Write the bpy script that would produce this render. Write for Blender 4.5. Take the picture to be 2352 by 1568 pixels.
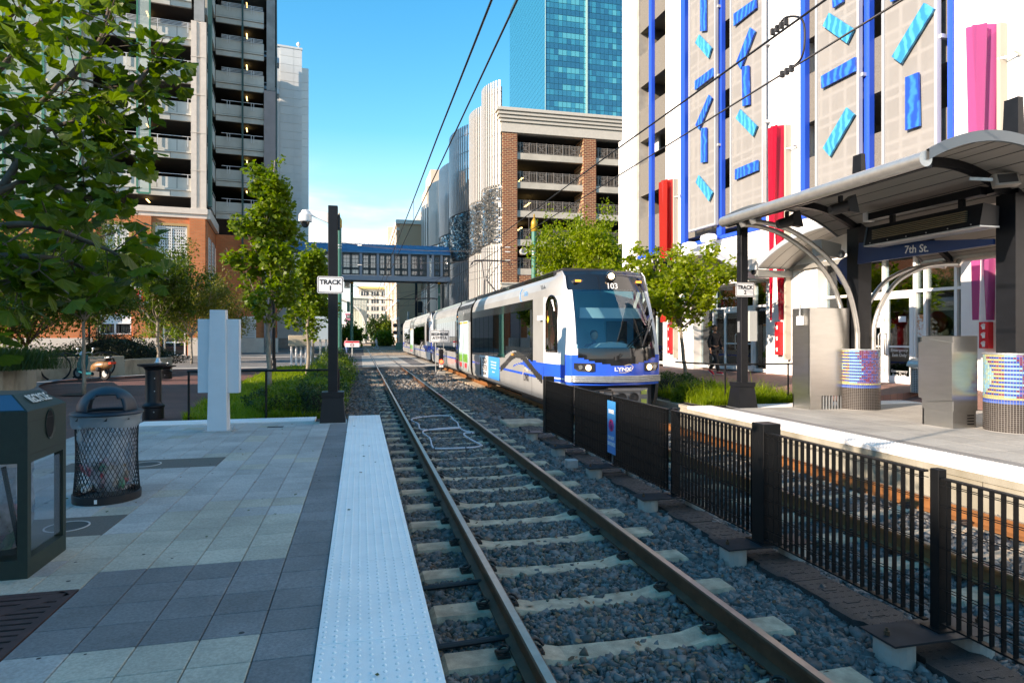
import bpy, bmesh, math, random
import numpy as np
from mathutils import Vector, Matrix, Euler
R = math.radians
random.seed(7)
rng = np.random.default_rng(7)
scene = bpy.context.scene
for o in list(bpy.data.objects): bpy.data.objects.remove(o)
COL = scene.collection

# ------------------------------------------------------------------ camera
# world: Y runs along the tracks (away), X across them, Z = 0 at the platform surface
FPX, CX, CY = 1458.5, 1176.0, 771.2          # focal length and horizon in a 2352 px wide measuring frame
TH = math.atan(608/2540); SN, CS = math.sin(TH), math.cos(TH)
EYE = 1.62
cam_d = bpy.data.cameras.new('camera'); cam = bpy.data.objects.new('camera', cam_d); COL.objects.link(cam)
cam.location = (0, 0, EYE); cam.rotation_euler = (R(90), 0, -TH)
cam_d.sensor_width = 36; cam_d.lens = 36*FPX/2352; cam_d.shift_y = -(784-CY)/2352
cam_d.clip_start = 0.05; cam_d.clip_end = 6000
scene.camera = cam
# ------------------------------------------------------------------ light
SUN_AZ, SUN_EL = 21.0, 22.0     # light travels towards +X turned 18 deg to +Y
world = bpy.data.worlds.new('World'); scene.world = world; world.use_nodes = True
wn, wl = world.node_tree.nodes, world.node_tree.links
for n in list(wn): wn.remove(n)
out = wn.new('ShaderNodeOutputWorld'); bg = wn.new('ShaderNodeBackground'); sky = wn.new('ShaderNodeTexSky')
sky.sky_type = 'NISHITA'; sky.sun_disc = False; sky.sun_elevation = R(SUN_EL)
sky.sun_rotation = R(270 - SUN_AZ); sky.altitude = 200; sky.air_density = 1.0; sky.dust_density = 0.1; sky.ozone_density = 2.4
hsv = wn.new('ShaderNodeHueSaturation'); hsv.inputs['Saturation'].default_value = 1.42; hsv.inputs['Hue'].default_value = 0.49; hsv.inputs['Value'].default_value = 0.88
wl.new(sky.outputs[0], hsv.inputs['Color'])
tcs = wn.new('ShaderNodeTexCoord'); sps = wn.new('ShaderNodeSeparateXYZ'); wl.new(tcs.outputs['Generated'], sps.inputs[0])
hz = wn.new('ShaderNodeMapRange'); hz.inputs['From Min'].default_value = 0.0; hz.inputs['From Max'].default_value = 0.30; hz.inputs['To Min'].default_value = 0.80; hz.inputs['To Max'].default_value = 0.0
wl.new(sps.outputs['Z'], hz.inputs['Value'])
hmx = wn.new('ShaderNodeMix'); hmx.data_type = 'RGBA'; hmx.inputs['B'].default_value = (1.5, 2.5, 3.6, 1)
wl.new(hz.outputs[0], hmx.inputs['Factor']); wl.new(hsv.outputs[0], hmx.inputs['A'])
# thin cloud bank low in the sky
tc = wn.new('ShaderNodeTexCoord'); mp = wn.new('ShaderNodeMapping'); mp.inputs['Scale'].default_value = (1.6, 1.6, 7)
nz = wn.new('ShaderNodeTexNoise'); nz.inputs['Scale'].default_value = 1.7; nz.inputs['Detail'].default_value = 7; nz.inputs['Roughness'].default_value = 0.52
wl.new(tc.outputs['Generated'], mp.inputs[0]); wl.new(mp.outputs[0], nz.inputs['Vector'])
sp = wn.new('ShaderNodeSeparateXYZ'); wl.new(tc.outputs['Generated'], sp.inputs[0])
band = wn.new('ShaderNodeMapRange'); band.interpolation_type = 'SMOOTHSTEP'
band.inputs['From Min'].default_value = 0.27; band.inputs['From Max'].default_value = 0.17
wl.new(sp.outputs['Z'], band.inputs['Value'])
cr = wn.new('ShaderNodeMapRange'); cr.interpolation_type = 'SMOOTHSTEP'
cr.inputs['From Min'].default_value = 0.34; cr.inputs['From Max'].default_value = 0.56
wl.new(nz.outputs['Fac'], cr.inputs['Value'])
mu = wn.new('ShaderNodeMath'); mu.operation = 'MULTIPLY'; wl.new(band.outputs[0], mu.inputs[0]); wl.new(cr.outputs[0], mu.inputs[1])
mu2 = wn.new('ShaderNodeMath'); mu2.operation = 'MULTIPLY'; mu2.inputs[1].default_value = 0.9; wl.new(mu.outputs[0], mu2.inputs[0])
mx = wn.new('ShaderNodeMix'); mx.data_type = 'RGBA'; mx.inputs['B'].default_value = (2.5, 2.9, 3.3, 1)
wl.new(mu2.outputs[0], mx.inputs['Factor']); wl.new(hmx.outputs['Result'], mx.inputs['A'])
wl.new(mx.outputs['Result'], bg.inputs['Color']); bg.inputs['Strength'].default_value = 0.15
wl.new(bg.outputs[0], out.inputs[0])
sd = bpy.data.lights.new('sun', 'SUN'); sun = bpy.data.objects.new('sun', sd); COL.objects.link(sun)
sd.energy = 2.9; sd.angle = R(0.53); sd.color = (1.0, 0.985, 0.96)
dv = Vector((math.cos(R(SUN_AZ))*math.cos(R(SUN_EL)), math.sin(R(SUN_AZ))*math.cos(R(SUN_EL)), -math.sin(R(SUN_EL))))
sun.rotation_euler = dv.to_track_quat('-Z', 'Y').to_euler(); sun.location = (-30, -10, 40)
scene.view_settings.view_transform = 'Standard'; scene.view_settings.look = 'None'
scene.view_settings.exposure = 1.68; scene.view_settings.gamma = 1.0
scene.view_settings.use_white_balance = True; scene.view_settings.white_balance_temperature = 8800; scene.view_settings.white_balance_tint = 20
scene.render.engine = 'CYCLES'

# ------------------------------------------------------------------ measuring helpers (pixel of the measuring frame -> point of the place)
def ray(x, y):
    r = (x-CX)/FPX; u = (CY-y)/FPX
    return (r*CS+SN, -r*SN+CS, u)
def onZ(x, y, z=0.0):
    d = ray(x, y); t = (z-EYE)/d[2]; return Vector((d[0]*t, d[1]*t, z))
def onX(x, y, X):
    d = ray(x, y); t = X/d[0]; return Vector((X, d[1]*t, EYE+d[2]*t))
def onY(x, y, Y):
    d = ray(x, y); t = Y/d[1]; return Vector((d[0]*t, Y, EYE+d[2]*t))
def dep(x, y, D):
    d = ray(x, y); return Vector((d[0]*D, d[1]*D, EYE+d[2]*D))
def onP(x, y, p, ang):
    """point on the vertical plane through p=(X,Y) running at ang degrees from +X: returns (distance along, height)"""
    d = ray(x, y); a = R(ang); n = (-math.sin(a), math.cos(a))
    t = (p[0]*n[0]+p[1]*n[1])/(d[0]*n[0]+d[1]*n[1])
    X, Y = d[0]*t-p[0], d[1]*t-p[1]
    return X*math.cos(a)+Y*math.sin(a), EYE+d[2]*t

# ------------------------------------------------------------------ building helpers
class MB:
    def __init__(s): s.v = []; s.f = []; s.m = []; s.cm = 0; s.M = None
    def _a(s, vs, fs):
        k = len(s.v)
        if s.M is not None: vs = [tuple(s.M @ Vector(p)) for p in vs]
        s.v += [tuple(p) for p in vs]; s.f += [tuple(i+k for i in f) for f in fs]; s.m += [s.cm]*len(fs)
        return s
    def mat(s, i): s.cm = i; return s
    def box(s, x0, y0, z0, x1, y1, z1):
        if x0 > x1: x0, x1 = x1, x0
        if y0 > y1: y0, y1 = y1, y0
        if z0 > z1: z0, z1 = z1, z0
        v = [(x0,y0,z0),(x1,y0,z0),(x1,y1,z0),(x0,y1,z0),(x0,y0,z1),(x1,y0,z1),(x1,y1,z1),(x0,y1,z1)]
        return s._a(v, [(0,3,2,1),(4,5,6,7),(0,1,5,4),(1,2,6,5),(2,3,7,6),(3,0,4,7)])
    def bbox(s, x0, y0, z0, x1, y1, z1, b):
        """box with chamfered edges on the vertical and top outline"""
        if x0 > x1: x0, x1 = x1, x0
        if y0 > y1: y0, y1 = y1, y0
        P = [(x0+b,y0),(x1-b,y0),(x1,y0+b),(x1,y1-b),(x1-b,y1),(x0+b,y1),(x0,y1-b),(x0,y0+b)]
        Q = [(x0+2*b,y0+b),(x1-2*b,y0+b),(x1-b,y0+2*b),(x1-b,y1-2*b),(x1-2*b,y1-b),(x0+2*b,y1-b),(x0+b,y1-2*b),(x0+b,y0+2*b)]
        v = [(p[0],p[1],z0) for p in P]+[(p[0],p[1],z1-b) for p in P]+[(p[0],p[1],z1) for p in Q]
        f = [tuple(range(7,-1,-1)), tuple(range(16,24))]
        for i in range(8):
            j = (i+1) % 8; f += [(i,j,8+j,8+i),(8+i,8+j,16+j,16+i)]
        return s._a(v, f)
    def quad(s, a, b, c, d): return s._a([a,b,c,d], [(0,1,2,3)])
    def poly(s, pts): return s._a(pts, [tuple(range(len(pts)))])
    def frustum(s, cx, cy, z0, z1, a0, b0, a1, b1, ox=0, oy=0):
        v = [(cx-a0,cy-b0,z0),(cx+a0,cy-b0,z0),(cx+a0,cy+b0,z0),(cx-a0,cy+b0,z0),
             (cx+ox-a1,cy+oy-b1,z1),(cx+ox+a1,cy+oy-b1,z1),(cx+ox+a1,cy+oy+b1,z1),(cx+ox-a1,cy+oy+b1,z1)]
        return s._a(v, [(0,3,2,1),(4,5,6,7),(0,1,5,4),(1,2,6,5),(2,3,7,6),(3,0,4,7)])
    def lathe(s, prof, c=(0,0,0), n=20, cap=True, a0=0, a1=None):
        full = a1 is None; a1 = 2*math.pi if full else a1
        m = n if full else n+1; v = []
        for (r, z) in prof:
            for i in range(m):
                a = a0+(a1-a0)*i/n; v.append((c[0]+r*math.cos(a), c[1]+r*math.sin(a), c[2]+z))
        f = []
        for k in range(len(prof)-1):
            for i in range(n):
                j = (i+1) % m if full else i+1
                f.append((k*m+i, k*m+j, (k+1)*m+j, (k+1)*m+i))
        if cap and full:
            f.append(tuple(range(m-1,-1,-1))); f.append(tuple((len(prof)-1)*m+i for i in range(m)))
        return s._a(v, f)
    def cyl(s, c, r, z0, z1, n=16): return s.lathe([(r,z0),(r,z1)], (c[0],c[1],0), n)
    def tube(s, pts, r, n=8, cap=True):
        pts = [Vector(p) for p in pts]; rs = r if isinstance(r, (list,tuple)) else [r]*len(pts)
        v = []; up = None
        for i, p in enumerate(pts):
            t = (pts[min(i+1,len(pts)-1)]-pts[max(i-1,0)])
            if t.length < 1e-9: t = Vector((0,0,1))
            t.normalize()
            if up is None: up = t.orthogonal().normalized()
            up = (up - t*up.dot(t))
            if up.length < 1e-6: up = t.orthogonal()
            up.normalize(); w = t.cross(up)
            for k in range(n):
                a = 2*math.pi*k/n; q = p+(up*math.cos(a)+w*math.sin(a))*rs[i]; v.append(tuple(q))
        f = []
        for i in range(len(pts)-1):
            for k in range(n):
                l = (k+1) % n; f.append((i*n+k, i*n+l, (i+1)*n+l, (i+1)*n+k))
        if cap: f.append(tuple(range(n-1,-1,-1))); f.append(tuple((len(pts)-1)*n+k for k in range(n)))
        return s._a(v, f)
    def bar(s, a, b, w, h):
        """rectangular bar from a to b; w across, h vertical-ish"""
        a, b = Vector(a), Vector(b); t = (b-a).normalized()
        side = t.cross(Vector((0,0,1)))
        if side.length < 1e-4: side = Vector((1,0,0))
        side.normalize(); u = side.cross(t).normalized(); v = []
        for p in (a, b):
            for sx, sz in ((-1,-1),(1,-1),(1,1),(-1,1)): v.append(tuple(p+side*(sx*w/2)+u*(sz*h/2)))
        return s._a(v, [(0,1,2,3),(7,6,5,4),(0,4,5,1),(1,5,6,2),(2,6,7,3),(3,7,4,0)])
    def prism(s, pts, axis, a, b):
        """closed 2D outline pts extruded along axis ('x','y','z') from a to b"""
        def P(p, t): return {'x':(t,p[0],p[1]),'y':(p[0],t,p[1]),'z':(p[0],p[1],t)}[axis]
        n = len(pts); v = [P(p,a) for p in pts]+[P(p,b) for p in pts]
        f = [tuple(range(n-1,-1,-1)), tuple(range(n,2*n))]+[(i,(i+1)%n,n+(i+1)%n,n+i) for i in range(n)]
        return s._a(v, f)
    def sweep(s, prof, path_y, X, axis='y'):
        return s
    def sphere(s, c, r, nu=12, nv=8, sz=1.0):
        v = []; f = []
        for i in range(nv+1):
            p = math.pi*i/nv
            for k in range(nu):
                a = 2*math.pi*k/nu; v.append((c[0]+r*math.sin(p)*math.cos(a), c[1]+r*math.sin(p)*math.sin(a), c[2]+r*sz*math.cos(p)))
        for i in range(nv):
            for k in range(nu):
                l = (k+1) % nu; f.append((i*nu+k,(i+1)*nu+k,(i+1)*nu+l,i*nu+l))
        return s._a(v, f)
    def mesh(s, name, mats, smooth=False):
        me = bpy.data.meshes.new(name); me.from_pydata(s.v, [], s.f)
        for m in (mats if isinstance(mats, (list,tuple)) else [mats]): me.materials.append(m)
        if any(s.m): me.polygons.foreach_set('material_index', s.m)
        if smooth is True: me.polygons.foreach_set('use_smooth', [True]*len(s.f))
        me.update()
        if smooth == 'auto':
            me.polygons.foreach_set('use_smooth', [True]*len(s.f)); me.set_sharp_from_angle(angle=R(35))
        return me

def tag(o, label=None, cat=None, group=None, kind=None):
    if label: o['label'] = label
    if cat: o['category'] = cat
    if group: o['group'] = group
    if kind: o['kind'] = kind
    return o
def obj(name, mb, mats, parent=None, loc=(0,0,0), rot=(0,0,0), smooth=False, kind=None, label=None):
    me = mb if isinstance(mb, bpy.types.Mesh) else mb.mesh(name, mats, smooth)
    if isinstance(mb, bpy.types.Mesh) and mats is not None and not me.materials:
        for m in (mats if isinstance(mats,(list,tuple)) else [mats]): me.materials.append(m)
    o = bpy.data.objects.new(name, me); COL.objects.link(o)
    o.location = loc; o.rotation_euler = rot
    if parent: o.parent = parent
    if kind: o['kind'] = kind
    if label: o['label'] = label
    return o
def thing(name, label, cat, loc=(0,0,0), rz=0, group=None, kind=None):
    o = bpy.data.objects.new(name, None); COL.objects.link(o); o.location = loc; o.rotation_euler = (0,0,rz)
    o.empty_display_size = 0.2
    return tag(o, label, cat, group, kind)
def kids(o): return [c for c in list(bpy.data.objects) if c.parent == o]
def copy_tree(o, loc=None, rz=None, label=None, parent=None):
    c = o.copy(); COL.objects.link(c)
    if parent is not None: c.parent = parent
    if loc is not None: c.location = loc
    if rz is not None: c.rotation_euler = (0,0,rz)
    if label: c['label'] = label
    for ch in kids(o): copy_tree(ch, parent=c)
    return c
def arr_mesh(name, verts, faces, mats, midx=None, smooth=False):
    """fast mesh from numpy arrays: verts (n,3), faces (m,k) all with k corners"""
    me = bpy.data.meshes.new(name); n = len(verts); m, k = faces.shape
    me.vertices.add(n); me.vertices.foreach_set('co', np.asarray(verts, dtype=np.float32).ravel())
    me.loops.add(m*k); me.loops.foreach_set('vertex_index', np.asarray(faces, dtype=np.int32).ravel())
    me.polygons.add(m); me.polygons.foreach_set('loop_start', np.arange(0, m*k, k, dtype=np.int32))
    for mt in (mats if isinstance(mats,(list,tuple)) else [mats]): me.materials.append(mt)
    if midx is not None: me.polygons.foreach_set('material_index', np.asarray(midx, dtype=np.int32))
    if smooth: me.polygons.foreach_set('use_smooth', np.ones(m, dtype=bool))
    me.update(calc_edges=True); me.validate(); return me
def text_mesh(txt, size, mat, depth=0.002, bold=0.0, align='CENTER', sx=1.0, spacing=1.0):
    c = bpy.data.curves.new('lettering', 'FONT'); c.body = txt; c.size = size; c.extrude = depth; c.offset = bold
    c.align_x = align; c.align_y = 'CENTER'; c.space_character = spacing; c.resolution_u = 3
    t = bpy.data.objects.new('lettering', c); COL.objects.link(t)
    dg = bpy.context.evaluated_depsgraph_get(); dg.update()
    me = bpy.data.meshes.new_from_object(t.evaluated_get(dg)); me.name = 'lettering'
    bpy.data.objects.remove(t); bpy.data.curves.remove(c)
    me.materials.clear(); me.materials.append(mat)
    if sx != 1.0:
        for v in me.vertices: v.co.x *= sx
    return me
def text_on(txt, size, mat, parent, loc, right, up, bold=0.0, sx=1.0, name='lettering', align='CENTER', spacing=1.0):
    """lettering standing on a surface: right and up are the surface's directions in the parent's space"""
    right, up = Vector(right).normalized(), Vector(up).normalized(); n = right.cross(up).normalized(); up = n.cross(right)
    o = obj(name, text_mesh(txt, size, mat, 0.0015, bold, align, sx, spacing), None, parent)
    m = Matrix((right, up, n)).transposed().to_4x4(); m.translation = Vector(loc); o.matrix_local = m
    return o

# ------------------------------------------------------------------ materials
MATS = {}
def mat(name, col, rough=0.6, metal=0.0, spec=0.5, noise=0.0, nscale=4.0, bump=0.0, bscale=40.0, col2=None, rnd=0.0, island=0.0,
        emit=None, estr=0.0, trans=0.0, alpha=1.0, coat=0.0, coords='Object', stretch=(1,1,1), sub=0.0, detail=5.0, blend=(0.35,0.65), wn=0.0, ws=1.1):
    if name in MATS: return MATS[name]
    m = bpy.data.materials.new(name); m.use_nodes = True; MATS[name] = m
    n, l = m.node_tree.nodes, m.node_tree.links; b = n['Principled BSDF']
    def S(k, v):
        if k in b.inputs: b.inputs[k].default_value = v
    S('Roughness', rough); S('Metallic', metal); S('Specular IOR Level', spec); S('Alpha', alpha); S('Coat Weight', coat)
    S('Transmission Weight', trans); S('Subsurface Weight', sub)
    c = tuple(col)+(1,) if len(col) == 3 else col
    cur = None
    rgb = n.new('ShaderNodeRGB'); rgb.outputs[0].default_value = c; cur = rgb.outputs[0]
    if noise or col2 or bump:
        t = n.new('ShaderNodeTexCoord'); mp = n.new('ShaderNodeMapping'); mp.inputs['Scale'].default_value = stretch
        l.new(t.outputs[coords], mp.inputs[0])
        if rnd:
            oi = n.new('ShaderNodeObjectInfo'); vm = n.new('ShaderNodeVectorMath'); vm.operation = 'SCALE'
            cb = n.new('ShaderNodeCombineXYZ'); 
            for i in range(3): l.new(oi.outputs['Random'], cb.inputs[i])
            l.new(cb.outputs[0], vm.inputs[0]); vm.inputs['Scale'].default_value = 37.0; l.new(vm.outputs[0], mp.inputs['Location'])
    if noise or col2:
        nt = n.new('ShaderNodeTexNoise'); nt.inputs['Scale'].default_value = nscale; nt.inputs['Detail'].default_value = detail
        nt.inputs['Roughness'].default_value = 0.62
        l.new(mp.outputs[0], nt.inputs['Vector'])
        mr = n.new('ShaderNodeMapRange'); mr.inputs['From Min'].default_value = blend[0]; mr.inputs['From Max'].default_value = blend[1]
        l.new(nt.outputs['Fac'], mr.inputs['Value'])
        mx = n.new('ShaderNodeMix'); mx.data_type = 'RGBA'
        c2 = tuple(col2)+(1,) if col2 else tuple(min(1,x*(1-noise)) for x in c[:3])+(1,)
        ca = c if col2 else tuple(min(1,x*(1+noise)) for x in c[:3])+(1,)
        mx.inputs['A'].default_value = ca; mx.inputs['B'].default_value = c2
        l.new(mr.outputs[0], mx.inputs['Factor']); cur = mx.outputs['Result']
    for amt, src in ((rnd, 'obj'), (island, 'isl')):
        if amt:
            if src == 'obj': q = n.new('ShaderNodeObjectInfo').outputs['Random']
            else: q = n.new('ShaderNodeNewGeometry').outputs['Random Per Island']
            mr = n.new('ShaderNodeMapRange'); mr.inputs['To Min'].default_value = 1-amt; mr.inputs['To Max'].default_value = 1+amt
            l.new(q, mr.inputs['Value'])
            mm = n.new('ShaderNodeVectorMath'); mm.operation = 'SCALE'; l.new(cur, mm.inputs[0]); l.new(mr.outputs[0], mm.inputs['Scale']); cur = mm.outputs[0]
    if wn:      # broad uneven dirt laid over the whole place
        gq = n.new('ShaderNodeNewGeometry'); wt = n.new('ShaderNodeTexNoise'); wt.inputs['Scale'].default_value = ws; wt.inputs['Detail'].default_value = 8; wt.inputs['Roughness'].default_value = .65
        l.new(gq.outputs['Position'], wt.inputs['Vector']); mr = n.new('ShaderNodeMapRange'); mr.inputs['From Min'].default_value = .38; mr.inputs['From Max'].default_value = .60
        mr.inputs['To Min'].default_value = 1-wn; mr.inputs['To Max'].default_value = 1.0; l.new(wt.outputs['Fac'], mr.inputs['Value'])
        mm = n.new('ShaderNodeVectorMath'); mm.operation = 'SCALE'; l.new(cur, mm.inputs[0]); l.new(mr.outputs[0], mm.inputs['Scale']); cur = mm.outputs[0]
    l.new(cur, b.inputs['Base Color'])
    if bump:
        bt = n.new('ShaderNodeTexNoise'); bt.inputs['Scale'].default_value = bscale; bt.inputs['Detail'].default_value = 4
        l.new(mp.outputs[0], bt.inputs['Vector'])
        bn = n.new('ShaderNodeBump'); bn.inputs['Strength'].default_value = min(1,bump); bn.inputs['Distance'].default_value = 0.01
        l.new(bt.outputs['Fac'], bn.inputs['Height']); l.new(bn.outputs[0], b.inputs['Normal'])
    if emit:
        b.inputs['Emission Color'].default_value = tuple(emit)+(1,); b.inputs['Emission Strength'].default_value = estr
    return m
def leaf_mat(name, c1, c2, tr=0.35, rough=0.45):
    m = bpy.data.materials.new(name); m.use_nodes = True; n, l = m.node_tree.nodes, m.node_tree.links; b = n['Principled BSDF']
    g = n.new('ShaderNodeNewGeometry'); oi = n.new('ShaderNodeObjectInfo'); ad = n.new('ShaderNodeMath'); ad.operation = 'ADD'
    l.new(g.outputs['Random Per Island'], ad.inputs[0]); l.new(oi.outputs['Random'], ad.inputs[1])
    fr = n.new('ShaderNodeMath'); fr.operation = 'FRACT'; l.new(ad.outputs[0], fr.inputs[0])
    mx = n.new('ShaderNodeMix'); mx.data_type = 'RGBA'; mx.inputs['A'].default_value = c1+(1,); mx.inputs['B'].default_value = c2+(1,)
    l.new(fr.outputs[0], mx.inputs['Factor']); l.new(mx.outputs['Result'], b.inputs['Base Color'])
    b.inputs['Roughness'].default_value = rough; b.inputs['Specular IOR Level'].default_value = 0.35
    t = n.new('ShaderNodeBsdfTranslucent'); vm = n.new('ShaderNodeVectorMath'); vm.operation = 'MULTIPLY'; vm.inputs[1].default_value = (1.5, 1.7, 0.5)
    l.new(mx.outputs['Result'], vm.inputs[0]); l.new(vm.outputs[0], t.inputs['Color'])
    ms = n.new('ShaderNodeMixShader'); ms.inputs[0].default_value = tr
    l.new(b.outputs[0], ms.inputs[1]); l.new(t.outputs[0], ms.inputs[2]); l.new(ms.outputs[0], n['Material Output'].inputs[0])
    return m
def brick_mat(name, ax, c1, c2, mortar, bw=0.2, bh=0.067, ms=0.01, bump=0.5, scale=1.0, tint=0.25):
    """brick courses laid on the wall's own plane: ax gives the horizontal and vertical axes"""
    m = bpy.data.materials.new(name); m.use_nodes = True; n, l = m.node_tree.nodes, m.node_tree.links; b = n['Principled BSDF']
    t = n.new('ShaderNodeTexCoord'); s = n.new('ShaderNodeSeparateXYZ'); c = n.new('ShaderNodeCombineXYZ'); l.new(t.outputs['Object'], s.inputs[0])
    l.new(s.outputs[ax[0]], c.inputs[0]); l.new(s.outputs[ax[1]], c.inputs[1])
    k = n.new('ShaderNodeTexBrick'); l.new(c.outputs[0], k.inputs['Vector'])
    k.inputs['Color1'].default_value = tuple(c1)+(1,); k.inputs['Color2'].default_value = tuple(c2)+(1,); k.inputs['Mortar'].default_value = tuple(mortar)+(1,)
    k.inputs['Scale'].default_value = scale; k.inputs['Mortar Size'].default_value = ms; k.inputs['Brick Width'].default_value = bw; k.inputs['Row Height'].default_value = bh
    k.inputs['Mortar Smooth'].default_value = 0.2
    nt = n.new('ShaderNodeTexNoise'); nt.inputs['Scale'].default_value = 0.9; nt.inputs['Detail'].default_value = 6; l.new(t.outputs['Object'], nt.inputs['Vector'])
    mr = n.new('ShaderNodeMapRange'); mr.inputs['From Min'].default_value = .3; mr.inputs['From Max'].default_value = .7; mr.inputs['To Min'].default_value = 1-tint; mr.inputs['To Max'].default_value = 1+tint
    l.new(nt.outputs['Fac'], mr.inputs['Value'])
    vm = n.new('ShaderNodeVectorMath'); vm.operation = 'SCALE'; l.new(k.outputs['Color'], vm.inputs[0]); l.new(mr.outputs[0], vm.inputs['Scale']); l.new(vm.outputs[0], b.inputs['Base Color'])
    b.inputs['Roughness'].default_value = 0.85
    bn = n.new('ShaderNodeBump'); bn.invert = True; bn.inputs['Strength'].default_value = bump; bn.inputs['Distance'].default_value = 0.01
    l.new(k.outputs['Fac'], bn.inputs['Height']); l.new(bn.outputs[0], b.inputs['Normal'])
    return m
def glass_mat(name, tint, refl=0.25, through=0.6, rough=0.02):
    """window pane: mirror-like coat over a tinted see-through sheet"""
    m = bpy.data.materials.new(name); m.use_nodes = True; n, l = m.node_tree.nodes, m.node_tree.links
    n.remove(n['Principled BSDF'])
    tr = n.new('ShaderNodeBsdfTransparent'); tr.inputs[0].default_value = tuple(tint)+(1,)
    gl = n.new('ShaderNodeBsdfGlossy'); gl.inputs['Roughness'].default_value = rough; gl.inputs['Color'].default_value = (0.9,0.95,1,1)
    lw = n.new('ShaderNodeFresnel'); lw.inputs['IOR'].default_value = 1.5
    ad = n.new('ShaderNodeMath'); ad.operation = 'ADD'; ad.use_clamp = True; ad.inputs[1].default_value = refl; l.new(lw.outputs[0], ad.inputs[0])
    ms = n.new('ShaderNodeMixShader'); l.new(ad.outputs[0], ms.inputs[0]); l.new(tr.outputs[0], ms.inputs[1]); l.new(gl.outputs[0], ms.inputs[2])
    l.new(ms.outputs[0], n['Material Output'].inputs[0]); return m

M_concrete = mat('concrete', (0.36,0.34,0.30), 0.85, noise=0.18, nscale=1.5, bump=0.3, bscale=60)
M_concrete_old = mat('stained_concrete', (0.34,0.32,0.26), 0.9, col2=(0.20,0.18,0.13), nscale=1.2, bump=0.3, bscale=50, stretch=(1,1,0.35))
M_tie = mat('tie_concrete', (0.50,0.385,0.27), 0.9, wn=.35, ws=6, noise=0.2, nscale=5, bump=0.35, bscale=90, rnd=0.10)
M_black = mat('black_paint', (0.005,0.0055,0.006), 0.45, spec=.3, noise=0.2, nscale=3)
M_blackp = mat('black_plastic', (0.012,0.012,0.013), 0.5)
M_dkgreen = mat('dark_green_paint', (0.012,0.030,0.026), 0.45, noise=0.15, nscale=5)
M_white = mat('white_paint', (0.78,0.78,0.76), 0.5, noise=0.03)
M_steel = mat('brushed_steel', (0.48,0.47,0.44), 0.30, metal=0.95, noise=0.05, nscale=2, stretch=(1,1,5))
M_galv = mat('galvanised_steel', (0.50,0.52,0.52), 0.42, metal=0.75, noise=0.12, nscale=9)
M_galv_tube = mat('brushed_tube', (0.58,0.56,0.52), 0.38, metal=0.8, noise=0.08, nscale=6)
M_rubber = mat('rubber', (0.012,0.012,0.013), 0.75, noise=0.3, nscale=8)
# ================================================================== GROUND, PLATFORMS, TRACKS
M_dirt = mat('dirt', (0.10,0.085,0.07), 0.95, noise=0.25, nscale=2, bump=0.4)
M_asph = mat('asphalt', (0.13,0.125,0.12), 0.9, noise=0.2, nscale=0.6, bump=0.3, bscale=80)
M_cross = mat('crossing_concrete', (0.40,0.37,0.32), 0.85, noise=0.12, nscale=0.8, bump=0.2, bscale=50)
obj('ground', MB().quad((-1500,-400,-0.66),(1500,-400,-0.66),(1500,3000,-0.66),(-1500,3000,-0.66)), mat('far_ground', (0.13,0.12,0.10), 0.95, noise=0.2, nscale=0.05), kind='structure')
def sheet(name, pts, m, kind='structure'):
    return obj(name, MB().poly(pts), m, kind=kind)
# street that crosses the tracks, set as a slab with kerb faces
st = MB(); st.box(-140,40.4,-0.6,140,63.8,-0.312); street = obj('street', st, M_asph, kind='structure')
far = MB(); far.box(-200,63.8,-0.6,200,400,-0.33); obj('city_ground', far, mat('paved_ground', (0.20,0.19,0.17), 0.9, noise=0.25, nscale=0.2), kind='structure')
# crossing panels beside the rails
cp = MB()
for x0, x1 in ((-2.0,-0.9),(0.15,0.95),(1.12,2.46),(2.63,3.3),(4.3,5.05),(5.22,6.56),(6.73,7.6)):
    for k in range(8):
        cp.box(x0, 40.42+k*2.9, -0.5, x1, 40.40+(k+1)*2.9-0.03, -0.303)
cp.box(-14,40.42,-0.5,-2.03,42.0,-0.304); cp.box(-14,60.8,-0.5,-0.93,62.9,-0.304); cp.box(3.33,40.42,-0.5,4.27,41.9,-0.304); cp.box(3.33,58.8,-0.5,4.27,62.9,-0.304)
obj('crossing_panel', cp, M_cross, street)
mk = MB()
for k in range(5): mk.quad((-13+k*0,44.0+k*3.2,-0.304),(-3.4,44.0+k*3.2,-0.304),(-3.4,44.25+k*3.2,-0.304),(-13,44.25+k*3.2,-0.304))
obj('road_marking', mk, mat('road_paint', (0.62,0.6,0.56), 0.8, noise=0.15, nscale=3), street)
# trackbed
M_ballast_bed = mat('ballast_bed', (0.055,0.058,0.06), 0.95, col2=(0.11,0.10,0.09), nscale=38, bump=1.0, bscale=30, detail=6)
tb = MB(); tb.quad((-0.5,-3,-0.60),(7.34,-3,-0.60),(7.34,40.4,-0.60),(-0.5,40.4,-0.60)); tb.quad((-6,63.8,-0.322),(12,63.8,-0.322),(12,230,-0.322),(-6,230,-0.322))
trackbed = obj('trackbed', tb, M_ballast_bed, kind='structure')

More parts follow.
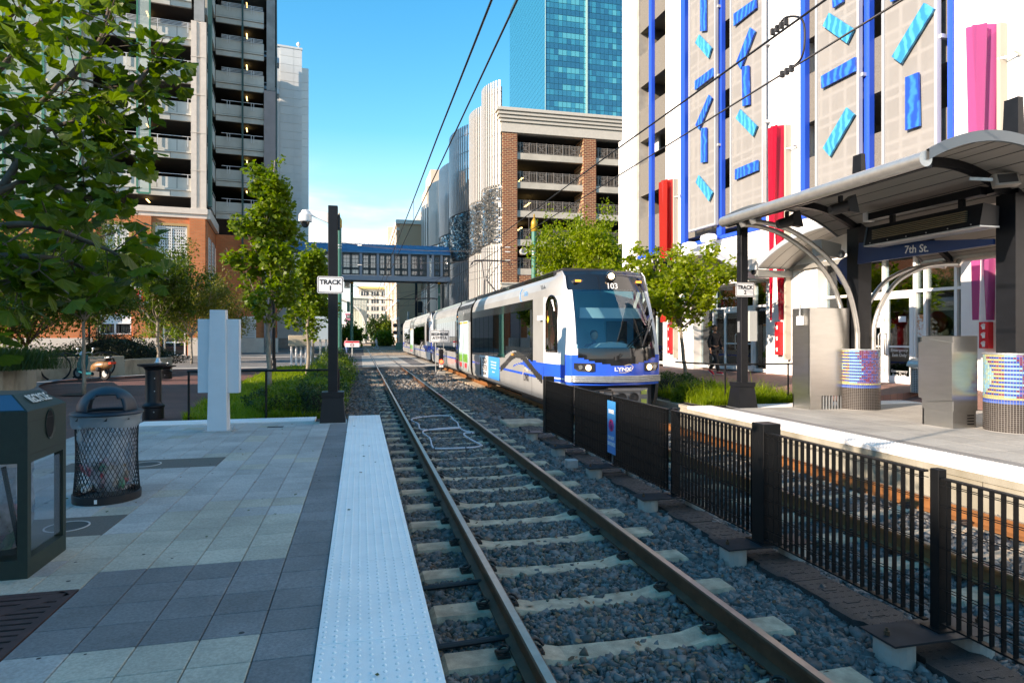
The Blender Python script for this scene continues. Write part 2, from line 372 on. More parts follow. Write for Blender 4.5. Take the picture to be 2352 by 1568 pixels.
# ---- platform 1 (near) -------------------------------------------------------
M_slab = mat('platform_slab', (0.05,0.05,0.048), 0.95, noise=0.2)
platform1 = obj('platform', MB().box(-9,-1,-0.6,0.30,13.22,-0.035), M_slab, kind='structure')
M_pav_d = mat('paver_dark', (0.195,0.192,0.190), 0.8, noise=0.18, nscale=55, bump=0.35, bscale=160, rnd=0.13, detail=3, wn=.25)
M_pav_l = mat('paver_light', (0.42,0.40,0.37), 0.8, noise=0.14, nscale=50, bump=0.3, bscale=160, rnd=0.10, detail=3, wn=.24)
M_pav_b = mat('paver_beige', (0.46,0.415,0.335), 0.8, noise=0.14, nscale=50, bump=0.3, bscale=160, rnd=0.10, detail=3, wn=.24)
PW = 0.305
def paver_mesh(m): return MB().bbox(0.003,0.003,-0.05,PW-0.003,PW-0.003,0.0,0.003).mesh('paver', m)
PM = {k: paver_mesh(v) for k, v in (('d',M_pav_d),('l',M_pav_l),('b',M_pav_b))}
cover_rects = [(-3.271,5.82,-2.051,6.43),(-3.576,8.565,-1.746,9.175),(-3.1,3.38,-1.746,4.60)]
cand = []; X0 = -0.221
for i in range(27):
    x = X0-(i+1)*PW
    for j in range(-2, 38):
        y = 1.55+j*PW
        if y+PW > 12.62: continue
        cxp, cyp = x+PW/2, y+PW/2
        if cxp < -4.3-(12.6-y)*0.26 - (0 if y < 11.5 else -0.0) and y > 9.6: continue
        if any(a-0.02 < cxp < c+0.02 and b-0.02 < cyp < d+0.02 for a,b,c,d in cover_rects): continue
        r_ = cxp*CS-cyp*SN; f_ = cxp*SN+cyp*CS
        if f_ < 0.3: vis = False
        else: vis = abs(r_/f_) < 0.86 and EYE/f_ < 0.60
        if i == 0: k = 'd'
        elif 3.38 < y < 4.85 and not (x < -2.0 and y > 4.2): k = 'd'
        elif y <= 3.38: k = 'b' if random.random() < 0.8 else 'l'
        elif y < 6.6 and x > -1.9: k = 'b' if random.random() < 0.75 else 'l'
        elif y < 5.6: k = 'b' if random.random() < 0.5 else 'l'
        elif y > 12.3: k = 'd'
        else: k = 'b' if random.random() < 0.10 else 'l'
        cand.append((0 if vis else 1, f_, x, y, k))
cand.sort()
for _, _, x, y, k in cand[:300]: obj('paver', PM[k], None, platform1, (x, y, 0))
rest = {'d':MB(),'l':MB(),'b':MB()}
for _, _, x, y, k in cand[300:]: rest[k].box(x+.003,y+.003,-0.05,x+PW-.003,y+PW-.003,random.uniform(-.001,.001))
pm = MB()
for q, k in enumerate('dlb'):
    pm.mat(q); pm._a(rest[k].v, rest[k].f)
obj('paver', pm, [mat('paver_dark_far', (0.195,0.192,0.190), 0.8, noise=0.15, nscale=30, island=0.14), mat('paver_light_far', (0.42,0.40,0.37), 0.8, noise=0.12, nscale=30, island=0.12), mat('paver_beige_far', (0.46,0.415,0.335), 0.8, noise=0.12, nscale=30, island=0.12)], platform1, kind='stuff')
# polymer concrete cover slabs with round lids
M_poly = mat('polymer_cover', (0.115,0.105,0.09), 0.9, noise=0.2, nscale=60, bump=0.4, bscale=120)
for (a,b,c,d), lx in ((cover_rects[0], -2.42),(cover_rects[1], -2.62)):
    cv = obj('utility_cover', MB().bbox(a+.004,b+.004,-0.045,c-.004,d-.004,0.001,0.003), M_poly, platform1)
    yc = (b+d)/2
    ring = MB(); ring.lathe([(0.155,-0.01),(0.155,0.006),(0.168,0.006),(0.168,-0.01)], (lx,yc,0), 40, cap=False)
    obj('lid_ring', ring, mat('worn_ring', (0.45,0.44,0.42), 0.6), cv)
    obj('lid', MB().lathe([(0.15,-0.01),(0.15,0.004)], (lx,yc,0), 36), mat('lid_iron', (0.05,0.055,0.05), 0.7), cv)
# tactile strips
M_tact = mat('tactile_white', (0.90,0.88,0.84), 0.6, noise=0.04, nscale=2.2, bump=0.25, bscale=220, wn=.13, ws=2.2)
def dome_mesh(cx, cy, z, r=0.0115, h=0.005):
    pass
def tactile(parent, x0, x1, y0, y1, nd_cap=99999, tl=0.61):
    """plates with real truncated domes"""
    plates = []
    long_y = (y1-y0) > (x1-x0)
    n = max(1, round(((y1-y0) if long_y else (x1-x0))/tl)); L = ((y1-y0) if long_y else (x1-x0))/n
    for i in range(n):
        g = 0.0015
        if long_y: m = MB().bbox(x0,y0+i*L+g,-0.05,x1,y0+(i+1)*L-g,0.012,0.002)
        else: m = MB().bbox(x0+i*L+g,y0,-0.05,x0+(i+1)*L-g,y1,0.012,0.002)
        obj('tactile_plate', m, M_tact, parent)
    sp_ = 0.061
    xs = np.arange(x0+sp_/2, x1-0.01, sp_); ys = np.arange(y0+sp_/2, y1-0.01, sp_)
    gx, gy = np.meshgrid(xs, ys); gx = gx.ravel(); gy = gy.ravel(); k = 8
    N = len(gx); vs = np.zeros((N, 2*k+1, 3)); a = np.arange(k)*2*np.pi/k
    for lv, (r, h) in enumerate(((0.0125,0.0115),(0.0075,0.0175))):
        vs[:, lv*k:(lv+1)*k, 0] = gx[:,None]+r*np.cos(a); vs[:, lv*k:(lv+1)*k, 1] = gy[:,None]+r*np.sin(a); vs[:, lv*k:(lv+1)*k, 2] = h
    vs[:, 2*k, 0] = gx; vs[:, 2*k, 1] = gy; vs[:, 2*k, 2] = 0.0182
    base = (np.arange(N)*(2*k+1))[:,None,None]
    tri = []
    for i in range(k):
        j = (i+1) % k; tri += [(i,j,k+j),(i,k+j,k+i),(k+i,k+j,2*k)]
    F = (np.array(tri)[None]+base).reshape(-1,3)
    o = obj('tactile_dome', arr_mesh('tactile_dome', vs.reshape(-1,3), F, M_tact, smooth=False), None, parent); o['kind'] = 'stuff'
tactile(platform1, -0.219, 0.389, 1.0, 13.22)
tactile(platform1, -3.95, -0.84, 12.64, 13.22)
obj('platform_edge', MB().box(0.30,-1,-0.6,0.375,13.2,-0.052), M_concrete, platform1)
# ---- platform 2 (across the tracks) -----------------------------------------
platform2 = obj('platform', MB().box(7.36,-3,-0.6,13.2,13.22,-0.04), M_slab, kind='structure')
ed = MB()
for k in range(9): ed.box(7.325, -3+k*1.83, -0.62, 7.359, -3+(k+1)*1.83-0.012, -0.05)
obj('platform_edge', ed, M_concrete_old, platform2)
obj('coping', MB().box(7.30,-3,-0.14,7.324,13.2,-0.052), M_concrete_old, platform2)
M_tact_keep = M_tact
M_tact = mat('tactile_white_sunny', (0.72,0.70,0.66), 0.65, noise=0.06, nscale=30, bump=0.2, bscale=200)  # near strip's white again, toned down in colour where sun falls
tactile(platform2, 7.29, 7.90, 1.0, 13.22, tl=0.61)
tactile(platform2, 8.5, 13.2, 12.62, 13.22)
M_p2l = mat('paver_grey', (0.36,0.345,0.31), 0.8, noise=0.10, nscale=40, bump=0.2, bscale=150, rnd=0.09, wn=.2)
M_p2d = mat('paver_grey_dark', (0.215,0.205,0.19), 0.8, noise=0.12, nscale=40, bump=0.2, bscale=150, rnd=0.09)
pl = MB().bbox(0.003,0.003,-0.05,PW*2-0.003,PW*2-0.003,0,0.003).mesh('paver', M_p2l); pd = MB().bbox(0.003,0.003,-0.05,PW-0.003,PW*2-0.003,0,0.003).mesh('paver', M_p2d)
for j in range(18):
    y = 12.61-(j+1)*PW*2
    if y < 1.8: continue
    obj('paver', pd, None, platform2, (7.905,y,0))
    for i in range(8):
        x = 7.905+PW+i*PW*2
        if x+PW*2 > 13.2: continue
        obj('paver', pl, None, platform2, (x,y,0))
# ---- plaza brick on the left, sidewalk brick on the right ---------------------
M_brickpave = brick_mat('brick_paving', ('X','Y'), (0.19,0.07,0.05), (0.13,0.055,0.045), (0.035,0.026,0.024), 0.2, 0.1, 0.006, 0.35, tint=0.22)
M_brickpave_r = brick_mat('brick_paving_light', ('X','Y'), (0.27,0.135,0.105), (0.215,0.105,0.085), (0.10,0.075,0.06), 0.2, 0.1, 0.006, 0.3, tint=0.15)
pz = MB()
pz._a([(-90,-20,-0.012),(-3.2,-20,-0.012),(-3.2,13.24,-0.012),(-90,13.24,-0.012),(-4.3,25,-0.06),(-90,25,-0.06),(-4.7,40.38,-0.30),(-90,40.38,-0.30)],
      [(0,1,2,3),(3,2,4,5),(5,4,6,7)])
plaza = obj('plaza_paving', pz, M_brickpave, kind='structure')
# light border band between plaza brick and platform pavers
bd = MB()
sw = MB()
sw._a([(13.2,-6,0.0),(14.35,-6,0.26),(13.2,13.24,0.0),(14.35,13.24,0.26),(16.5,-6,0.27),(16.5,13.24,0.27),(10.9,13.24,0.02),(10.6,20,0.18),(10.5,39,0.0),(16.5,39,0.05),(14.0,20,0.27),(16.5,20,0.27)],
      [(0,1,3,2),(1,4,5,3),(6,2,3,10),(6,10,7),(3,5,11,10),(7,10,11,9),(7,9,8)])
obj('sidewalk', sw, M_brickpave_r, kind='structure')

# ---- tracks ------------------------------------------------------------------
M_rail = mat('rail_rust', (0.105,0.05,0.026), 0.6, metal=0.25, noise=0.25, nscale=6)
M_rail_sunlit = mat('rail_rust_sunlit', (0.24,0.095,0.03), 0.6, metal=0.1, noise=0.2, nscale=4)  # same rust as the near rails, with sunlight put into its colour
M_head = mat('rail_head', (0.42,0.38,0.35), 0.28, metal=1.0, noise=0.1, nscale=10)
M_clip = mat('rail_clip', (0.035,0.026,0.022), 0.6, metal=0.4)
RT = -0.307; RB = RT-0.165
def rail_prof():
    # outline (x,z), counter-clockwise, flat base then web then head
    return [(-0.07,RB),(0.07,RB),(0.07,RB+0.012),(0.012,RB+0.032),(0.009,RT-0.045),(0.035,RT-0.034),(0.036,RT-0.008),(0.026,RT),
            (-0.026,RT),(-0.036,RT-0.008),(-0.035,RT-0.034),(-0.009,RT-0.045),(-0.012,RB+0.032),(-0.07,RB+0.012)]
def rail(parent, path, m=M_rail):
    """path: list of (x,y) at rail level"""
    pr = rail_prof(); n = len(pr); v = []; f = []; mi = []
    for i, (x, y) in enumerate(path):
        a = path[max(i-1,0)]; b = path[min(i+1,len(path)-1)]; t = Vector((b[0]-a[0], b[1]-a[1], 0)).normalized(); s = Vector((t.y,-t.x,0))
        for (px, pz_) in pr: v.append((x+s.x*px, y+s.y*px, pz_))
    for i in range(len(path)-1):
        for k in range(n):
            l = (k+1) % n; f.append((i*n+k, i*n+l, (i+1)*n+l, (i+1)*n+k)); mi.append(1 if k == 7 else 0)
    f.append(tuple(range(n))); mi.append(0)
    mb = MB(); mb.v = v; mb.f = f; mb.m = mi
    return obj('rail', mb, [m, M_head], parent)
def tie_mesh():
    # concrete tie: deeper shoulders at the rail seats, dipped in the middle, chamfered
    xs = [-1.275,-1.24,-0.95,-0.62,-0.45,0,0.45,0.62,0.95,1.24,1.275]
    tz = [-0.03,0.0,0.0,0.0,-0.035,-0.04,-0.035,0.0,0.0,0.0,-0.03]
    hw = [0.105,0.118,0.12,0.12,0.112,0.108,0.112,0.12,0.12,0.118,0.105]
    v = []; f = []
    for x, z, w in zip(xs, tz, hw):
        v += [(x,-w-0.022,-0.2),(x,-w-0.012,z-0.035),(x,-w+0.012,z),(x,w-0.012,z),(x,w+0.012,z-0.035),(x,w+0.022,-0.2)]
    for i in range(len(xs)-1):
        for k in range(5): f.append((i*6+k, (i+1)*6+k, (i+1)*6+k+1, i*6+k+1))
    f.append((5,4,3,2,1,0)); f.append(tuple((len(xs)-1)*6+k for k in range(6)))
    mb = MB(); mb.v = v; mb.f = [tuple(reversed(q)) for q in f]; mb.m = [0]*len(f); return mb.mesh('rail_tie', M_tie)
TIE = tie_mesh()
def clip_mesh():
    m = MB()
    pts = []
    for t in range(13):
        a = t/12*2*math.pi*1.35; r = 0.052-0.018*t/12
        pts.append((0.0+r*math.cos(a)*0.9, r*math.sin(a)*1.3, 0.035+0.02*math.sin(a*0.7)))
    m.tube(pts, 0.011, 5); m.bbox(-0.045,-0.055,-0.005,0.045,0.055,0.018,0.004)
    return m.mesh('clip', M_clip)
CLIP = clip_mesh()
def track(cx, label, y0, y1, phase, webm):
    t = thing('railway_track', label, 'track', (0,0,0)); t['kind'] = 'structure'; del t['category']
    path = lambda x: [(x,y0),(x,y0+10),(x,40.4),(x,63.8)]
    rail(t, path(cx-0.7525), webm); rail(t, path(cx+0.7525), webm)
    y = phase
    while y < y1:
        ti = obj('rail_tie', TIE, None, t, (cx+random.uniform(-.01,.01), y+random.uniform(-.008,.008), RB-0.006), (0,0,random.uniform(-.006,.006)))
        if y < 26:
            for s in (-1, 1):
                for q in (-1, 1): obj('clip', CLIP, None, ti, (s*0.7525+q*0.115, 0, 0.0), (0,0,0 if q > 0 else math.pi))
        y += 0.762
    return t
track1 = track(1.79, 'near track on concrete ties beside the white tactile edge', -2, 40.2, 2.55, M_rail)
track2 = track(5.89, 'far track with rusted rails coloured sunlit orange in front of the sunlit platform', -2, 40.2, 0.35, M_rail_sunlit)
# rubber drainage pipes crossing under the left rail, coloured litter
for y in (3.98, 5.0):
    obj('drain_pipe', MB().tube([(0.45,y+.28,-0.47),(1.0,y+.30,-0.46)], 0.022, 8), M_blackp, track1)

# ballast stones: one loose mass of real stones, denser near the camera
def stones(regions, name, m, top=lambda x, y: -0.50):
    P = []; Sz = []
    for (x0,x1,y0,y1,dens,sz) in regions:
        n = int((x1-x0)*(y1-y0)*dens); xs = rng.uniform(x0,x1,n); ys = rng.uniform(y0,y1,n)
        P.append(np.stack([xs,ys],1)); Sz.append(np.full(n, sz)*rng.lognormal(0,0.28,n))
    P = np.concatenate(P); Sz = np.concatenate(Sz)
    for c_, ph_ in ((1.79,2.55),(5.89,.35)):      # keep the tops of the ties clear
        dy = (P[:,1]-ph_+.381) % .762-.381
        keep = ~((abs(P[:,0]-c_) < 1.27) & (abs(dy) < .125)) | (rng.random(len(P)) < .03); P = P[keep]; Sz = Sz[keep]
    N = len(P)
    base = np.array([(-1,-1,-1),(1,-1,-1),(1,1,-1),(-1,1,-1),(-1,-1,1),(1,-1,1),(1,1,1),(-1,1,1)], dtype=float)*0.5
    T = np.array([(0,3,2),(0,2,1),(4,5,6),(4,6,7),(0,1,5),(0,5,4),(1,2,6),(1,6,5),(2,3,7),(2,7,6),(3,0,4),(3,4,7)])
    v = base[None]*(1+rng.uniform(-0.5,0.5,(N,8,3)))*np.stack([rng.uniform(.8,1.5,N),rng.uniform(.7,1.1,N),rng.uniform(.5,.9,N)],1)[:,None,:]
    ang = rng.uniform(0,2*np.pi,(N,3))
    def rot(v, a, i, j):
        c, s_ = np.cos(a)[:,None], np.sin(a)[:,None]; vi, vj = v[:,:,i].copy(), v[:,:,j].copy(); v[:,:,i] = c*vi-s_*vj; v[:,:,j] = s_*vi+c*vj
    rot(v, rng.uniform(-.6,.6,N), 1, 2); rot(v, rng.uniform(-.6,.6,N), 0, 2); rot(v, ang[:,2], 0, 1)
    v *= Sz[:,None,None]
    z = np.array([top(x,y) for x, y in P])+rng.uniform(-0.012,0.012,N)
    v[:,:,0] += P[:,0][:,None]; v[:,:,1] += P[:,1][:,None]; v[:,:,2] += z[:,None]
    F = (T[None]+(np.arange(N)*8)[:,None,None]).reshape(-1,3)
    o = obj(name, arr_mesh(name, v.reshape(-1,3), F, m), None, trackbed); o['kind'] = 'stuff'; return o
def btop(x, y):
    z = -0.545
    if 3.15 < x < 4.55: z = -0.575
    if 0.3 < x < 3.3 or 4.6 < x < 7.2: z = -0.528
    return z+0.006*math.sin(x*5+y*3)
M_stone = mat('ballast_stone', (0.118,0.115,0.108), 0.8, noise=0.2, nscale=20, island=0.55)
M_stone2 = mat('ballast_stone_brown', (0.17,0.12,0.085), 0.9, noise=0.2, nscale=20, island=0.5)
stones([(0.39,3.3,1.6,6.0,1500,0.034),(3.2,5.0,1.2,6.5,1250,0.037),(0.39,3.3,6.0,10,800,0.042),(3.2,7.3,6.5,11,480,0.05),(5.0,7.3,2.5,6.5,600,0.044),
        (0.39,4.6,10,16,330,0.058),(4.6,7.3,11,15,200,0.06),(-0.4,4.6,16,26,130,0.075),(-0.4,0.39,13.3,16,400,0.05),(4.6,7.3,15,26,40,0.08),(-0.4,4.6,26,40,60,0.09)], 'ballast', M_stone, btop)
stones([(1.1,2.5,1.6,16,330,0.026),(0.39,1.1,1.6,10,330,0.026),(-0.4,0.5,13.3,30,150,0.04),(-0.4,4.6,16,40,30,0.07)], 'ballast', M_stone2, lambda x, y: btop(x,y)+0.012)
# dry leaves between the ties
def dry_leaves(n):
    xs = rng.uniform(0.42,3.2,n); ys = 1.8+rng.uniform(0,1,n)**1.6*12; v = []; f = []
    for i, (x, y) in enumerate(zip(xs, ys)):
        a = rng.uniform(0,6.28); s_ = rng.uniform(.012,.032); t1, t2 = rng.uniform(-.5,.5,2); z = -0.492+rng.uniform(-.01,.012); k = len(v)
        for u, w in ((-1,0),(-.2,.55),(.8,.35),(1.1,0),(.6,-.5),(-.4,-.5)):
            v.append((x+s_*(u*math.cos(a)-w*math.sin(a)), y+s_*(u*math.sin(a)+w*math.cos(a)), z+s_*(u*t1+w*t2)))
        f.append(tuple(range(k,k+6)))
    mb = MB(); mb.v = v; mb.f = f; mb.m = [0]*len(f); return mb
obj('dry_leaf', dry_leaves(1100), mat('dry_leaf', (0.20,0.095,0.045), 0.8, island=0.6), trackbed, kind='stuff')
gm = MB(); rg = random.Random(12)
for k in range(46):
    x = rg.uniform(-3.8,-.3); y = rg.uniform(3.2,12); gm.lathe([(rg.uniform(.006,.018),.0008),(.0,.0022)],(x,y,0),9,cap=False)
obj('gum_spot', gm, mat('gum', (0.035,0.033,0.03), .8), platform1, kind='stuff')
def fallen(n, x0, x1, y0, y1, m):
    g = MB()
    for k in range(n):
        x = rg.uniform(x0,x1); y = rg.uniform(y0,y1); a = rg.uniform(0,6.3); s_ = rg.uniform(.012,.028); g.poly([(x+s_*r_*math.cos(a+t_),y+s_*r_*math.sin(a+t_),.016+.3*s_*abs(math.sin(t_*1.5))) for t_, r_ in ((0,1),(.9,.8),(2,.5),(3.1,.9),(4.2,.5),(5.4,.8))])
    return obj('fallen_leaf', g, m, platform1, kind='stuff')
fallen(26,-3.6,.3,3,12.5,mat('fallen_green', (0.05,.075,.015), .7)); fallen(18,-3.6,.3,3,12.5,mat('dry_leaf', (0.20,0.095,0.045), .8))
# black cable trough covers running under the fence
M_trough = mat('cable_cover', (0.030,0.027,0.026), 0.7, noise=0.25, nscale=20, bump=0.6, bscale=90)
ct = MB()
L = 0.9
for k in range(22):
    y = 1.2+k*L; w = 0.21
    outl = [(-w+.03,0),(-w+.03,.10),(-w-.02,.15),(-w-.02,.40),(-w+.03,.45),(-w+.03,L-.01),(w-.03,L-.01),(w-.03,.45),(w+.02,.40),(w+.02,.15),(w-.03,.10),(w-.03,0)]
    dz = random.uniform(-.006,.006); dx = random.uniform(-.01,.01)+3.83
    m_ = MB().prism([(dx+a, y+b) for a,b in outl], 'z', -0.60, -0.515+dz)
    for r_ in range(3):
        m_.box(dx-.06, y+.15+r_*.25, -0.515+dz, dx+.06, y+.19+r_*.25, -0.510+dz)
    for a_ in range(5):
        for b_ in range(9): m_.box(dx-.15+a_*.07, y+.04+b_*.095, -0.515+dz, dx-.15+a_*.07+.03, y+.05+b_*.095, -0.512+dz)
    tr_ = obj('cable_trough_cover', m_, M_trough)
    if k == 0: trough = tr_; tag(tr_, 'row of black studded cable covers lying in the ballast under the fence', 'cable cover')
    else: tr_.parent = trough; tr_.name = 'cover_board'
# pale concrete pad and small grey junction box in the ballast
tag(obj('concrete_pad', MB().bbox(3.35,14.55,-0.55,4.35,15.35,-0.44,0.02), M_tie), 'flat rectangular concrete pad lying on the ballast beside the far track', 'pad')
jb = thing('junction_box', 'small grey metal box on a stub in the ballast beside the near track', 'box', (3.2,9.4,-0.5))
obj('box', MB().bbox(-.09,-.07,0.08,.09,.07,.2,.008), M_galv, jb); obj('stub', MB().cyl((0,0),.045,-0.02,.08,10), M_galv, jb)
# looped white train detection cable between the rails
cl = []
def sm(pts, n=6):
    out_ = []
    for i in range(len(pts)-1):
        p0 = Vector(pts[max(i-1,0)]); p1 = Vector(pts[i]); p2 = Vector(pts[i+1]); p3 = Vector(pts[min(i+2,len(pts)-1)])
        for k in range(n):
            t = k/n; out_.append(0.5*((2*p1)+(-p0+p2)*t+(2*p0-5*p1+4*p2-p3)*t*t+(-p0+3*p1-3*p2+p3)*t*t*t))
    out_.append(Vector(pts[-1])); return out_
def D(x, y, z=-0.44): return tuple(onZ((1500+x/1.96)*.5742, (1000+y/1.96)*.5742, z))
loop = [D(840,1530),(D(720,1465)),D(700,1435),D(775,1432),D(700,1415),D(660,1385),D(645,1350),D(610,1325),D(590,1302),D(500,1297),D(350,1310),D(285,1330),D(340,1362),D(362,1405),D(500,1405),D(650,1395),D(640,1390),D(420,1408),D(375,1430),D(430,1475),D(450,1540),D(490,1555),D(650,1552),D(780,1545),D(840,1530)]
lc = MB().tube(sm(loop,5), 0.017, 7)
lo = thing('induction_loop_cable', 'white looped cable with black bands lying between the rails of the near track', 'cable')
obj('cable', lc, mat('cable_white', (0.60,0.54,0.56), 0.6), lo, smooth=True)
lb = MB(); sp_pts = sm(loop,5)
for i in range(4, len(sp_pts)-3, 9):
    lb.tube([sp_pts[i], sp_pts[i]+(sp_pts[i+1]-sp_pts[i]).normalized()*0.02], 0.0185, 7)
obj('band', lb, M_blackp, lo, kind='stuff')
# ================================================================== BUILDINGS ON THE LEFT
M_stone_b = mat('cast_stone', (0.64,0.55,0.46), 0.8, noise=0.06, nscale=2, bump=0.1)
M_spand = mat('spandrel_concrete', (0.56,0.55,0.49), 0.85, col2=(0.38,0.37,0.32), nscale=0.35, bump=0.2, bscale=20, stretch=(1,1,0.5), blend=(.4,.75))
M_grey_c = mat('grey_column_concrete', (0.27,0.28,0.27), 0.85, noise=0.2, nscale=0.5)
M_pink_c = mat('pinkish_pilaster', (0.30,0.26,0.255), 0.85, noise=0.06, nscale=1)
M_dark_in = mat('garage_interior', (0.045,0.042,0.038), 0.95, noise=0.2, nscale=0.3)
M_rail_w = mat('railing_white', (0.62,0.63,0.62), 0.5)
M_screen_g = mat('green_screen_frame', (0.035,0.20,0.13), 0.5)
M_slat_g = mat('screen_slat', (0.50,0.58,0.52), 0.5, noise=0.05)
M_brick_f = brick_mat('brick_front', ('X','Z'), (0.60,0.17,0.055), (0.50,0.13,0.04), (0.36,0.22,0.12), 0.42, 0.145, 0.012, 0.4, tint=0.10)
M_brick_s = brick_mat('brick_side', ('Y','Z'), (0.60,0.17,0.055), (0.50,0.13,0.04), (0.36,0.22,0.12), 0.42, 0.145, 0.012, 0.4, tint=0.10)
M_tan = mat('tan_surround', (0.45,0.28,0.12), 0.8)
M_louver = mat('louver_white', (0.66,0.66,0.62), 0.55)
M_darkglass = glass_mat('dark_glass', (0.05,0.06,0.07), 0.10)
M_light_y = mat('tube_light', (0.9,0.75,0.35), 0.5, emit=(1.0,0.78,0.35), estr=1.6)
GA = 6.7
c0 = dep(475, 800, 63.4); G0 = (c0.x, c0.y)
gar = thing('parking_garage', 'tall concrete parking garage on an orange brick base with green slatted screens', 'parking garage', (G0[0], G0[1], -0.33), R(GA))
def gx(x, y=600, off=0.0):
    a = R(GA); p = (G0[0]-math.sin(a)*off, G0[1]+math.cos(a)*off)
    s, z = onP(x, y, p, GA); return s, z+0.33
ZB = [15.66+3.74*k for k in range(-0, 8)]      # underside of each spandrel (local z, ground at 0)
TOP = 45.0
xl = -75.0
# beige pilasters
def pil(a, b, d=0.45, z0=14.5, z1=40.5, m=M_stone_b):
    g = MB(); w = (b-a)
    g.box(a, -d, z0, a+w*0.36, 0.3, z1); g.box(a+w*0.36, -d+0.10, z0, a+w*0.62, 0.3, z1); g.box(a+w*0.62, -d, z0, b, 0.3, z1)
    for k in range(9):
        zz = z0+k*3.74*1; 
        if zz < z1-0.1: g.box(a-0.03, -d-0.03, zz, b+0.03, -d+0.06, zz+0.06)
    return g
xr1 = gx(440)[0]; xp2 = gx(212)[0]; xp1 = gx(178)[0]
obj('pilaster', pil(xr1, 0.0, z1=33.0), M_stone_b, gar); obj('pilaster', pil(xp1, xp2, z1=33.0), M_stone_b, gar); obj('pilaster', pil(-46,-44.2), M_stone_b, gar)
cc = MB(); cc.box(xr1+.25, -0.3, 33.1, -0.2, 0.3, TOP); obj('corner_column', cc, M_grey_c, gar)
for zb in ZB:
    g = MB(); g.box(xl, -0.05, zb, xr1-0.01, 0.20, zb+0.55); g.box(xl, -0.17, zb+0.58, xr1-0.01, 0.20, zb+0.74); g.box(xl, -0.10, zb+0.77, xr1-0.01, 0.20, zb+1.85)
    x = xl
    sp_o = obj('spandrel', g, M_spand, gar); jn = MB(); x = xr1-1.3
    while x > -40: jn.box(x,-.104,zb+.77,x+.05,-.05,zb+1.84); jn.box(x-.6,-.056,zb+.02,x-.55,.0,zb+.54); x -= 1.75
    obj('panel_joint', jn, mat('joint_dark', (0.10,0.10,0.09), .9), sp_o, kind='stuff')
    rl = MB()
    for k in range(1 if zb < 28 else 4): rl.box(xl, -0.26, zb+2.12-k*0.13, xr1, -0.21, zb+2.16-k*0.13)
    x = xr1-0.3
    while x > xl: rl.box(x-.03, -0.26, zb+1.15, x+.03, -0.20, zb+2.12); x -= 2.65
    obj('railing', rl, M_rail_w, gar)
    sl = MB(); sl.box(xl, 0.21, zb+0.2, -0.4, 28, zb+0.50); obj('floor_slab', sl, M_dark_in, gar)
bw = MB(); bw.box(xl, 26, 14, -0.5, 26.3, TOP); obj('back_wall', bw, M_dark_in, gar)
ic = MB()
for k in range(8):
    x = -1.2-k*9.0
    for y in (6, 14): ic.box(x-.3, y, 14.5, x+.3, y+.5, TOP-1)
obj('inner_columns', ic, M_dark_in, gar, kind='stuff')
for i, zb in enumerate(ZB):
    for x in (-3.9-1.8, -14.5): 
        obj('tube_light', MB().box(x, 2.0, zb+3.74-0.10, x+.12, 3.6, zb+3.74-0.03) if i < 7 else MB().box(x,2,zb-.2,x+.12,3.6,zb-.12), M_light_y, gar)
obj('tube_light', MB().box(-5.7, 2.0, ZB[0]-0.12, -5.58, 3.6, ZB[0]-0.05), M_light_y, gar)
# cornice band and brick base
g = MB(); g.box(xl, -0.55, 13.95, 0.12, 0.3, 14.5); g.box(xl, -0.42, 13.55, 0.05, 0.3, 13.94); obj('cornice', g, M_stone_b, gar)
doors = [(gx(372)[0], gx(431)[0], 0.0, 2.95), (gx(228)[0], gx(303)[0], 2.1, 4.1)]
lou = [(gx(358)[0], gx(431)[0], gx(400,695)[1], gx(400,520)[1]), (gx(243)[0], gx(298)[0], gx(260,690)[1], gx(262,516)[1]), (gx(100)[0], gx(160)[0], gx(260,690)[1], gx(262,516)[1])]
holes = [(doors[0][0],doors[0][1],0,2.95),(doors[1][0],doors[1][1],2.1,4.1)]+[l for l in lou]
# brick wall built as strips around the openings
xs_ = sorted(set([xl, -0.001]+[h[0] for h in holes]+[h[1] for h in holes]))
g = MB()
for a, b in zip(xs_[:-1], xs_[1:]):
    mid = (a+b)/2; hs = sorted([(h[2],h[3]) for h in holes if h[0] <= mid <= h[1]]); z = 0.0
    for (q, w) in hs:
        if q > z+.01: g.box(a, -0.30, z, b, 0.3, q)
        z = w
    g.box(a, -0.30, z, b, 0.3, 13.55)
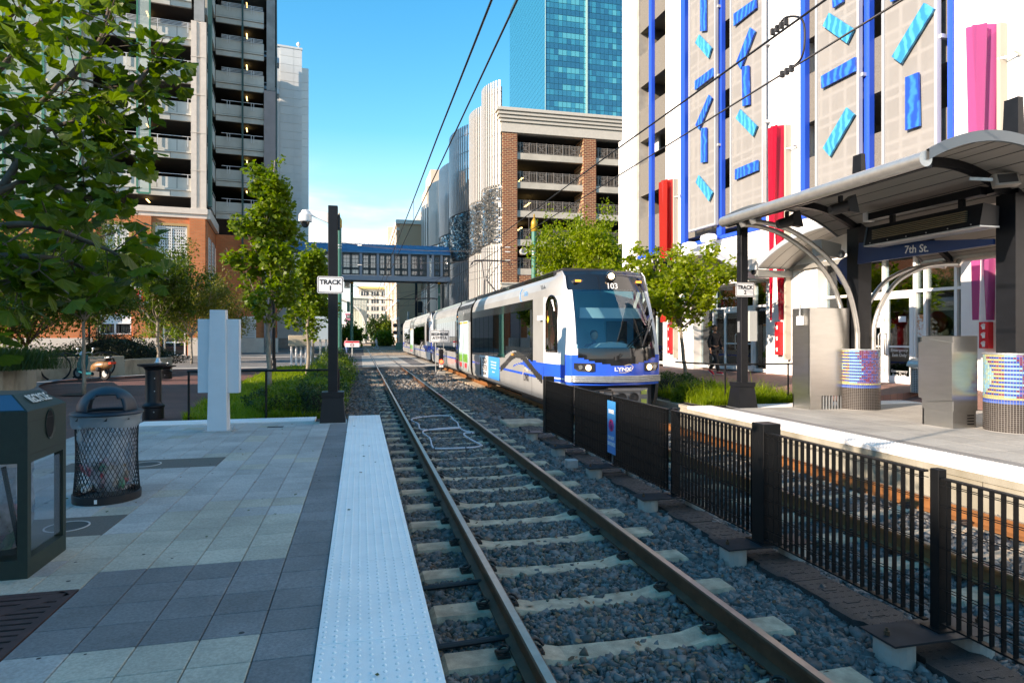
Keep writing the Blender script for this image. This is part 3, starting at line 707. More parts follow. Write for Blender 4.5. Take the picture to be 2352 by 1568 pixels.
# raised piers leave the dark vertical grooves seen in the photograph
for px0, px1 in ((309,350),(437,473),(213,224)):
    a, b = gx(px0)[0], gx(px1)[0]; g.box(a+0.0, -0.62, 0.9, b-0.0, -0.301, 13.5)
obj('brick_wall', g, M_brick_f, gar)
g = MB()
for a, b in ((xl, gx(228)[0]-.4),(gx(303)[0]+.1, gx(372)[0]-.1),(gx(431)[0]+.1,0.05)): g.box(a,-0.66,0,b,-0.3,1.75)
obj('base_course', g, M_stone_b, gar)
for (a,b,z0,z1) in lou:
    g = MB(); t = 0.25; g.box(a-t,-0.40,z1,b+t,-0.28,z1+t); g.box(a-t,-0.40,z0,a,-0.28,z1); g.box(b,-0.40,z0,b+t,-0.28,z1); obj('window_surround', g, M_tan, gar)
    w = obj('louver_window', MB().box(a,-0.12,z0,b,-0.05,z1), mat('louver_back', (0.03,0.03,0.03), 0.8), gar)
    g = MB(); m_ = (a+b)/2
    for x in (a, m_-.06, b-.12): g.box(x,-0.30,z0,x+.12,-0.16,z1)
    for f_ in (0,0.33,0.66,0.97): g.box(a,-0.31,z0+(z1-z0)*f_,b,-0.15,z0+(z1-z0)*f_+.14)
    obj('frame', g, M_louver, w)
    g = MB(); z = z0+.1
    while z < z1-.1:
        g._a([(a,-0.27,z),(b,-0.27,z),(b,-0.15,z+.13),(a,-0.15,z+.13),(a,-0.26,z-.02),(b,-0.26,z-.02),(b,-0.14,z+.11),(a,-0.14,z+.11)],[(0,1,2,3),(7,6,5,4),(0,4,5,1)]); z += .27
    for k in range(1, 14): g.box(a+(b-a)*k/14-.05,-0.25,z0,a+(b-a)*k/14+.05,-0.17,z1)
    sl_ = obj('slats', g, M_louver, w, kind='stuff')
a, b = doors[0][0], doors[0][1]
dd = obj('entrance', MB().box(a,-0.06,0,b,0.0,2.95), M_darkglass, gar)
g = MB()
for x in (a+.15, (a+b)/2-.06, b-.3): g.box(x,-0.2,0,x+.13,-0.05,2.95)
for z in (0.0, 1.25, 2.8): g.box(a+.15,-0.19,z,b-.17,-0.06,z+.12)
obj('door_frame', g, M_white, dd)
obj('notice', MB().box((a+b)/2+.35,-0.22,1.3,(a+b)/2+1.05,-0.205,1.75), mat('notice_red', (0.5,0.05,0.05), 0.6, col2=(0.7,0.7,0.68), nscale=6, stretch=(.3,1,3)), dd)
a, b = doors[1][0], doors[1][1]
dd = obj('shop_window', MB().box(a,-0.06,2.1,b,0.0,4.1), M_darkglass, gar)
g = MB()
for x in (a, (a+b)/2-.08, b-.1): g.box(x,-0.2,2.1,x+.13,-0.05,4.1)
for z in (2.1, 3.1, 4.0): g.box(a,-0.19,z,b,-0.06,z+.1)
g.box(a+.1,-.1,3.2,b-.1,-.065,4.0)
obj('frame', g, M_white, dd)
sg = gx(238,650)
g = MB().box(gx(236)[0],-0.72,gx(300,700)[1],gx(356)[0],-0.63,gx(300,655)[1]); sgn = obj('shop_sign', g, M_white, gar)
g = MB(); a = gx(238)[0]; z0 = gx(300,696)[1]; z1 = gx(300,664)[1]
for k in range(9): g.box(a+.1+k*.53, -0.78, z0+(.3 if k%3==1 else 0), a+.42+k*.53, -0.73, z1)
obj('red_band', g, mat('sign_red', (0.6,0.02,0.03), 0.5), sgn, kind='stuff')
# green slatted screens
def screen(x0, x1, z0, z1, y, rows, cols, parent, nslat):
    g = MB(); t = 0.13
    for c in range(cols+1):
        x = x0+(x1-x0)*c/cols; g.box(x-t/2, y-.18, z0, x+t/2, y, z1)
    z = z0
    zz = [z0]+[zb+0.62 for zb in ZB if z0+1 < zb+.62 < z1-.3]+[z1]
    for q in zz: g.box(x0+t/2+.001, y-.17, q-.09, x1-t/2-.001, y-.01, q+.09)
    s = obj('slatted_screen', g, M_screen_g, parent)
    g = MB()
    for k in range(nslat):
        x = x0+(x1-x0)*(k+.5)/nslat; w = (x1-x0)/nslat*0.27; g.box(x-w, y-.14, z0+.1, x+w, y-.06, z1-.1)
    obj('slat', g, M_slat_g, s, kind='stuff')
screen(gx(315,0,-.9)[0], gx(344,0,-.9)[0], gx(330,443,-.9)[1], 42, -0.75, 8, 1, gar, 13)
screen(gx(100,0,-.9)[0], gx(178,0,-.9)[0]+.2, gx(150,470)[1], TOP, -0.75, 8, 2, gar, 44)
screen(gx(-40,0,-.9)[0], gx(100,0,-.9)[0]-.1, gx(150,470)[1], TOP, -0.75, 8, 3, gar, 70)
# step back to the second block: side wall, deep green posts, spandrels
B = 9.6
sx0 = gx(497,300,B)[0]; sx1 = gx(606,300,B)[0]; sx2 = gx(636,300,B)[0]
g = MB(); g.box(-0.02, 0.31, 0, -0.5, B, 13.5); obj('side_brick', g, M_brick_s, gar)
for k,(a,b) in enumerate(((1.6,3.6),(5.2,7.6))):
    w = obj('louver_window', MB().box(-0.02,a,4.2,0.05,b,12.0), M_louver, gar)
    g = MB(); z = 4.3
    while z < 11.9: g.box(0.051,a+.1,z,.09,b-.1,z+.16); z += .34
    obj('slats', g, mat('louver_shade', (0.42,0.43,0.42), .6), w, kind='stuff')  # grey slats: the louver white with shade put into its colour
g = MB(); g.box(0.0,-0.3,13.55,0.35,B-.3,14.5); obj('cornice', g, M_stone_b, gar)
for zb in ZB:
    g = MB(); g.box(-0.3, 0.9, zb, -0.05, B-.05, zb+1.75); g.box(-0.04,.9,zb+1.95,0.0,B-.05,zb+2.0)
    obj('spandrel', g, M_spand, gar)
    g = MB(); g.box(0.0, B+.05, zb-.3, sx1, B+.3, zb+.25); g.box(0.0, B-.07, zb+.3, sx1, B+.3, zb+.45); g.box(0.0, B-.02, zb+.5, sx1, B+.3, zb+1.6)
    obj('spandrel', g, M_spand, gar)
    rl = MB()
    for k in range(1 if zb < 28 else 4): rl.box(0.6, B-.2, zb+1.95-k*.15, sx1-.1, B-.15, zb+2.0-k*.15)
    x = 1.2
    while x < sx1: rl.box(x-.03, B-.2, zb+1.1, x+.03, B-.14, zb+1.95); rl.box(x+.25, B-.2, zb+1.1, x+.30, B-.14, zb+1.95); x += 2.55
    obj('railing', rl, M_rail_w, gar)
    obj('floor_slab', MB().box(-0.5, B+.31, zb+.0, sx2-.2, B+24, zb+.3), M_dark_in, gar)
    obj('tube_light', MB().box(3.1, B+2.0, zb+3.4, 3.22, B+3.4, zb+3.47), M_light_y, gar)
xg = gx(557,300,B-.6)[0]
obj('green_post', MB().box(xg-.10, B-.6, 10.5, xg+.10, B-.4, TOP), mat('post_green', (0.012,0.06,0.05), .5), gar)
obj('green_post', MB().box(0.12, -.35, 14.8, 0.5, 0.1, TOP), mat('post_green', (0.012,0.06,0.05), .5), gar)
obj('pilaster', MB().box(sx1+.02, B-.35, 0, sx2-.15, B+.3, 30.5), M_pink_c, gar)
obj('corner_column', MB().box(sx1+.3, B-.2, 30.6, sx2-.2, B+.3, TOP), M_grey_c, gar)
obj('end_wall', MB().box(sx2-.14, B+.0, 14, sx2, B+24, TOP-.5), mat('green_end_wall', (0.03,0.07,0.07), .6, noise=.3, nscale=.4), gar)
g = MB(); g.box(0, B-.1, 0, sx2-.2, B+.29, 13.5); obj('brick_wall', g, M_brick_f, gar)
a, b = gx(556,770,B-.3)[0], gx(588,770,B-.3)[0]
w = obj('louver_window', MB().box(a,B-.2,.4,b,B-.11,4.2), M_louver, gar); g = MB(); z = .6
while z < 4: g.box(a+.15,B-.24,z,b-.15,B-.2,z+.13); z += .27
obj('slats', g, mat('louver_shade', (0.42,0.43,0.42), .6), w, kind='stuff')
g = MB(); g.box(sx2-.5, B+.3, 0, sx2, B+24, 13.9); obj('side_brick', g, M_brick_s, gar)
obj('base_course', MB().box(0, B-.35, 0, sx2+.15, B-.12, 1.7), M_stone_b, gar)
obj('roof', MB().box(xl, 0.3, TOP, -0.2, 30, TOP+.3), M_grey_c, gar); obj('roof', MB().box(-0.1, B+.3, TOP-3.5, sx2, 34, TOP-3.2), M_grey_c, gar)
# a few parked cars whose roofs show over the parapets
def car(loc, rz, col, label, cname):
    t = thing('parked_car', label, 'car', loc, rz, 'cars parked in the left garage')
    prof = [(-2.2,.3),(-2.2,.85),(-1.9,1.0),(-1.35,1.05),(-.8,1.5),(.9,1.52),(1.6,1.05),(2.15,.98),(2.25,.6),(2.2,.3)]
    obj('body', MB().prism([(y,z) for y,z in prof], 'x', -.88, .88), mat('car_'+cname, col, .25, coat=.6), t)
    g = MB(); g.prism([(-1.2,1.06),(-.75,1.42),(.85,1.44),(1.4,1.06)], 'x', -.89, .89); obj('windows', g, M_blackp, t)
    for s in (-1,1):
        for y in (-1.4,1.4):
            g = MB(); g.M = Matrix.Translation((s*.8,y,.33)) @ Matrix.Rotation(R(90),4,'Y'); g.lathe([(.33,-.11),(.33,.11)],(0,0,0),14); obj('wheel', g, M_rubber, t)
    return t
ga = R(GA)
def gpt(x, y, z): return (G0[0]+x*math.cos(ga)-y*math.sin(ga), G0[1]+x*math.sin(ga)+y*math.cos(ga), z-.33)
car(gpt(-4.2,2.6,ZB[4]+.56), ga, (0.5,0.02,0.04), 'red car parked behind the garage parapet with only its roof showing', 'red')
car(gpt(-4.2,2.6,ZB[2]+.56), ga, (0.7,0.72,0.72), 'white car parked behind the parapet two decks below the red car', 'white')
car(gpt(-4.4,2.6,ZB[1]+.56), ga, (0.45,0.46,0.46), 'silver car parked on the lowest open deck of the garage', 'silver')
car(gpt(4.6,B+3.2,ZB[5]+.31), ga+R(90), (0.35,0.5,0.6), 'pale blue car seen through the railing of the recessed garage wing, upper one', 'blue')
car(gpt(4.6,B+3.2,ZB[4]+.31), ga+R(90), (0.5,0.58,0.62), 'pale grey car behind the railing one deck below the pale blue car', 'grey')

# ---------------------------------------------------------------- white panelled tower
TW = 98.0
p0 = dep(643, 500, TW); TA = 9.0
tow = thing('white_tower', 'white panelled tower behind the left parking garage', 'tower', (p0.x, p0.y, -0.33), R(TA))
M_panel = mat('tower_panel', (0.70,0.70,0.66), 0.55, noise=0.02, rnd=0.03, nscale=1)
def tx(x, y=500): s, z = onP(x, y, (p0.x,p0.y), TA); return s, z+.33
x_a, x_b, x_c = 0, tx(694)[0], tx(713)[0]
zt = tx(660,110)[1]; zt2 = tx(705,139)[1]
obj('core', MB().box(-8,.06,0,x_b-.02,18,zt-.05), M_panel, tow); obj('core', MB().box(x_b,3.06,0,x_c-.02,18,zt2-.05), M_panel, tow)
nr = 36; ph = zt/nr
pmx = [(x_a, x_b*0.62), (x_b*0.62, x_b)]
for k in range(nr):
    for a, b in pmx: obj('panel', MB().box(a+.03,0,k*ph+.03,b-.03,.06,(k+1)*ph-.03), M_panel, tow)
for k in range(int(zt2/ph)):
    obj('panel', MB().box(x_b+.03,3.0,k*ph+.03,x_c-.03,3.06,(k+1)*ph-.03), M_panel, tow)
obj('parapet', MB().box(-8,-.06,zt,x_b+.05,18,zt+.3), M_panel, tow)
ant = MB(); ant.tube([(x_b-.5,1,zt+.3),(x_b-.5,1,zt+1.6)], .05, 6); ant.sphere((x_b-.5,1,zt+1.2), .3, 8, 6); obj('antenna', ant, M_white, tow)
base = MB().box(x_b-9,-.1,0,x_c+.1,.0,1.6)
obj('base_course', base, M_concrete, tow)

# ---------------------------------------------------------------- footbridge
BD = 80.0
pb = dep(655, 600, BD); bx = lambda x, y=600: (lambda r: (r[0], r[1]))(onP(x, y, (pb.x,pb.y), 0.5))
br = thing('footbridge', 'covered steel footbridge with blue roof and glazed bays spanning the tracks', 'footbridge', (pb.x,pb.y,0), R(.5))
bl, brr = bx(640)[0], bx(1034)[0]
zr0 = bx(800,563)[1]; zr1 = bx(800,577)[1]; zw1 = bx(800,579)[1]; zw0 = bx(800,633)[1]; zb0 = bx(800,642)[1]
M_bfr = mat('bridge_frame', (0.19,0.25,0.31), .5); M_bdk = mat('bridge_dark', (0.018,0.035,0.038), .5)
M_broof = mat('bridge_roof_blue', (0.02,0.19,0.36), .45, noise=.15, nscale=2)
g = MB(); g.prism([(-.3,zr1-.15),(3.6,zr1-.15),(3.6,zr1),(1.65,zr0+.45),(-.3,zr1)], 'x', bl, brr)
x = bl
while x < brr: g.prism([(-.36,zr1),(1.65,zr0+.52),(3.6,zr1),(1.65,zr0+.40),], 'x', x, x+.08); x += .55
obj('roof', g, M_broof, br)
g = MB(); g.box(bl,-.12,zw1,brr,.12,zr1-.16); g.box(bl,-.15,zw0-.55,brr,.15,zw0-.05); g.box(bl,-.12,zw0-.05,brr,.1,zw0+.1); g.box(bl,3.2,zw1,brr,3.4,zr1-.16); g.box(bl,3.2,zw0-.55,brr,3.4,zw0)
obj('girder', g, M_bfr, br)
obj('floor', MB().box(bl,.16,zw0-.5,brr,3.19,zw0-.3), M_bdk, br)
px = [670,703,738,753,779,788,829,869,878,901,938,947,984,994,1012,1030]
posts_px = [(700,5),(740,5),(783,5),(829,6),(868,5),(902,5),(940,5),(983,5),(994,5),(1014,5)]
for x,w in posts_px:
    a = bx(x)[0]; obj('bridge_post', MB().box(a-.16,-.14,zw0+.101,a+.16,.14,zw1-.001), M_bfr, br)
M_bglass = glass_mat('bridge_glass', (0.22,0.26,0.28), 0.12, rough=.05)
edges_ = [bl]+[bx(x)[0] for x,w in posts_px]+[brr]
for a, b in zip(edges_[:-1], edges_[1:]):
    if b-a < .9: continue
    w = obj('window', MB().box(a+.17,-.03,zw0+.12,b-.17,.0,zw1-.05), M_bglass, br)
    g = MB(); n = 2 if b-a > 1.8 else 1; ww = (b-a)
    g.box(a+.17,-.10,zw1-.35,b-.17,-.04,zw1-.05); g.box(a+.17,-.1,zw0+.12,b-.17,-.04,zw0+.3); zt_ = zw0+(zw1-zw0)*.36; g.box(a+.17,-.1,zt_-.32,b-.17,-.04,zt_)
    for k in range(n+1):
        xx = a+.17+(ww-.34)*k/n; g.box(xx-.13,-.1,zw0+.12,xx+.13,-.035,zw1-.06)
    for q in (.55,.72): g.box(a+.17,-.09,zw0+(zw1-zw0)*q,b-.17,-.05,zw0+(zw1-zw0)*q+.05)
    for k in range(n*3):
        xx = a+.17+(ww-.34)*(k+.5)/(n*3); g.box(xx-.02,-.09,zw0+.2,xx+.02,-.05,zw1-.3)
    obj('mullion', g, M_bdk, w)
g = MB()
for x in (1019,):
    a = bx(x)[0]; g.box(a-.2,.5,-.3-0.0,a+.2,.9,zw0-.56)
obj('bridge_column', g, M_bdk, br)
bx2, bz2 = bx(985,648); obj('bridge_column', MB().box(bx2-.15,.5,-.3,bx2+.2,.9,zw0-.56), M_bdk, br)
# ================================================================== MIDDLE: BRICK GARAGE WITH METAL SCREENS, GLASS TOWER, FAR STREET
M_brk2 = brick_mat('brick_garage', ('X','Z'), (0.26,0.065,0.03), (0.12,0.028,0.02), (0.42,0.28,0.15), 0.52, 0.19, 0.028, 0.4, tint=0.12)
M_cor = mat('cornice_stone', (0.50,0.46,0.39), .8, noise=.05)
M_beam = mat('beam_concrete', (0.44,0.40,0.33), .85, noise=.12, nscale=.7)
M_rail_m = mat('railing_bronze', (0.20,0.175,0.15), .5)
g0 = dep(1155, 600, 66.0); BX = (g0.x, g0.y)
bg_ = thing('brick_garage', 'brick parking garage with concrete cornice and barred open decks', 'parking garage', (g0.x, g0.y, -.33), 0)
def bxz(x, y=400): s, z = onP(x, y, BX, 0); return s, z+.33
ztop = bxz(1160,248)[1]; zc0 = bxz(1160,303)[1]; W = 62
obj('brick_pier', MB().box(0,0,0,bxz(1188)[0],3,zc0), M_brk2, bg_)
p2a, p2b = bxz(1340)[0], bxz(1369)[0]
obj('brick_pier', MB().box(p2a,0,0,p2b,3,zc0), M_brk2, bg_); obj('brick_pier', MB().box(p2a*2-bxz(1188)[0]+.3,0,0,p2b*2-bxz(1188)[0],3,zc0), M_brk2, bg_)
g = MB()
for k in range(5):
    z = zc0+(ztop-zc0)*(0 if k == 0 else .42+.14*(k-1)); z2 = zc0+(ztop-zc0)*(.42 if k == 0 else .42+.14*k)-.12
    g.box(-.2-.13*k, -.1-.13*k, z, W, 3, z2); g.box(-.2-.13*k+.1, -.1-.13*k+.1, z2, W, 3, z2+.121)
obj('cornice', g, M_cor, bg_)
p1 = bxz(1188)[0]
tops = [bxz(1190,y)[1] for y in (349.8,416.3,482.5,549.0)]
for zt_ in tops+[tops[-1]-3.05]:
    for (a, b) in ((p1,p2a),(p2b,p2b+p2a-p1)):
        obj('deck_beam', MB().box(a,.15,zt_-.66,b,.6,zt_), M_beam, bg_)
        g = MB(); x = a+.1; z1 = zt_+1.12
        g.box(a,.28,z1-.04,b,.33,z1); g.box(a,.28,z1-.20,b,.32,z1-.17); g.box(a,.28,zt_+.10,b,.33,zt_+.14)
        i = 0
        while x < b:
            g.box(x-.018,.29,zt_+.12,x+.018,.32,z1-.04); x += .17; i += 1
        nb = 4
        for k in range(nb):
            xx = a+(b-a)*(k+.5)/nb; g.box(xx-.55,.26,zt_,xx-.50,.34,z1+.05); g.box(xx+.50,.26,zt_,xx+.55,.34,z1+.05)
            for s in (-1,1): g.bar((xx-s*.5,.30,zt_+.14),(xx+s*.5,.30,z1-.2),.03,.03)
            g.box(xx-.16,.285,(zt_+z1)/2-.2,xx+.16,.315,(zt_+z1)/2-.16); g.box(xx-.16,.285,(zt_+z1)/2+.1,xx+.16,.315,(zt_+z1)/2+.14)
        obj('railing', g, M_rail_m, bg_)
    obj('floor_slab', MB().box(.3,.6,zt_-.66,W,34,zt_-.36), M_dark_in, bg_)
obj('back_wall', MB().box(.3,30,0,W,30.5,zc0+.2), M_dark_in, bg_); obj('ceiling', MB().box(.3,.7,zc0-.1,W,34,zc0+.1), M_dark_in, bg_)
zb_ = tops[-1]-3.05-.4
g = MB(); g.box(p1,.1,zb_-4.2,p2a,.5,zb_-.3); g.box(p2b,.1,zb_-4.2,W,.5,zb_-.3); obj('brick_wall', g, M_brk2, bg_)
g = MB(); zq = bxz(1160,660)[1]; g.box(-.1,-.15,0,W,0.09,zq); g.box(-.25,-.3,zq,W,0.09,zq+.35); g.box(-.35,-.4,zq+.35,W,.09,zq+.5); obj('base_course', g, M_cor, bg_)
for k,(x,z) in enumerate([(bxz(1217,393)),(bxz(1235,452)),(bxz(1215,512))]): obj('tube_light', MB().box(x-.1,3,z-.04,x+.06,5.5,z+.04), M_light_y, bg_)
vp = bxz(1201,578); g = MB(); g.M = Matrix.Translation((vp[0], -.5, vp[1])) @ Matrix.Rotation(R(90),4,'X') @ Matrix.Rotation(R(0),4,'Y'); g.lathe([(.32,-1.1),(.36,-.4),(.36,.0),(.28,.0),(.28,-.3)],(0,0,0),18); obj('vent_pipe', g, mat('vent', (0.6,0.58,0.52),.5), bg_)
g = MB(); g.M = Matrix.Translation((vp[0], -.48, vp[1])) @ Matrix.Rotation(R(90),4,'X'); g.lathe([(.27,-.32),(.27,-.30)],(0,0,0),18); obj('vent_grille', g, mat('vent_orange', (0.6,0.22,0.05),.6), bg_)
obj('brick_wall', MB().box(0,-.14+.3,zb_-4.4,p1,0,zb_-4.3), M_brk2, bg_)

# curved metal screens along the side of the brick garage
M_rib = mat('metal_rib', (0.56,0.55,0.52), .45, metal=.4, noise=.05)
M_rib2 = mat('metal_rib_shaded', (0.50,0.51,0.52), .35, metal=.7, noise=.08)  # copy of the rib metal with shade put into its colour
M_flap = mat('mirror_flap', (0.62,0.62,0.60), .18, metal=1.0, island=.25)
SX = g0.x-.15
wid = [6.2,8,14,14,14,14,14,14,16,16]; ys_ = [g0.y+.2]
for w_ in wid: ys_.append(ys_[-1]+w_)
tops_z = [28.6,28.3,28.9,28.0,28.6,27.6,28.2,27.5,28,28]
scr = thing('metal_screens', 'row of tall curved ribbed silver screens covering the garage side facing the tracks', 'facade screen', (SX, ys_[0], -.33), 0)
for i in range(len(ys_)-1):
    ya, yb = ys_[i]-ys_[0], ys_[i+1]-ys_[0]; w = yb-ya; bul = (1.3,1.45,2.3,2.0,2.2,2.2,2.2,2.2,2.2,2.2)[i]; zt_ = tops_z[i]
    n = int(min(30, max(16, w/.34))) if i < 5 else 14
    # arc through (0,ya),(−bul,mid),(0,yb)
    rad = (w*w/4+bul*bul)/(2*bul); cx_ = rad-bul; half = math.asin(min(1,(w/2)/rad)); half = half if bul < w/2 else math.pi-half
    g = MB(); prev = None
    def P(t, r=rad): a = -half+2*half*t; return (cx_-r*math.cos(a), (ya+yb)/2+r*math.sin(a))
    zlo, zhi = zt_*.32, zt_*.60
    tq = 0.06
    for k in range(n):
        t0 = (k+.12)/n; t1 = (k+.62)/n
        a = P(t0, rad+.12); b = P(t1, rad+.12); c = P(t1); d = P(t0)
        for z0, z1 in ((0,zt_*.40),(zt_*.62,zt_)):
            g._a([(a[0],a[1],z0),(b[0],b[1],z0),(c[0],c[1],z0),(d[0],d[1],z0),(a[0],a[1],z1),(b[0],b[1],z1),(c[0],c[1],z1),(d[0],d[1],z1)],
                 [(0,1,5,4),(1,2,6,5),(2,3,7,6),(3,0,4,7),(4,5,6,7)])
    for q in range(13):
        zz = zt_*(q+.5)/13
        for k in range(14):
            a = P(k/14, rad-.12); b = P((k+1)/14, rad-.12); g.bar((a[0],a[1],zz),(b[0],b[1],zz),.05,.09)
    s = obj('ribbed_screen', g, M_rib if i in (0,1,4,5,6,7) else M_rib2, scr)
    # inner backing skin of the lower part
    g = MB()
    for k in range(14):
        a = P(k/14, rad-.2); b = P((k+1)/14, rad-.2); g.quad((a[0],a[1],0),(b[0],b[1],0),(b[0],b[1],zt_*.64),(a[0],a[1],zt_*.64))
        if i in (0,1,5,6,7): g.quad((a[0],a[1],zt_*.64),(b[0],b[1],zt_*.64),(b[0],b[1],zt_-.6),(a[0],a[1],zt_-.6))
    obj('screen_backing', g, mat('screen_back', (0.09,0.10,0.11), .6, metal=.3) if i > 1 and i < 5 else mat('screen_back_light', (0.34,0.34,0.32), .6, metal=.3), s)
    # band of small mirror flaps
    N_c = int(min(60, max(16, w/.26))); rows = 34 if i < 4 else 16; vs = []; fs = []
    z0, z1 = zt_*.41, zt_*.615
    for rr in range(rows):
        for k in range(N_c):
            if rng.random() < .08: continue
            t0 = (k+.08)/N_c; t1 = (k+.92)/N_c; zq0 = z0+(z1-z0)*(rr+.06)/rows; zq1 = z0+(z1-z0)*(rr+.9)/rows; o_ = rng.uniform(-.02,.16)
            a = P(t0, rad+.05); b = P(t1, rad+.05); a2 = P(t0, rad+.05+o_); b2 = P(t1, rad+.05+o_); e = len(vs)
            vs += [(a2[0],a2[1],zq0),(b2[0],b2[1],zq0),(b[0],b[1],zq1),(a[0],a[1],zq1)]; fs.append((e,e+1,e+2,e+3))
    mb = MB(); mb.v = vs; mb.f = fs; mb.m = [0]*len(fs)
    obj('mirror_flap', mb, M_flap, s, kind='stuff')
obj('garage_side', MB().box(.6,.5,0,1.2,ys_[-1]-ys_[0],24), M_grey_c, scr)

# glass tower
TD = 142.0
t0 = dep(1253, 300, TD)
gt = thing('glass_tower', 'teal glass office tower rising behind the brick garage', 'tower', (t0.x, t0.y, -.33), 0)
M_tg = []
for i, c in enumerate(((0.010,0.17,0.27),(0.012,0.23,0.33),(0.008,0.12,0.21),(0.05,0.36,0.42))):
    M_tg.append(mat('tower_glass_%s' % 'abcd'[i], c, 0.08, metal=0.0, spec=1.0, coat=.6))
M_tleft = mat('tower_glass_side', (0.008,0.17,0.26), .10, metal=.1, coat=.5)
M_mull = mat('tower_mullion', (0.02,0.16,0.20), .4, metal=.5)
def twx(x, y=300): s, z = onP(x, y, (t0.x,t0.y), 0); return s, z+.33
wR = 50; HT = 92
obj('core', MB().box(.3,.8,0,wR-.2,36,HT-1), mat('tower_core', (0.02,0.07,0.08), .7), gt)
nx = 50; pw = wR/nx*1.0; fh = 3.9*1.0
ph_ = twx(1300,30)[1]
rowsN = int(HT/1.3)
cols_vis = int(twx(1440)[0]/pw)+1
k_ = 0
far_g = [MB() for _ in range(1)][0]
for r_ in range(rowsN):
    z0 = r_*1.3; z1 = z0+1.3
    for c_ in range(nx):
        x0_ = c_*pw; isn = (r_ % 3 == 0)
        rr = random.random()
        mi = 2 if isn or rr < .25 else (0 if rr < .7 else 1)
        if c_ in (9,) or (c_ > 10 and (c_-10) % 7 == 6 and r_ % 3 == 1): mi = 3
        if 2 <= c_ < 9 and r_ % 3 == 2 and c_ >= 2+(r_//3)%3: mi = 3 if rr < .7 else 1
        vis = z0 > 50 and z0 < 78 and c_ < cols_vis
        if vis and k_ < 300:
            obj('glass_pane', MB().box(x0_+.05,-.02+random.uniform(-.01,.01),z0+.06,x0_+pw-.05,.03,z1-.06), M_tg[mi], gt); k_ += 1
        else:
            far_g.mat(mi); far_g.box(x0_+.05,-.02,z0+.06,x0_+pw-.05,.03,z1-.06)
for r_ in range(rowsN):
    for c_ in range(26):
        far_g.mat(4); y = c_*35/26; far_g.box(-.02,y+.03,r_*1.3+.03,.02,y+35/26-.03,(r_+1)*1.3-.03)
obj('glass_pane', far_g, M_tg+[M_tleft], gt, kind='stuff')
obj('curtain_frame', MB().box(.04,.04,0,wR,.6,HT), M_mull, gt)
obj('curtain_frame', MB().box(.05,.61,0,.6,35,HT), M_mull, gt)
xw = 9*pw
obj('light_column', MB().box(xw+.5,-.25,0,xw+.9,-.05,HT), mat('tower_fin', (0.35,0.55,0.5), .4), gt)
g = MB()
for k in range(6): g.box(.3,-.35,0,.4,-.05,HT) if k == 0 else None
obj('corner_fin', MB().box(-.12,-.15,0,.0,-.0,HT), mat('tower_fin', (0.35,0.55,0.5), .4), gt)

# far street buildings seen under and beside the bridge
def block(name, label, cat, x0, x1, ytop, depth, m, floors, cols, thick=20, wm=None, groundz=-.33, win=True, ang=0.0, arch=False):
    p = dep((x0+x1)/2, 700, depth); t = thing(name, label, cat, (p.x,p.y,groundz), R(ang))
    a, _ = onP(x0, 700, (p.x,p.y), ang); b, zt_ = onP(x1, ytop, (p.x,p.y), ang); H_ = zt_-groundz
    obj('wall', MB().box(a,0,0,b,thick,H_), m, t); obj('roof', MB().box(a-.3,-.3,H_,b+.3,thick,H_+.5), m, t)
    if win:
        fh_ = H_/floors; cw = (b-a)/cols
        for f_ in range(floors):
            for c_ in range(cols):
                w = obj('window', MB().box(a+cw*(c_+.14), -.06, fh_*(f_+.3), a+cw*(c_+.86), -.01, fh_*(f_+.86)), wm, t)
                g = MB()
                for q in (.33,.66): g.box(a+cw*(c_+.14+.72*q)-.08,-.12,fh_*(f_+.3),a+cw*(c_+.14+.72*q)+.08,-.061,fh_*(f_+.86))
                obj('mullion', g, M_white, w)
    return t, a, b, H_
M_cream = mat('cream_wall', (0.74,0.70,0.62), .8); M_tanw = mat('tan_stone', (0.60,0.38,0.24), .8); M_mint = mat('mint_wall', (0.50,0.58,0.52), .8)
M_dw = mat('far_window', (0.05,0.07,0.08), .3)
t, a, b, H_ = block('cream_building', 'cream building with banded dark windows at the far end of the tracks', 'building', 826, 896, 668, 190, M_cream, 7, 3, wm=M_dw)
obj('roof_trim', MB().box(a-.5,-.8,H_+.5,b+.3,0,H_+1.1), mat('yellow_trim', (0.75,0.55,0.2), .7), t)
up = MB(); up.box(4.0,4,H_+.5,b+10,20,H_+20); up.box(6.0,.2,H_+7.5,b+4,4,H_+8.2); up.box(8.0,-.2,H_+12,b+4,4,H_+12.7); obj('upper_wing', up, mat('peach_wall', (0.72,0.56,0.42), .8), t)
t, a, b, H_ = block('mint_building', 'pale mint arched building on the left side of the far tracks', 'building', 811, 843, 687, 178, M_mint, 5, 2, thick=6, win=False)
g = MB()
for k in range(9):
    x = a+(b-a)*k/9; g.box(x,-.08,0,x+.12,-.01,H_)
obj('wall_rib', g, M_cream, t)
# arched ribbed vault over the far plaza
vp_ = dep(838, 790, 168); va = thing('arched_canopy', 'white ribbed vault arching over the plaza beside the far buildings', 'canopy', (vp_.x,vp_.y,-.33), R(0))
g = MB()
for k in range(16):
    a0_ = math.pi*.5*k/16; a1_ = math.pi*.5*(k+1)/16; r_ = 9.0
    g._a([(-r_*1.0+r_*math.sin(a0_),0,4+r_*math.cos(a0_)*.9),(-r_+r_*math.sin(a1_),0,4+r_*math.cos(a1_)*.9),(-r_+r_*math.sin(a1_),14,4+r_*math.cos(a1_)*.9),(-r_+r_*math.sin(a0_),14,4+r_*math.cos(a0_)*.9)],[(0,1,2,3)])
    g.bar((-r_+r_*math.sin(a0_),-.1,4+r_*math.cos(a0_)*.9),(-r_+r_*math.sin(a1_),-.1,4+r_*math.cos(a1_)*.9),.2,.35)
g.box(-.3,0,0,.1,14,4.1)
obj('vault', g, mat('vault_white', (0.62,0.64,0.60), .5), va)
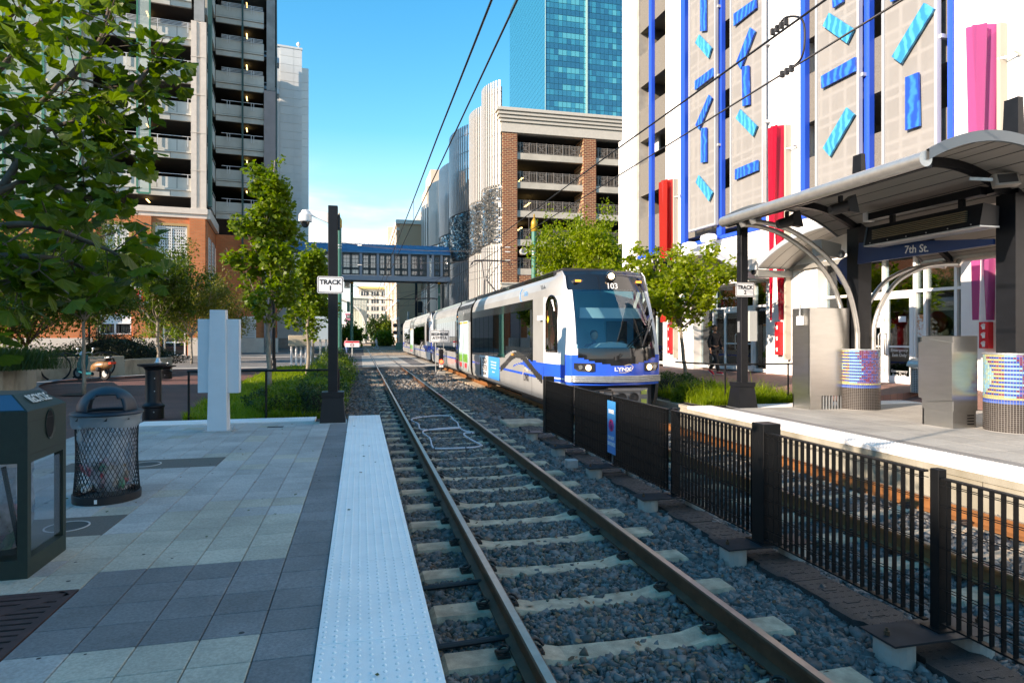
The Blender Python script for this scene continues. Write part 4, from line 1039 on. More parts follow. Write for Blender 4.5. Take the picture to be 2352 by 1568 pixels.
# tan stone office block on the right side of the far street: its long side faces the tracks
pt = dep(927, 700, 128); tn = thing('tan_office', 'tan stone office block with vertical window strips beyond the footbridge', 'building', (pt.x-1.2,pt.y,-.33), 0)
Lt = 75; Ht = 24.5
obj('wall', MB().box(.4,0,0,16,Lt,Ht), M_tanw, tn); obj('roof', MB().box(-.3,-.3,Ht,16,Lt,Ht+.8), M_cream, tn)
for k in range(13):
    g = MB(); y = 2+k*5.6
    for f_ in range(6): g.box(.3,y,2.5+f_*3.6,.39,y+3.6,5.1+f_*3.6)
    obj('window', g, M_dw, tn)
    obj('pilaster', MB().box(-.1,y-1.6,0,.39,y-.2,Ht), M_cream if k % 3 else M_tanw, tn)
for f_ in range(7): obj('string_course', MB().box(-.15,0,1.6+f_*3.6,.38,Lt,2.1+f_*3.6), M_cream, tn)
t, a, b, H_ = block('peach_tower', 'peach coloured stepped tower peeking over the silver screens', 'tower', 968, 992, 490, 260, mat('peach_wall', (0.72,0.56,0.42), .8), 26, 3, wm=mat('tower_win', (0.35,0.42,0.45), .3), thick=20)
g = MB(); g.box((a+b)/2,.0,H_,b+14,20,H_+11); g.box(b*.8,.0,H_+11,b+14,20,H_+18); obj('stepped_top', g, mat('peach_wall', (0.72,0.56,0.42), .8), t)
t, a, b, H_ = block('pink_building', 'small distant pink building left of the far tracks', 'building', 794, 806, 722, 300, mat('pink_wall', (0.55,0.18,0.25), .8), 5, 1, wm=M_dw)
t, a, b, H_ = block('pale_building', 'low pale distant building in front of the pink one', 'building', 780, 803, 745, 280, M_cream, 4, 2, wm=M_dw)
# rising ground and low wall closing the far street
obj('far_street', MB().box(-60,230,-.6,60,232,1.2), M_concrete, kind='structure')
# tracks beyond the street: two curving lines and a scissors crossover
trk3 = thing('railway_track', 'crossing rails and curves beyond the street', 'track'); trk3['kind'] = 'structure'; del trk3['category']
def curve(x0, x1, y0, y1, n=14):
    return [(x0+(x1-x0)*(3*(k/n)**2-2*(k/n)**3), y0+(y1-y0)*k/n) for k in range(n+1)]
def far_curve(cx):
    pts = [(cx,63.8),(cx,90),(cx-.1,100)]
    for k in range(1, 14):
        y = 100+k*10; pts.append((cx-.0012*(y-100)**2, y))
    return pts
for cx in (1.79, 5.89):
    for s in (-.7525,.7525): rail(trk3, [(p[0]+s,p[1]) for p in far_curve(cx)], M_rail if cx < 3 else M_rail_sunlit)
for a, b in ((1.79,5.89),(5.89,1.79)):
    for s in (-.7525,.7525): rail(trk3, [(p[0]+s,p[1]) for p in curve(a,b,66,92)], M_rail)
for cxx in (12.5,):
    for s in (-.7525,.7525): rail(trk3, [(p[0]+s,p[1]) for p in curve(5.89,cxx,80,112)], M_rail)
g = MB(); y = 64.2
while y < 150:
    dx = -.0012*max(0,y-100)**2
    g.box(.4+dx,y,-.34,7.3+dx,y+.25,-.312); y += .95
obj('rail_tie', g, M_tie, trk3, kind='stuff')
obj('crossing_panel', MB().box(-3,95,-.32,12,99,-.305), M_cross, trk3)
# ================================================================== WHITE GARAGE ON THE RIGHT
RP = (14.6, 18.3); RA = 92.9
M_wall_w = mat('white_stucco', (0.80,0.79,0.76), .8, noise=.03, nscale=.8, bump=.1, bscale=30)
M_pebble = mat('exposed_aggregate', (0.21,0.195,0.165), .95, col2=(0.13,0.12,0.10), nscale=45, bump=1.0, bscale=28, detail=5)
M_blue = mat('cobalt_paint', (0.006,0.085,0.62), .35)
M_in_w = mat('garage_inner_concrete', (0.20,0.185,0.155), .9, noise=.2, nscale=.6)
M_frame_w = mat('panel_frame', (0.46,0.48,0.50), .45, metal=.3)
def mesh_screen_mat():
    m = bpy.data.materials.new('perforated_metal'); m.use_nodes = True; n, l = m.node_tree.nodes, m.node_tree.links; b = n['Principled BSDF']
    b.inputs['Base Color'].default_value = (0.38,0.37,0.35,1); b.inputs['Roughness'].default_value = .6
    t = n.new('ShaderNodeBsdfTransparent'); ms = n.new('ShaderNodeMixShader')
    tc_ = n.new('ShaderNodeTexCoord'); nz_ = n.new('ShaderNodeTexNoise'); nz_.inputs['Scale'].default_value = 0.7
    l.new(tc_.outputs['Object'], nz_.inputs['Vector']); mr = n.new('ShaderNodeMapRange'); mr.inputs['To Min'].default_value = .42; mr.inputs['To Max'].default_value = .62
    l.new(nz_.outputs['Fac'], mr.inputs['Value']); l.new(mr.outputs[0], ms.inputs[0]); l.new(t.outputs[0], ms.inputs[1]); l.new(b.outputs[0], ms.inputs[2]); l.new(ms.outputs[0], n['Material Output'].inputs[0]); return m
M_perf = mesh_screen_mat()
def wave_mat(name, c1, c2):
    m = bpy.data.materials.new(name); m.use_nodes = True; n, l = m.node_tree.nodes, m.node_tree.links; b = n['Principled BSDF']
    tc_ = n.new('ShaderNodeTexCoord'); w = n.new('ShaderNodeTexWave'); w.inputs['Scale'].default_value = 1.3; w.inputs['Distortion'].default_value = 7; w.inputs['Detail'].default_value = 3; w.inputs['Detail Scale'].default_value = 1.3
    w.bands_direction = 'X'; l.new(tc_.outputs['Object'], w.inputs['Vector'])
    mr = n.new('ShaderNodeMapRange'); mr.inputs['From Min'].default_value = .35; mr.inputs['From Max'].default_value = 1.0; l.new(w.outputs['Fac'], mr.inputs['Value'])
    mx_ = n.new('ShaderNodeMix'); mx_.data_type = 'RGBA'; mx_.inputs['A'].default_value = c1+(1,); mx_.inputs['B'].default_value = c2+(1,)
    l.new(mr.outputs[0], mx_.inputs['Factor']); l.new(mx_.outputs['Result'], b.inputs['Base Color']); b.inputs['Roughness'].default_value = .3; return m
M_wb = wave_mat('blue_wave_panel', (0.003,0.07,0.50), (0.01,0.20,0.68)); M_wc = wave_mat('cyan_wave_panel', (0.005,0.22,0.46), (0.04,0.42,0.62))
rb = thing('white_garage', 'white stuccoed garage with mesh screens and blue bars beside the far platform', 'building', (RP[0], RP[1], 0), R(RA))
def fb(x, y=400, off=0.0):
    a = R(RA); p = (RP[0]-math.sin(a)*off, RP[1]+math.cos(a)*off); return onP(x, y, p, RA)
S_ = lambda x: fb(x)[0]
HTW = 21.0; ZL = 5.55
s_end = S_(1434)
# big white piers, full height above the ledge
def pier(a, b, z0=0.2, z1=HTW, d=.12): 
    return obj('pier', MB().box(a,-.45,z0,b,d,z1), M_wall_w, rb)
pier(S_(1464), s_end)
pier(S_(1568), S_(1534)); pier(S_(1845), S_(1766)); pier(-16.0, S_(2200), z0=5.0)
g = MB(); g.box(-16,-.45,0.15,S_(2262),.12,4.99); obj('pier', g, M_wall_w, rb)
obj('pier_face', MB().box(S_(2262)+.01,-.45,0.15,S_(2200),-.1,4.99), M_wall_w, rb)
obj('concrete_return', MB().box(S_(1468)-.05,-.45,5.6,S_(1464)-.005,.04,HTW), M_concrete, rb)
bays = [(S_(1534),S_(1468)-.06),(S_(1766),S_(1568)),(S_(2200),S_(1845))]
pitch = 2.80; zs0 = 1.62+(EYE*0)+ (fb(1466,454.2)[1]-1.62)
sp_b = [zs0+pitch*k for k in range(-1, 5)]
for bi, (a, b) in enumerate(bays):
    for zb in sp_b:
        lo_ = max(zb, ZL+.16); hi = zb+1.62
        if hi <= lo_: continue
        obj('spandrel', MB().box(a+.005,-.38,lo_,b-.005,-.03,hi), M_pebble, rb)
        obj('floor_slab', MB().box(a+.005,-7,zb+.2,b-.005,-.39,zb+.45), M_in_w, rb)
    obj('spandrel', MB().box(a+.005,-.38,ZL+.16,b-.005,-.03,min(sp_b[0]+1.62, ZL+.7)), M_pebble, rb) if sp_b[0]+1.62 < ZL+.16 else None
    obj('inner_wall', MB().box(a,-7.3,ZL,b,-7.01,HTW), M_dark_in, rb)
    for q in (a, b): obj('inner_column', MB().box(q-.25,-3.2,ZL,q+.25,-.46,HTW), M_in_w, rb)
    obj('blue_ledge', MB().box(a+.01,-.37,ZL,b-.01,.13,ZL+.15), M_blue, rb)
def post(x0, x1): 
    a, b = S_(x1), S_(x0); obj('blue_post', MB().box(a,-.02,ZL+.151,b,.16,HTW), M_blue, rb)
for x0,x1 in ((1497,1503),(1570.5,1580),(1654,1665),(1758,1765),(1847,1858),(1993,2007),(2187,2199)): post(x0,x1)
# horizontal white band below the ledge, ground floor
wallg = [(S_(1597), S_(1527)), (S_(1883), S_(1767)), (S_(1465), s_end)]
for a, b in wallg: obj('ground_pier', MB().box(a,-.45,.1,b,.10,ZL-.005), M_wall_w, rb)
W3a, W3b = S_(2200), S_(1883); W2a, W2b = S_(1767), S_(1597); W1a, W1b = S_(1527), S_(1465)
for a, b, zt_ in ((W3a,W3b,3.98),(W2a,W2b,3.7),(W1a,W1b,3.7)):
    obj('lintel_wall', MB().box(a+.002,-.45,zt_,b-.002,.08,ZL-.006), M_wall_w, rb)
obj('roof_parapet', MB().box(-16,-7.3,HTW,s_end,.2,HTW+.4), M_wall_w, rb)
obj('north_wall', MB().box(s_end-.3,-7.3,.1,s_end,-.46,HTW), M_wall_w, rb); obj('north_wall', MB().box(s_end-.3,-25,.1,s_end,-7.31,HTW), M_wall_w, rb)
obj('drain_pipe', MB().tube([(s_end-.6,.2,0),(s_end-.6,.2,5.3)], .06, 8), M_white, rb)
# shop fronts
M_shopglass = glass_mat('shop_glass', (0.62,0.70,0.68), 0.10, rough=.01)
M_teal = mat('interior_teal_blind', (0.28,0.42,0.42), .8)
M_floor = mat('interior_floor', (0.12,0.10,0.08), .6)
def front(a, b, z0, z1, verts, trans, name):
    w = obj('shop_window', MB().box(a,-.32,z0,b,-.30,z1), M_shopglass, rb)
    g = MB()
    for v in verts: g.box(v-.04,-.36,z0,v+.04,-.22,z1)
    for q in trans: g.box(a,-.35,q-.04,b,-.23,q+.04)
    g.box(a,-.35,z0-.02,b,-.22,z0+.1); g.box(a,-.35,z1-.06,b,-.22,z1+.02)
    obj('window_frame', g, M_white, w)
    g = MB(); g.box(a-.1,-4.5,z0-.05,b+.1,-.37,z0); g.box(a-.1,-4.6,z0,b+.1,-4.5,z1); g.box(a-.12,-4.5,z0,a,-.37,z1); g.box(b,-4.5,z0,b+.12,-.37,z1); g.box(a-.1,-4.5,z1+.02,b+.1,-.46,z1+.1)
    obj('interior', g, M_floor, w)
    return w
v3 = [fb(x,700,-.3)[0] for x in (1883,1957,2033,2105,2129,2200)]
w3 = front(W3a,W3b,.28,3.98,v3,[2.87],'w3')
v2 = [fb(x,700,-.3)[0] for x in (1600,1642,1700,1735,1766)]
w2 = front(W2a,W2b,.28,3.7,v2,[2.75],'w2')
w1 = front(W1a,W1b,.28,3.7,[W1a+.1,(W1a+W1b)/2,W1b-.1],[2.6],'w1')
# teal blinds / cardboard boxes / furniture behind the panes
M_card = mat('cardboard', (0.55,0.34,0.12), .85, noise=.15, nscale=2)
def interior(parent, a, b, y, z0, z1, m, name='blind'): return obj(name, MB().box(a,y-.04,z0,b,y,z1), m, parent)
interior(w3, v3[1]+.05, v3[0]-.05, -.42, .35, 2.75, M_teal); interior(w2, v2[2]+.05, v2[1]-.05, -.42, 1.2, 2.7, M_teal); interior(w2, v2[4]+.05, v2[3]-.05, -.42, .8, 2.7, M_teal)
interior(w1, W1a+.2, W1b-.2, -.42, 1.3, 3.6, M_teal)
bxs = obj('stacked_boxes', MB().box(v3[3]+.1,-1.2,.3,v3[2]-.1,-.55,1.0), M_card, w3)
for (q0,q1,z0,z1,dy) in ((.08,.7,1.01,1.75,-.6),(.15,.85,1.76,2.4,-.65),(-1.6,-.9,.3,1.3,-.7),(-1.5,-.8,1.31,2.1,-.8)):
    obj('stacked_boxes', MB().box(v3[2]-q1,dy-.5,z0,v3[2]-q0,dy,z1), M_card, w3)
# double doors: bay 3
def door(parent, a, b, z0, z1, handle_side, glass=M_shopglass):
    d = obj('door', MB().box(a+.13,-.235,z0+.12,b-.13,-.225,z1-.15), glass, parent)
    g = MB(); w = .13
    g.box(a+.012,-.27,z0,a+w,-.19,z1); g.box(b-w,-.27,z0,b-.012,-.19,z1); g.box(a+w,-.268,z1-.15,b-w,-.192,z1); g.box(a+w,-.268,z0,b-w,-.192,z0+.16); g.box(a+w,-.262,z0+.98,b-w,-.2,z0+1.03)
    obj('door_frame', g, M_white, d)
    hx = a+.10 if handle_side < 0 else b-.10
    h = MB().tube([(hx,-.19,z0+.75),(hx,-.10,z0+.78),(hx,-.09,z0+.85),(hx,-.09,z0+1.30),(hx,-.10,z0+1.36),(hx,-.19,z0+1.4)], .018, 8)
    obj('door_handle', h, M_galv_tube, d, smooth=True)
    return d
dz0, dz1 = .31, 2.84
da, db, dc = v3[3], fb(2038,700,-.3)[0], fb(1975,700,-.3)[0]
d1 = door(rb, da, db, dz0, dz1, 1); d2 = door(rb, db+.01, dc, dz0, dz1, -1)
M_txt_w = mat('lettering_white', (0.75,0.75,0.72), .6); M_txt_k = mat('lettering_black', (0.01,0.01,0.012), .6)
for dd_, mid in ((d1,(da+db)/2),(d2,(db+dc)/2)):
    text_on('Emergency', .125, M_txt_w, dd_, (mid,-.218,dz0+.90), (-1,0,0), (0,0,1)); text_on('Exit Only', .125, M_txt_w, dd_, (mid,-.218,dz0+.76), (-1,0,0), (0,0,1))
text_on('Emergency', .12, M_txt_w, d1, ((da+db)/2,-.218,dz0+.30), (-1,0,0), (0,0,1)); text_on('Exit Only', .12, M_txt_w, d1, ((da+db)/2,-.218,dz0+.18), (-1,0,0), (0,0,1))
def paper(parent, s, z, w, h, m, y=-.222): return obj('notice', MB().box(s-w/2,y,z-h/2,s+w/2,y+.004,z+h/2), m, parent)
M_paper = mat('paper', (0.75,0.76,0.78), .7); M_paper2 = mat('poster_mix', (0.75,0.72,0.68), .7, col2=(0.65,0.25,0.10), nscale=9, blend=(.5,.6)); M_paper3 = mat('poster_blue', (0.70,0.72,0.75), .7, col2=(0.12,0.16,0.40), nscale=11, blend=(.45,.6))
q = fb(2071,733,-.2); paper(d1, q[0], q[1], .24, .16, M_paper); q = fb(2015,738,-.2); paper(d2, q[0], q[1], .22, .36, M_paper3)
q = fb(2116,748,-.3); paper(w3, q[0], q[1], .34, .62, M_paper2, -.29)
q = fb(2108,745,-.2)
# red and grey swirl sign inside the window
q = fb(2150,700,-.6)
g = MB(); g.M = Matrix.Translation((q[0]-.1,-.75,1.9)) @ Matrix.Rotation(R(90),4,'X'); g.lathe([(.30,-.02),(.52,-.02),(.52,.02),(.30,.02)],(0,0,0),28,cap=False); obj('round_sign', g, mat('round_sign_grey', (0.45,.45,.45), .4), w3)
g = MB(); g.M = Matrix.Translation((q[0]+.05,-.70,2.0)) @ Matrix.Rotation(R(90),4,'X'); g.lathe([(.0,-.02),(.30,-.02),(.30,.02),(0,.02)],(0,0,0),24,cap=False); obj('round_sign', g, mat('round_sign_red', (0.6,.03,.02), .4), w3)
obj('panelled_crate', MB().box(v3[5]+.15,-1.2,.3,v3[4]-.35,-.8,2.0), M_card, w3)
# bay 2 doors
e0, e1, e2 = fb(1735,700,-.3)[0], fb(1703,700,-.3)[0], fb(1668,700,-.3)[0]
door(rb, e0, e1, dz0, 2.7, 1); door(rb, e1+.01, e2, dz0, 2.7, -1)
obj('blue_notice', MB().box(fb(1749,700)[0]-.15,-.29,.95,fb(1749,700)[0]+.05,-.285,1.5), mat('notice_blue', (0.03,0.2,0.5), .6), w2)
# mesh screens
def quadpt(cx_, cy_, off): return fb(1378.1+cx_*.41405, cy_*.41405, off)
panels = [(1583,1645,534),(1678,1755,500),(1874,1975,0),(2027,2155,0)]
OFF = .34; pobj = []
zp0 = 6.12
for i, (x0, x1, _) in enumerate(panels):
    a, b = fb(x1,400,OFF)[0], fb(x0,400,OFF)[0]
    s = obj('mesh_screen', MB().box(a+.06,OFF-.012,zp0+.06,b-.06,OFF,HTW-.3), M_perf, rb); pobj.append((s,a,b))
    g = MB(); t = .085
    g.box(a,OFF-.10,zp0,a+t,OFF+.04,HTW-.2); g.box(b-t,OFF-.10,zp0,b,OFF+.04,HTW-.2); g.box(a+t,OFF-.10,zp0,b-t,OFF+.04,zp0+t)
    obj('screen_frame', g, M_frame_w, s)
    g = MB(); w = b-a
    for q in (1/3,2/3): g.box(a+w*q-.05,OFF-.049,zp0+.09,a+w*q+.05,OFF-.021,HTW-.3)
    z = zp0+.6; k = 0
    while z < HTW-.5: g.box(a+.09,OFF-.05,z-.05,b-.09,OFF-.02,z+.05); z += .62 if k % 3 else .30; k += 1
    obj('backing_grid', g, mat('backing_white', (0.62,0.61,0.58), .6), s)
    for zz in (9.3, 12.1, 14.9, 17.7): obj('bracket', MB().box(a-.06,-.03,zz,a+.03,OFF-.05,zz+.10), M_frame_w, s)
bars = [(0,'b',[(555,-30),(585,-40),(585,170),(555,175)]),(0,'c',[(548,193),(617,266),(599,323),(527,239)]),(0,'b',[(525,450),(623,377),(623,425),(525,500)]),(0,'b',[(601,527),(619,545),(548,720),(528,695)]),(0,'b',[(560,712),(588,708),(588,898),(558,903)]),(0,'c',[(545,973),(622,1068),(602,1116),(530,1012)]),
 (1,'b',[(740,78),(862,-8),(864,45),(740,146)]),(1,'b',[(830,154),(858,175),(778,384),(755,345)]),(1,'b',[(786,371),(822,364),(826,580),(789,590)]),(1,'c',[(776,607),(868,700),(846,756),(752,657)]),(1,'b',[(748,940),(873,888),(873,945),(748,998)]),
 (2,'b',[(1286,-20),(1345,-45),(1345,10),(1290,46)]),(2,'c',[(1268,72),(1406,162),(1368,241),(1234,145)]),(2,'b',[(1225,424),(1413,317),(1413,395),(1227,492)]),(2,'c',[(1365,597),(1408,635),(1273,867),(1235,822)]),
 (3,'b',[(1604,-25),(1665,-50),(1665,-12),(1610,12)]),(3,'c',[(1795,17),(1851,50),(1667,352),(1617,315)]),(3,'b',[(1692,430),(1763,402),(1769,698),(1692,724)])]
for pi_, c, pts in bars:
    P = [quadpt(x,y,OFF+.12) for x, y in pts]
    g = MB(); g.prism([(p[0],p[1]) for p in P][::-1], 'y', OFF+.05, OFF+.12)
    n_ = 'blue_bar' if c == 'b' else 'cyan_bar'
    obj(n_, g, M_wb if c == 'b' else M_wc, pobj[pi_][0])
# louvre vent in the first bay
q0 = fb(1472,350); obj('vent_louvre', MB().box(S_(1492),-.6,q0[1]-.1,S_(1470),-.5,q0[1]+1.2), M_louver, rb)
# narrow white panel at the corner with a blue stripe
a, b = S_(1426), S_(1420); obj('corner_sign', MB().box(s_end+.05,.05,fb(1430,560)[1],s_end+.45,.12,fb(1430,325)[1]), M_white, rb)
# coloured glass fins with their metal posts
def tint(name, c): return glass_mat(name, c, .08, rough=.05)
def solid_tint(name, c):
    m = bpy.data.materials.new(name); m.use_nodes = True; n, l = m.node_tree.nodes, m.node_tree.links; b = n['Principled BSDF']
    b.inputs['Base Color'].default_value = c+(1,); b.inputs['Roughness'].default_value = .15
    t = n.new('ShaderNodeBsdfTransparent'); t.inputs[0].default_value = tuple(min(1,x*1.3+.1) for x in c)+(1,); ms = n.new('ShaderNodeMixShader'); ms.inputs[0].default_value = .55
    l.new(t.outputs[0], ms.inputs[1]); l.new(b.outputs[0], ms.inputs[2]); l.new(ms.outputs[0], n['Material Output'].inputs[0]); return m
fins = [('orange_red',(0.52,0.04,0.03),1513,1545,412,1531,1548,812,740),('crimson',(0.55,0.015,0.05),1763,1800,288,1786,1794,815,735),('magenta',(0.50,0.11,0.29),2218,2287,56,2256,2276,800,735)]
for nm, c, xl0, xr0, yt, xlb, xrb, yb, ybox in fins:
    m1 = solid_tint('fin_'+nm, c); o1 = .62
    A = fb(xl0,yt+8,o1); B = fb(xr0,yt,o1*.55); Cc = fb(xrb,ybox,.22); Dd = fb(xlb,ybox,.30); mid_t = fb(xl0+(xr0-xl0)*.32,yt+3,o1*.95); mid_b = fb(xlb+(xrb-xlb)*.5,ybox,.32)
    f = obj('glass_fin', MB().prism([(A[0],A[1]),(B[0],B[1]),(Cc[0],Cc[1]),(Dd[0],Dd[1])][::-1],'y',o1-.02,o1), m1, rb)
    g = MB(); t = .015
    g._a([(mid_t[0],o1+.07,mid_t[1]),(B[0],o1-.36,B[1]+.02),(Cc[0],.12,Cc[1]),(mid_b[0],.34,mid_b[1]),(mid_t[0]-t,o1+.07,mid_t[1]),(B[0]-t,o1-.36,B[1]+.02),(Cc[0]-t,.12,Cc[1]),(mid_b[0]-t,.34,mid_b[1])],
         [(0,1,2,3),(7,6,5,4),(0,4,5,1),(1,5,6,2),(2,6,7,3),(3,7,4,0)])
    obj('glass_leaf', g, m1, f)
    pst = obj('fin_post', MB().box(B[0]-.11,.13,fb(xr0,yb+10,.2)[1],B[0]-.02,.34,B[1]), mat('fin_post_beige', (0.42,0.38,0.31), .6), f)
    g = MB()
    for q in (.12,.55): zz = B[1]-(B[1]-1.5)*q; g.prism([(.12,zz),(.12,zz+.08),(.34,zz+.08)],'x',B[0]-.45,B[0]-.40); g.bar((B[0]-.43,.13,zz+.04),(B[0]-.05,.33,zz+.06),.03,.03)
    obj('bracket', g, M_steel, f)
    # red box with white hands at the foot
    hx = (fb(xlb,ybox+30,.2)[0]+fb(xrb,ybox+30,.2)[0])/2; z1 = fb(xrb,ybox+4,.2)[1]; z0 = fb(xrb,yb,.2)[1]; hw_ = .11
    hb = obj('hand_sign', MB().box(hx-hw_,.13,z0,hx+hw_,.30,z1), mat('sign_red2', (0.68,0.012,0.02), .5), rb)
    nh = 1 if nm == 'magenta' else 3
    for k in range(3):
        zc_ = z1-(z1-z0)*(k+.5)/3
        hnd = MB(); hnd.prism([(hx-.035,zc_-.07),(hx+.03,zc_-.07),(hx+.04,zc_+.0),(hx-.04,zc_+.01)],'y',.301,.304)
        for i_ in range(4): hnd.prism([(hx-.036+i_*.02,zc_+.0),(hx-.022+i_*.02,zc_+.0),(hx-.028+i_*.026,zc_+.075-.01*abs(i_-1)),(hx-.044+i_*.026,zc_+.075-.01*abs(i_-1))],'y',.301,.304)
        hnd.prism([(hx+.03,zc_-.03),(hx+.07,zc_+.02),(hx+.06,zc_+.03),(hx+.035,zc_+.0)],'y',.301,.304)
        obj('white_hand', hnd, M_txt_w, hb)
# barrel vaulted awnings
def awning(sc, half, zsp, rise, out_, yb_=.1):
    g = MB(); n = 18; pts = []
    Rr = (half*half+rise*rise)/(2*rise); a0 = math.asin(half/Rr)
    for k in range(n+1):
        a = -a0+2*a0*k/n; pts.append((sc+Rr*math.sin(a), zsp+rise-Rr+Rr*math.cos(a)))
    for (p, q) in zip(pts[:-1], pts[1:]):
        g._a([(p[0],yb_,p[1]),(q[0],yb_,q[1]),(q[0],out_,q[1]),(p[0],out_,p[1]),(p[0],yb_,p[1]+.05),(q[0],yb_,q[1]+.05),(q[0],out_,q[1]+.05),(p[0],out_,p[1]+.05)],[(3,2,1,0),(4,5,6,7),(0,1,5,4),(2,3,7,6)])
    w = obj('awning', g, mat('awning_skin', (0.56,0.55,0.51), .5, metal=.2), rb)
    g = MB()
    for (p, q) in zip(pts[:-1], pts[1:]):
        g._a([(p[0],out_,p[1]-.06),(q[0],out_,q[1]-.06),(q[0],out_+.06,q[1]-.06),(p[0],out_+.06,p[1]-.06),(p[0],out_,p[1]+.09),(q[0],out_,q[1]+.09),(q[0],out_+.06,q[1]+.09),(p[0],out_+.06,p[1]+.09)],[(3,2,1,0),(4,5,6,7),(0,1,5,4),(2,3,7,6)])
    obj('edge_trim', g, mat('awning_edge', (0.50,0.55,0.60), .4, metal=.4), w)
    g = MB()
    for e in (pts[0], pts[-1]): g.box(e[0]-.10,yb_,e[1]-.28,e[0]+.10,out_+.02,e[1]-.06)
    g.box(pts[0][0],yb_,zsp-.05,pts[-1][0],yb_+.12,zsp+.1)
    obj('awning_beam', g, mat('awning_beam', (0.30,0.30,0.28), .5, metal=.3), w)
    g = MB()
    for q in (.35,.7):
        for (p, q2) in zip(pts[:-1], pts[1:]): g.quad((p[0],yb_+(out_-yb_)*q,p[1]-.004),(q2[0],yb_+(out_-yb_)*q,q2[1]-.004),(q2[0],yb_+(out_-yb_)*q+.02,q2[1]-.004),(p[0],yb_+(out_-yb_)*q+.02,p[1]-.004))
    obj('seam', g, M_dark_in, w)
awning(-2.35, 3.1, 3.9, .95, 1.5); awning(4.55, 2.7, 3.95, .9, 1.5)
# white floodlights above the awnings
for x, y in ((1626,548),(1582,566)):
    q = fb(x, y, .55); f = thing('floodlight', 'white floodlight housing above the awning, %s' % ('the one nearer the blue posts' if x > 1600 else 'the one next to the red fin'), 'floodlight', (0,0,0)); f.parent = rb; del f['category'], f['label']
    f.location = (q[0], .55, q[1])
    obj('housing', MB().prism([(-.34,-.12),(-.40,.05),(-.25,.17),(.25,.15),(.33,.02),(.2,-.14)],'y',-.16,.16), M_white, f)
    obj('bracket', MB().bar((0,-.1,-.12),(0,-.45,-.32),.05,.05), M_galv, f)
# ================================================================== LIGHT RAIL TRAIN
M_silver = mat('train_silver', (0.42,0.43,0.42), .34, metal=.30, noise=.02, coat=.12, wn=.12, ws=.8)
M_twhite = mat('train_white', (0.66,0.66,0.65), .3, coat=.2)
M_tblue = mat('train_blue', (0.006,0.10,0.62), .22, coat=.5)
M_tblue2 = mat('train_deep_blue', (0.004,0.05,0.36), .22, coat=.5)
M_tblack = mat('train_black', (0.008,0.009,0.011), .12, coat=.6)
M_tdark = mat('train_charcoal', (0.035,0.034,0.032), .25, coat=.3)
M_roof = mat('train_roof', (0.03,0.03,0.032), .6)
M_win = glass_mat('train_window', (0.035,0.032,0.03), 0.16, rough=.015)
M_ws = glass_mat('windshield', (0.55,0.82,0.88), 0.03, rough=.01)
M_gray_u = mat('underframe', (0.03,0.03,0.032), .7)
HWD = 1.325; ZF, ZR = 0.0, 3.2       # floor skirt and roof edge (platform surface = 0)
# side profile (x outwards from the centre line, z), left side
PROF = [(1.265,-0.02),(1.305,.10),(1.325,.35),(1.325,2.62),(1.30,2.80),(1.215,3.00),(1.10,3.14),(1.00,3.17)]
def prof_x(z):
    for (x0,z0),(x1,z1) in zip(PROF[:-1],PROF[1:]):
        if z <= z1: return x0+(x1-x0)*max(0,(z-z0))/(z1-z0)
    return PROF[-1][0]
def arch(y, c=2.45, w=3.3, h=.37, base=.86):
    """top of the painted arch as a function of distance behind the nose"""
    t = (y-c)/w
    return base+h*math.exp(-(t*2.0)**2*1.2)
def paint_side(y, z):
    """0 silver 1 white 2 blue 3 deep blue 4 black 5 charcoal"""
    # y measured from the nose backwards
    hump = .40*math.exp(-((y-4.9)/1.55)**2)           # dark hump behind the cab door
    top = .86+hump if y > 2.0 else 0
    if z > 2.60: return 0
    if y > 2.9 and z > .84+hump*.85 and z < 2.60: return 4
    if 1.9 < y < 8.0:
        hb = .46+.70*math.exp(-((y-4.6)/2.0)**2)
        hs = .40+.42*math.exp(-((y-4.2)/1.9)**2)
        if z < hb and z > hb-.20 and y > 2.0 and y < 7.0: return 5
    if y < 5.4:
        lo_b = .62+.26*math.exp(-((y-4.3)/1.2)**2)-.02*y; hi_b = 1.12-.045*y if y < 2 else 1.03-.34*((y-2)/3.4)**1.5
        if y < 5.2 and lo_b < z < min(hi_b, lo_b+.34): return 2
    if .50 < z < .565 : return 2
    if y < 1.9: return 1
    return 0
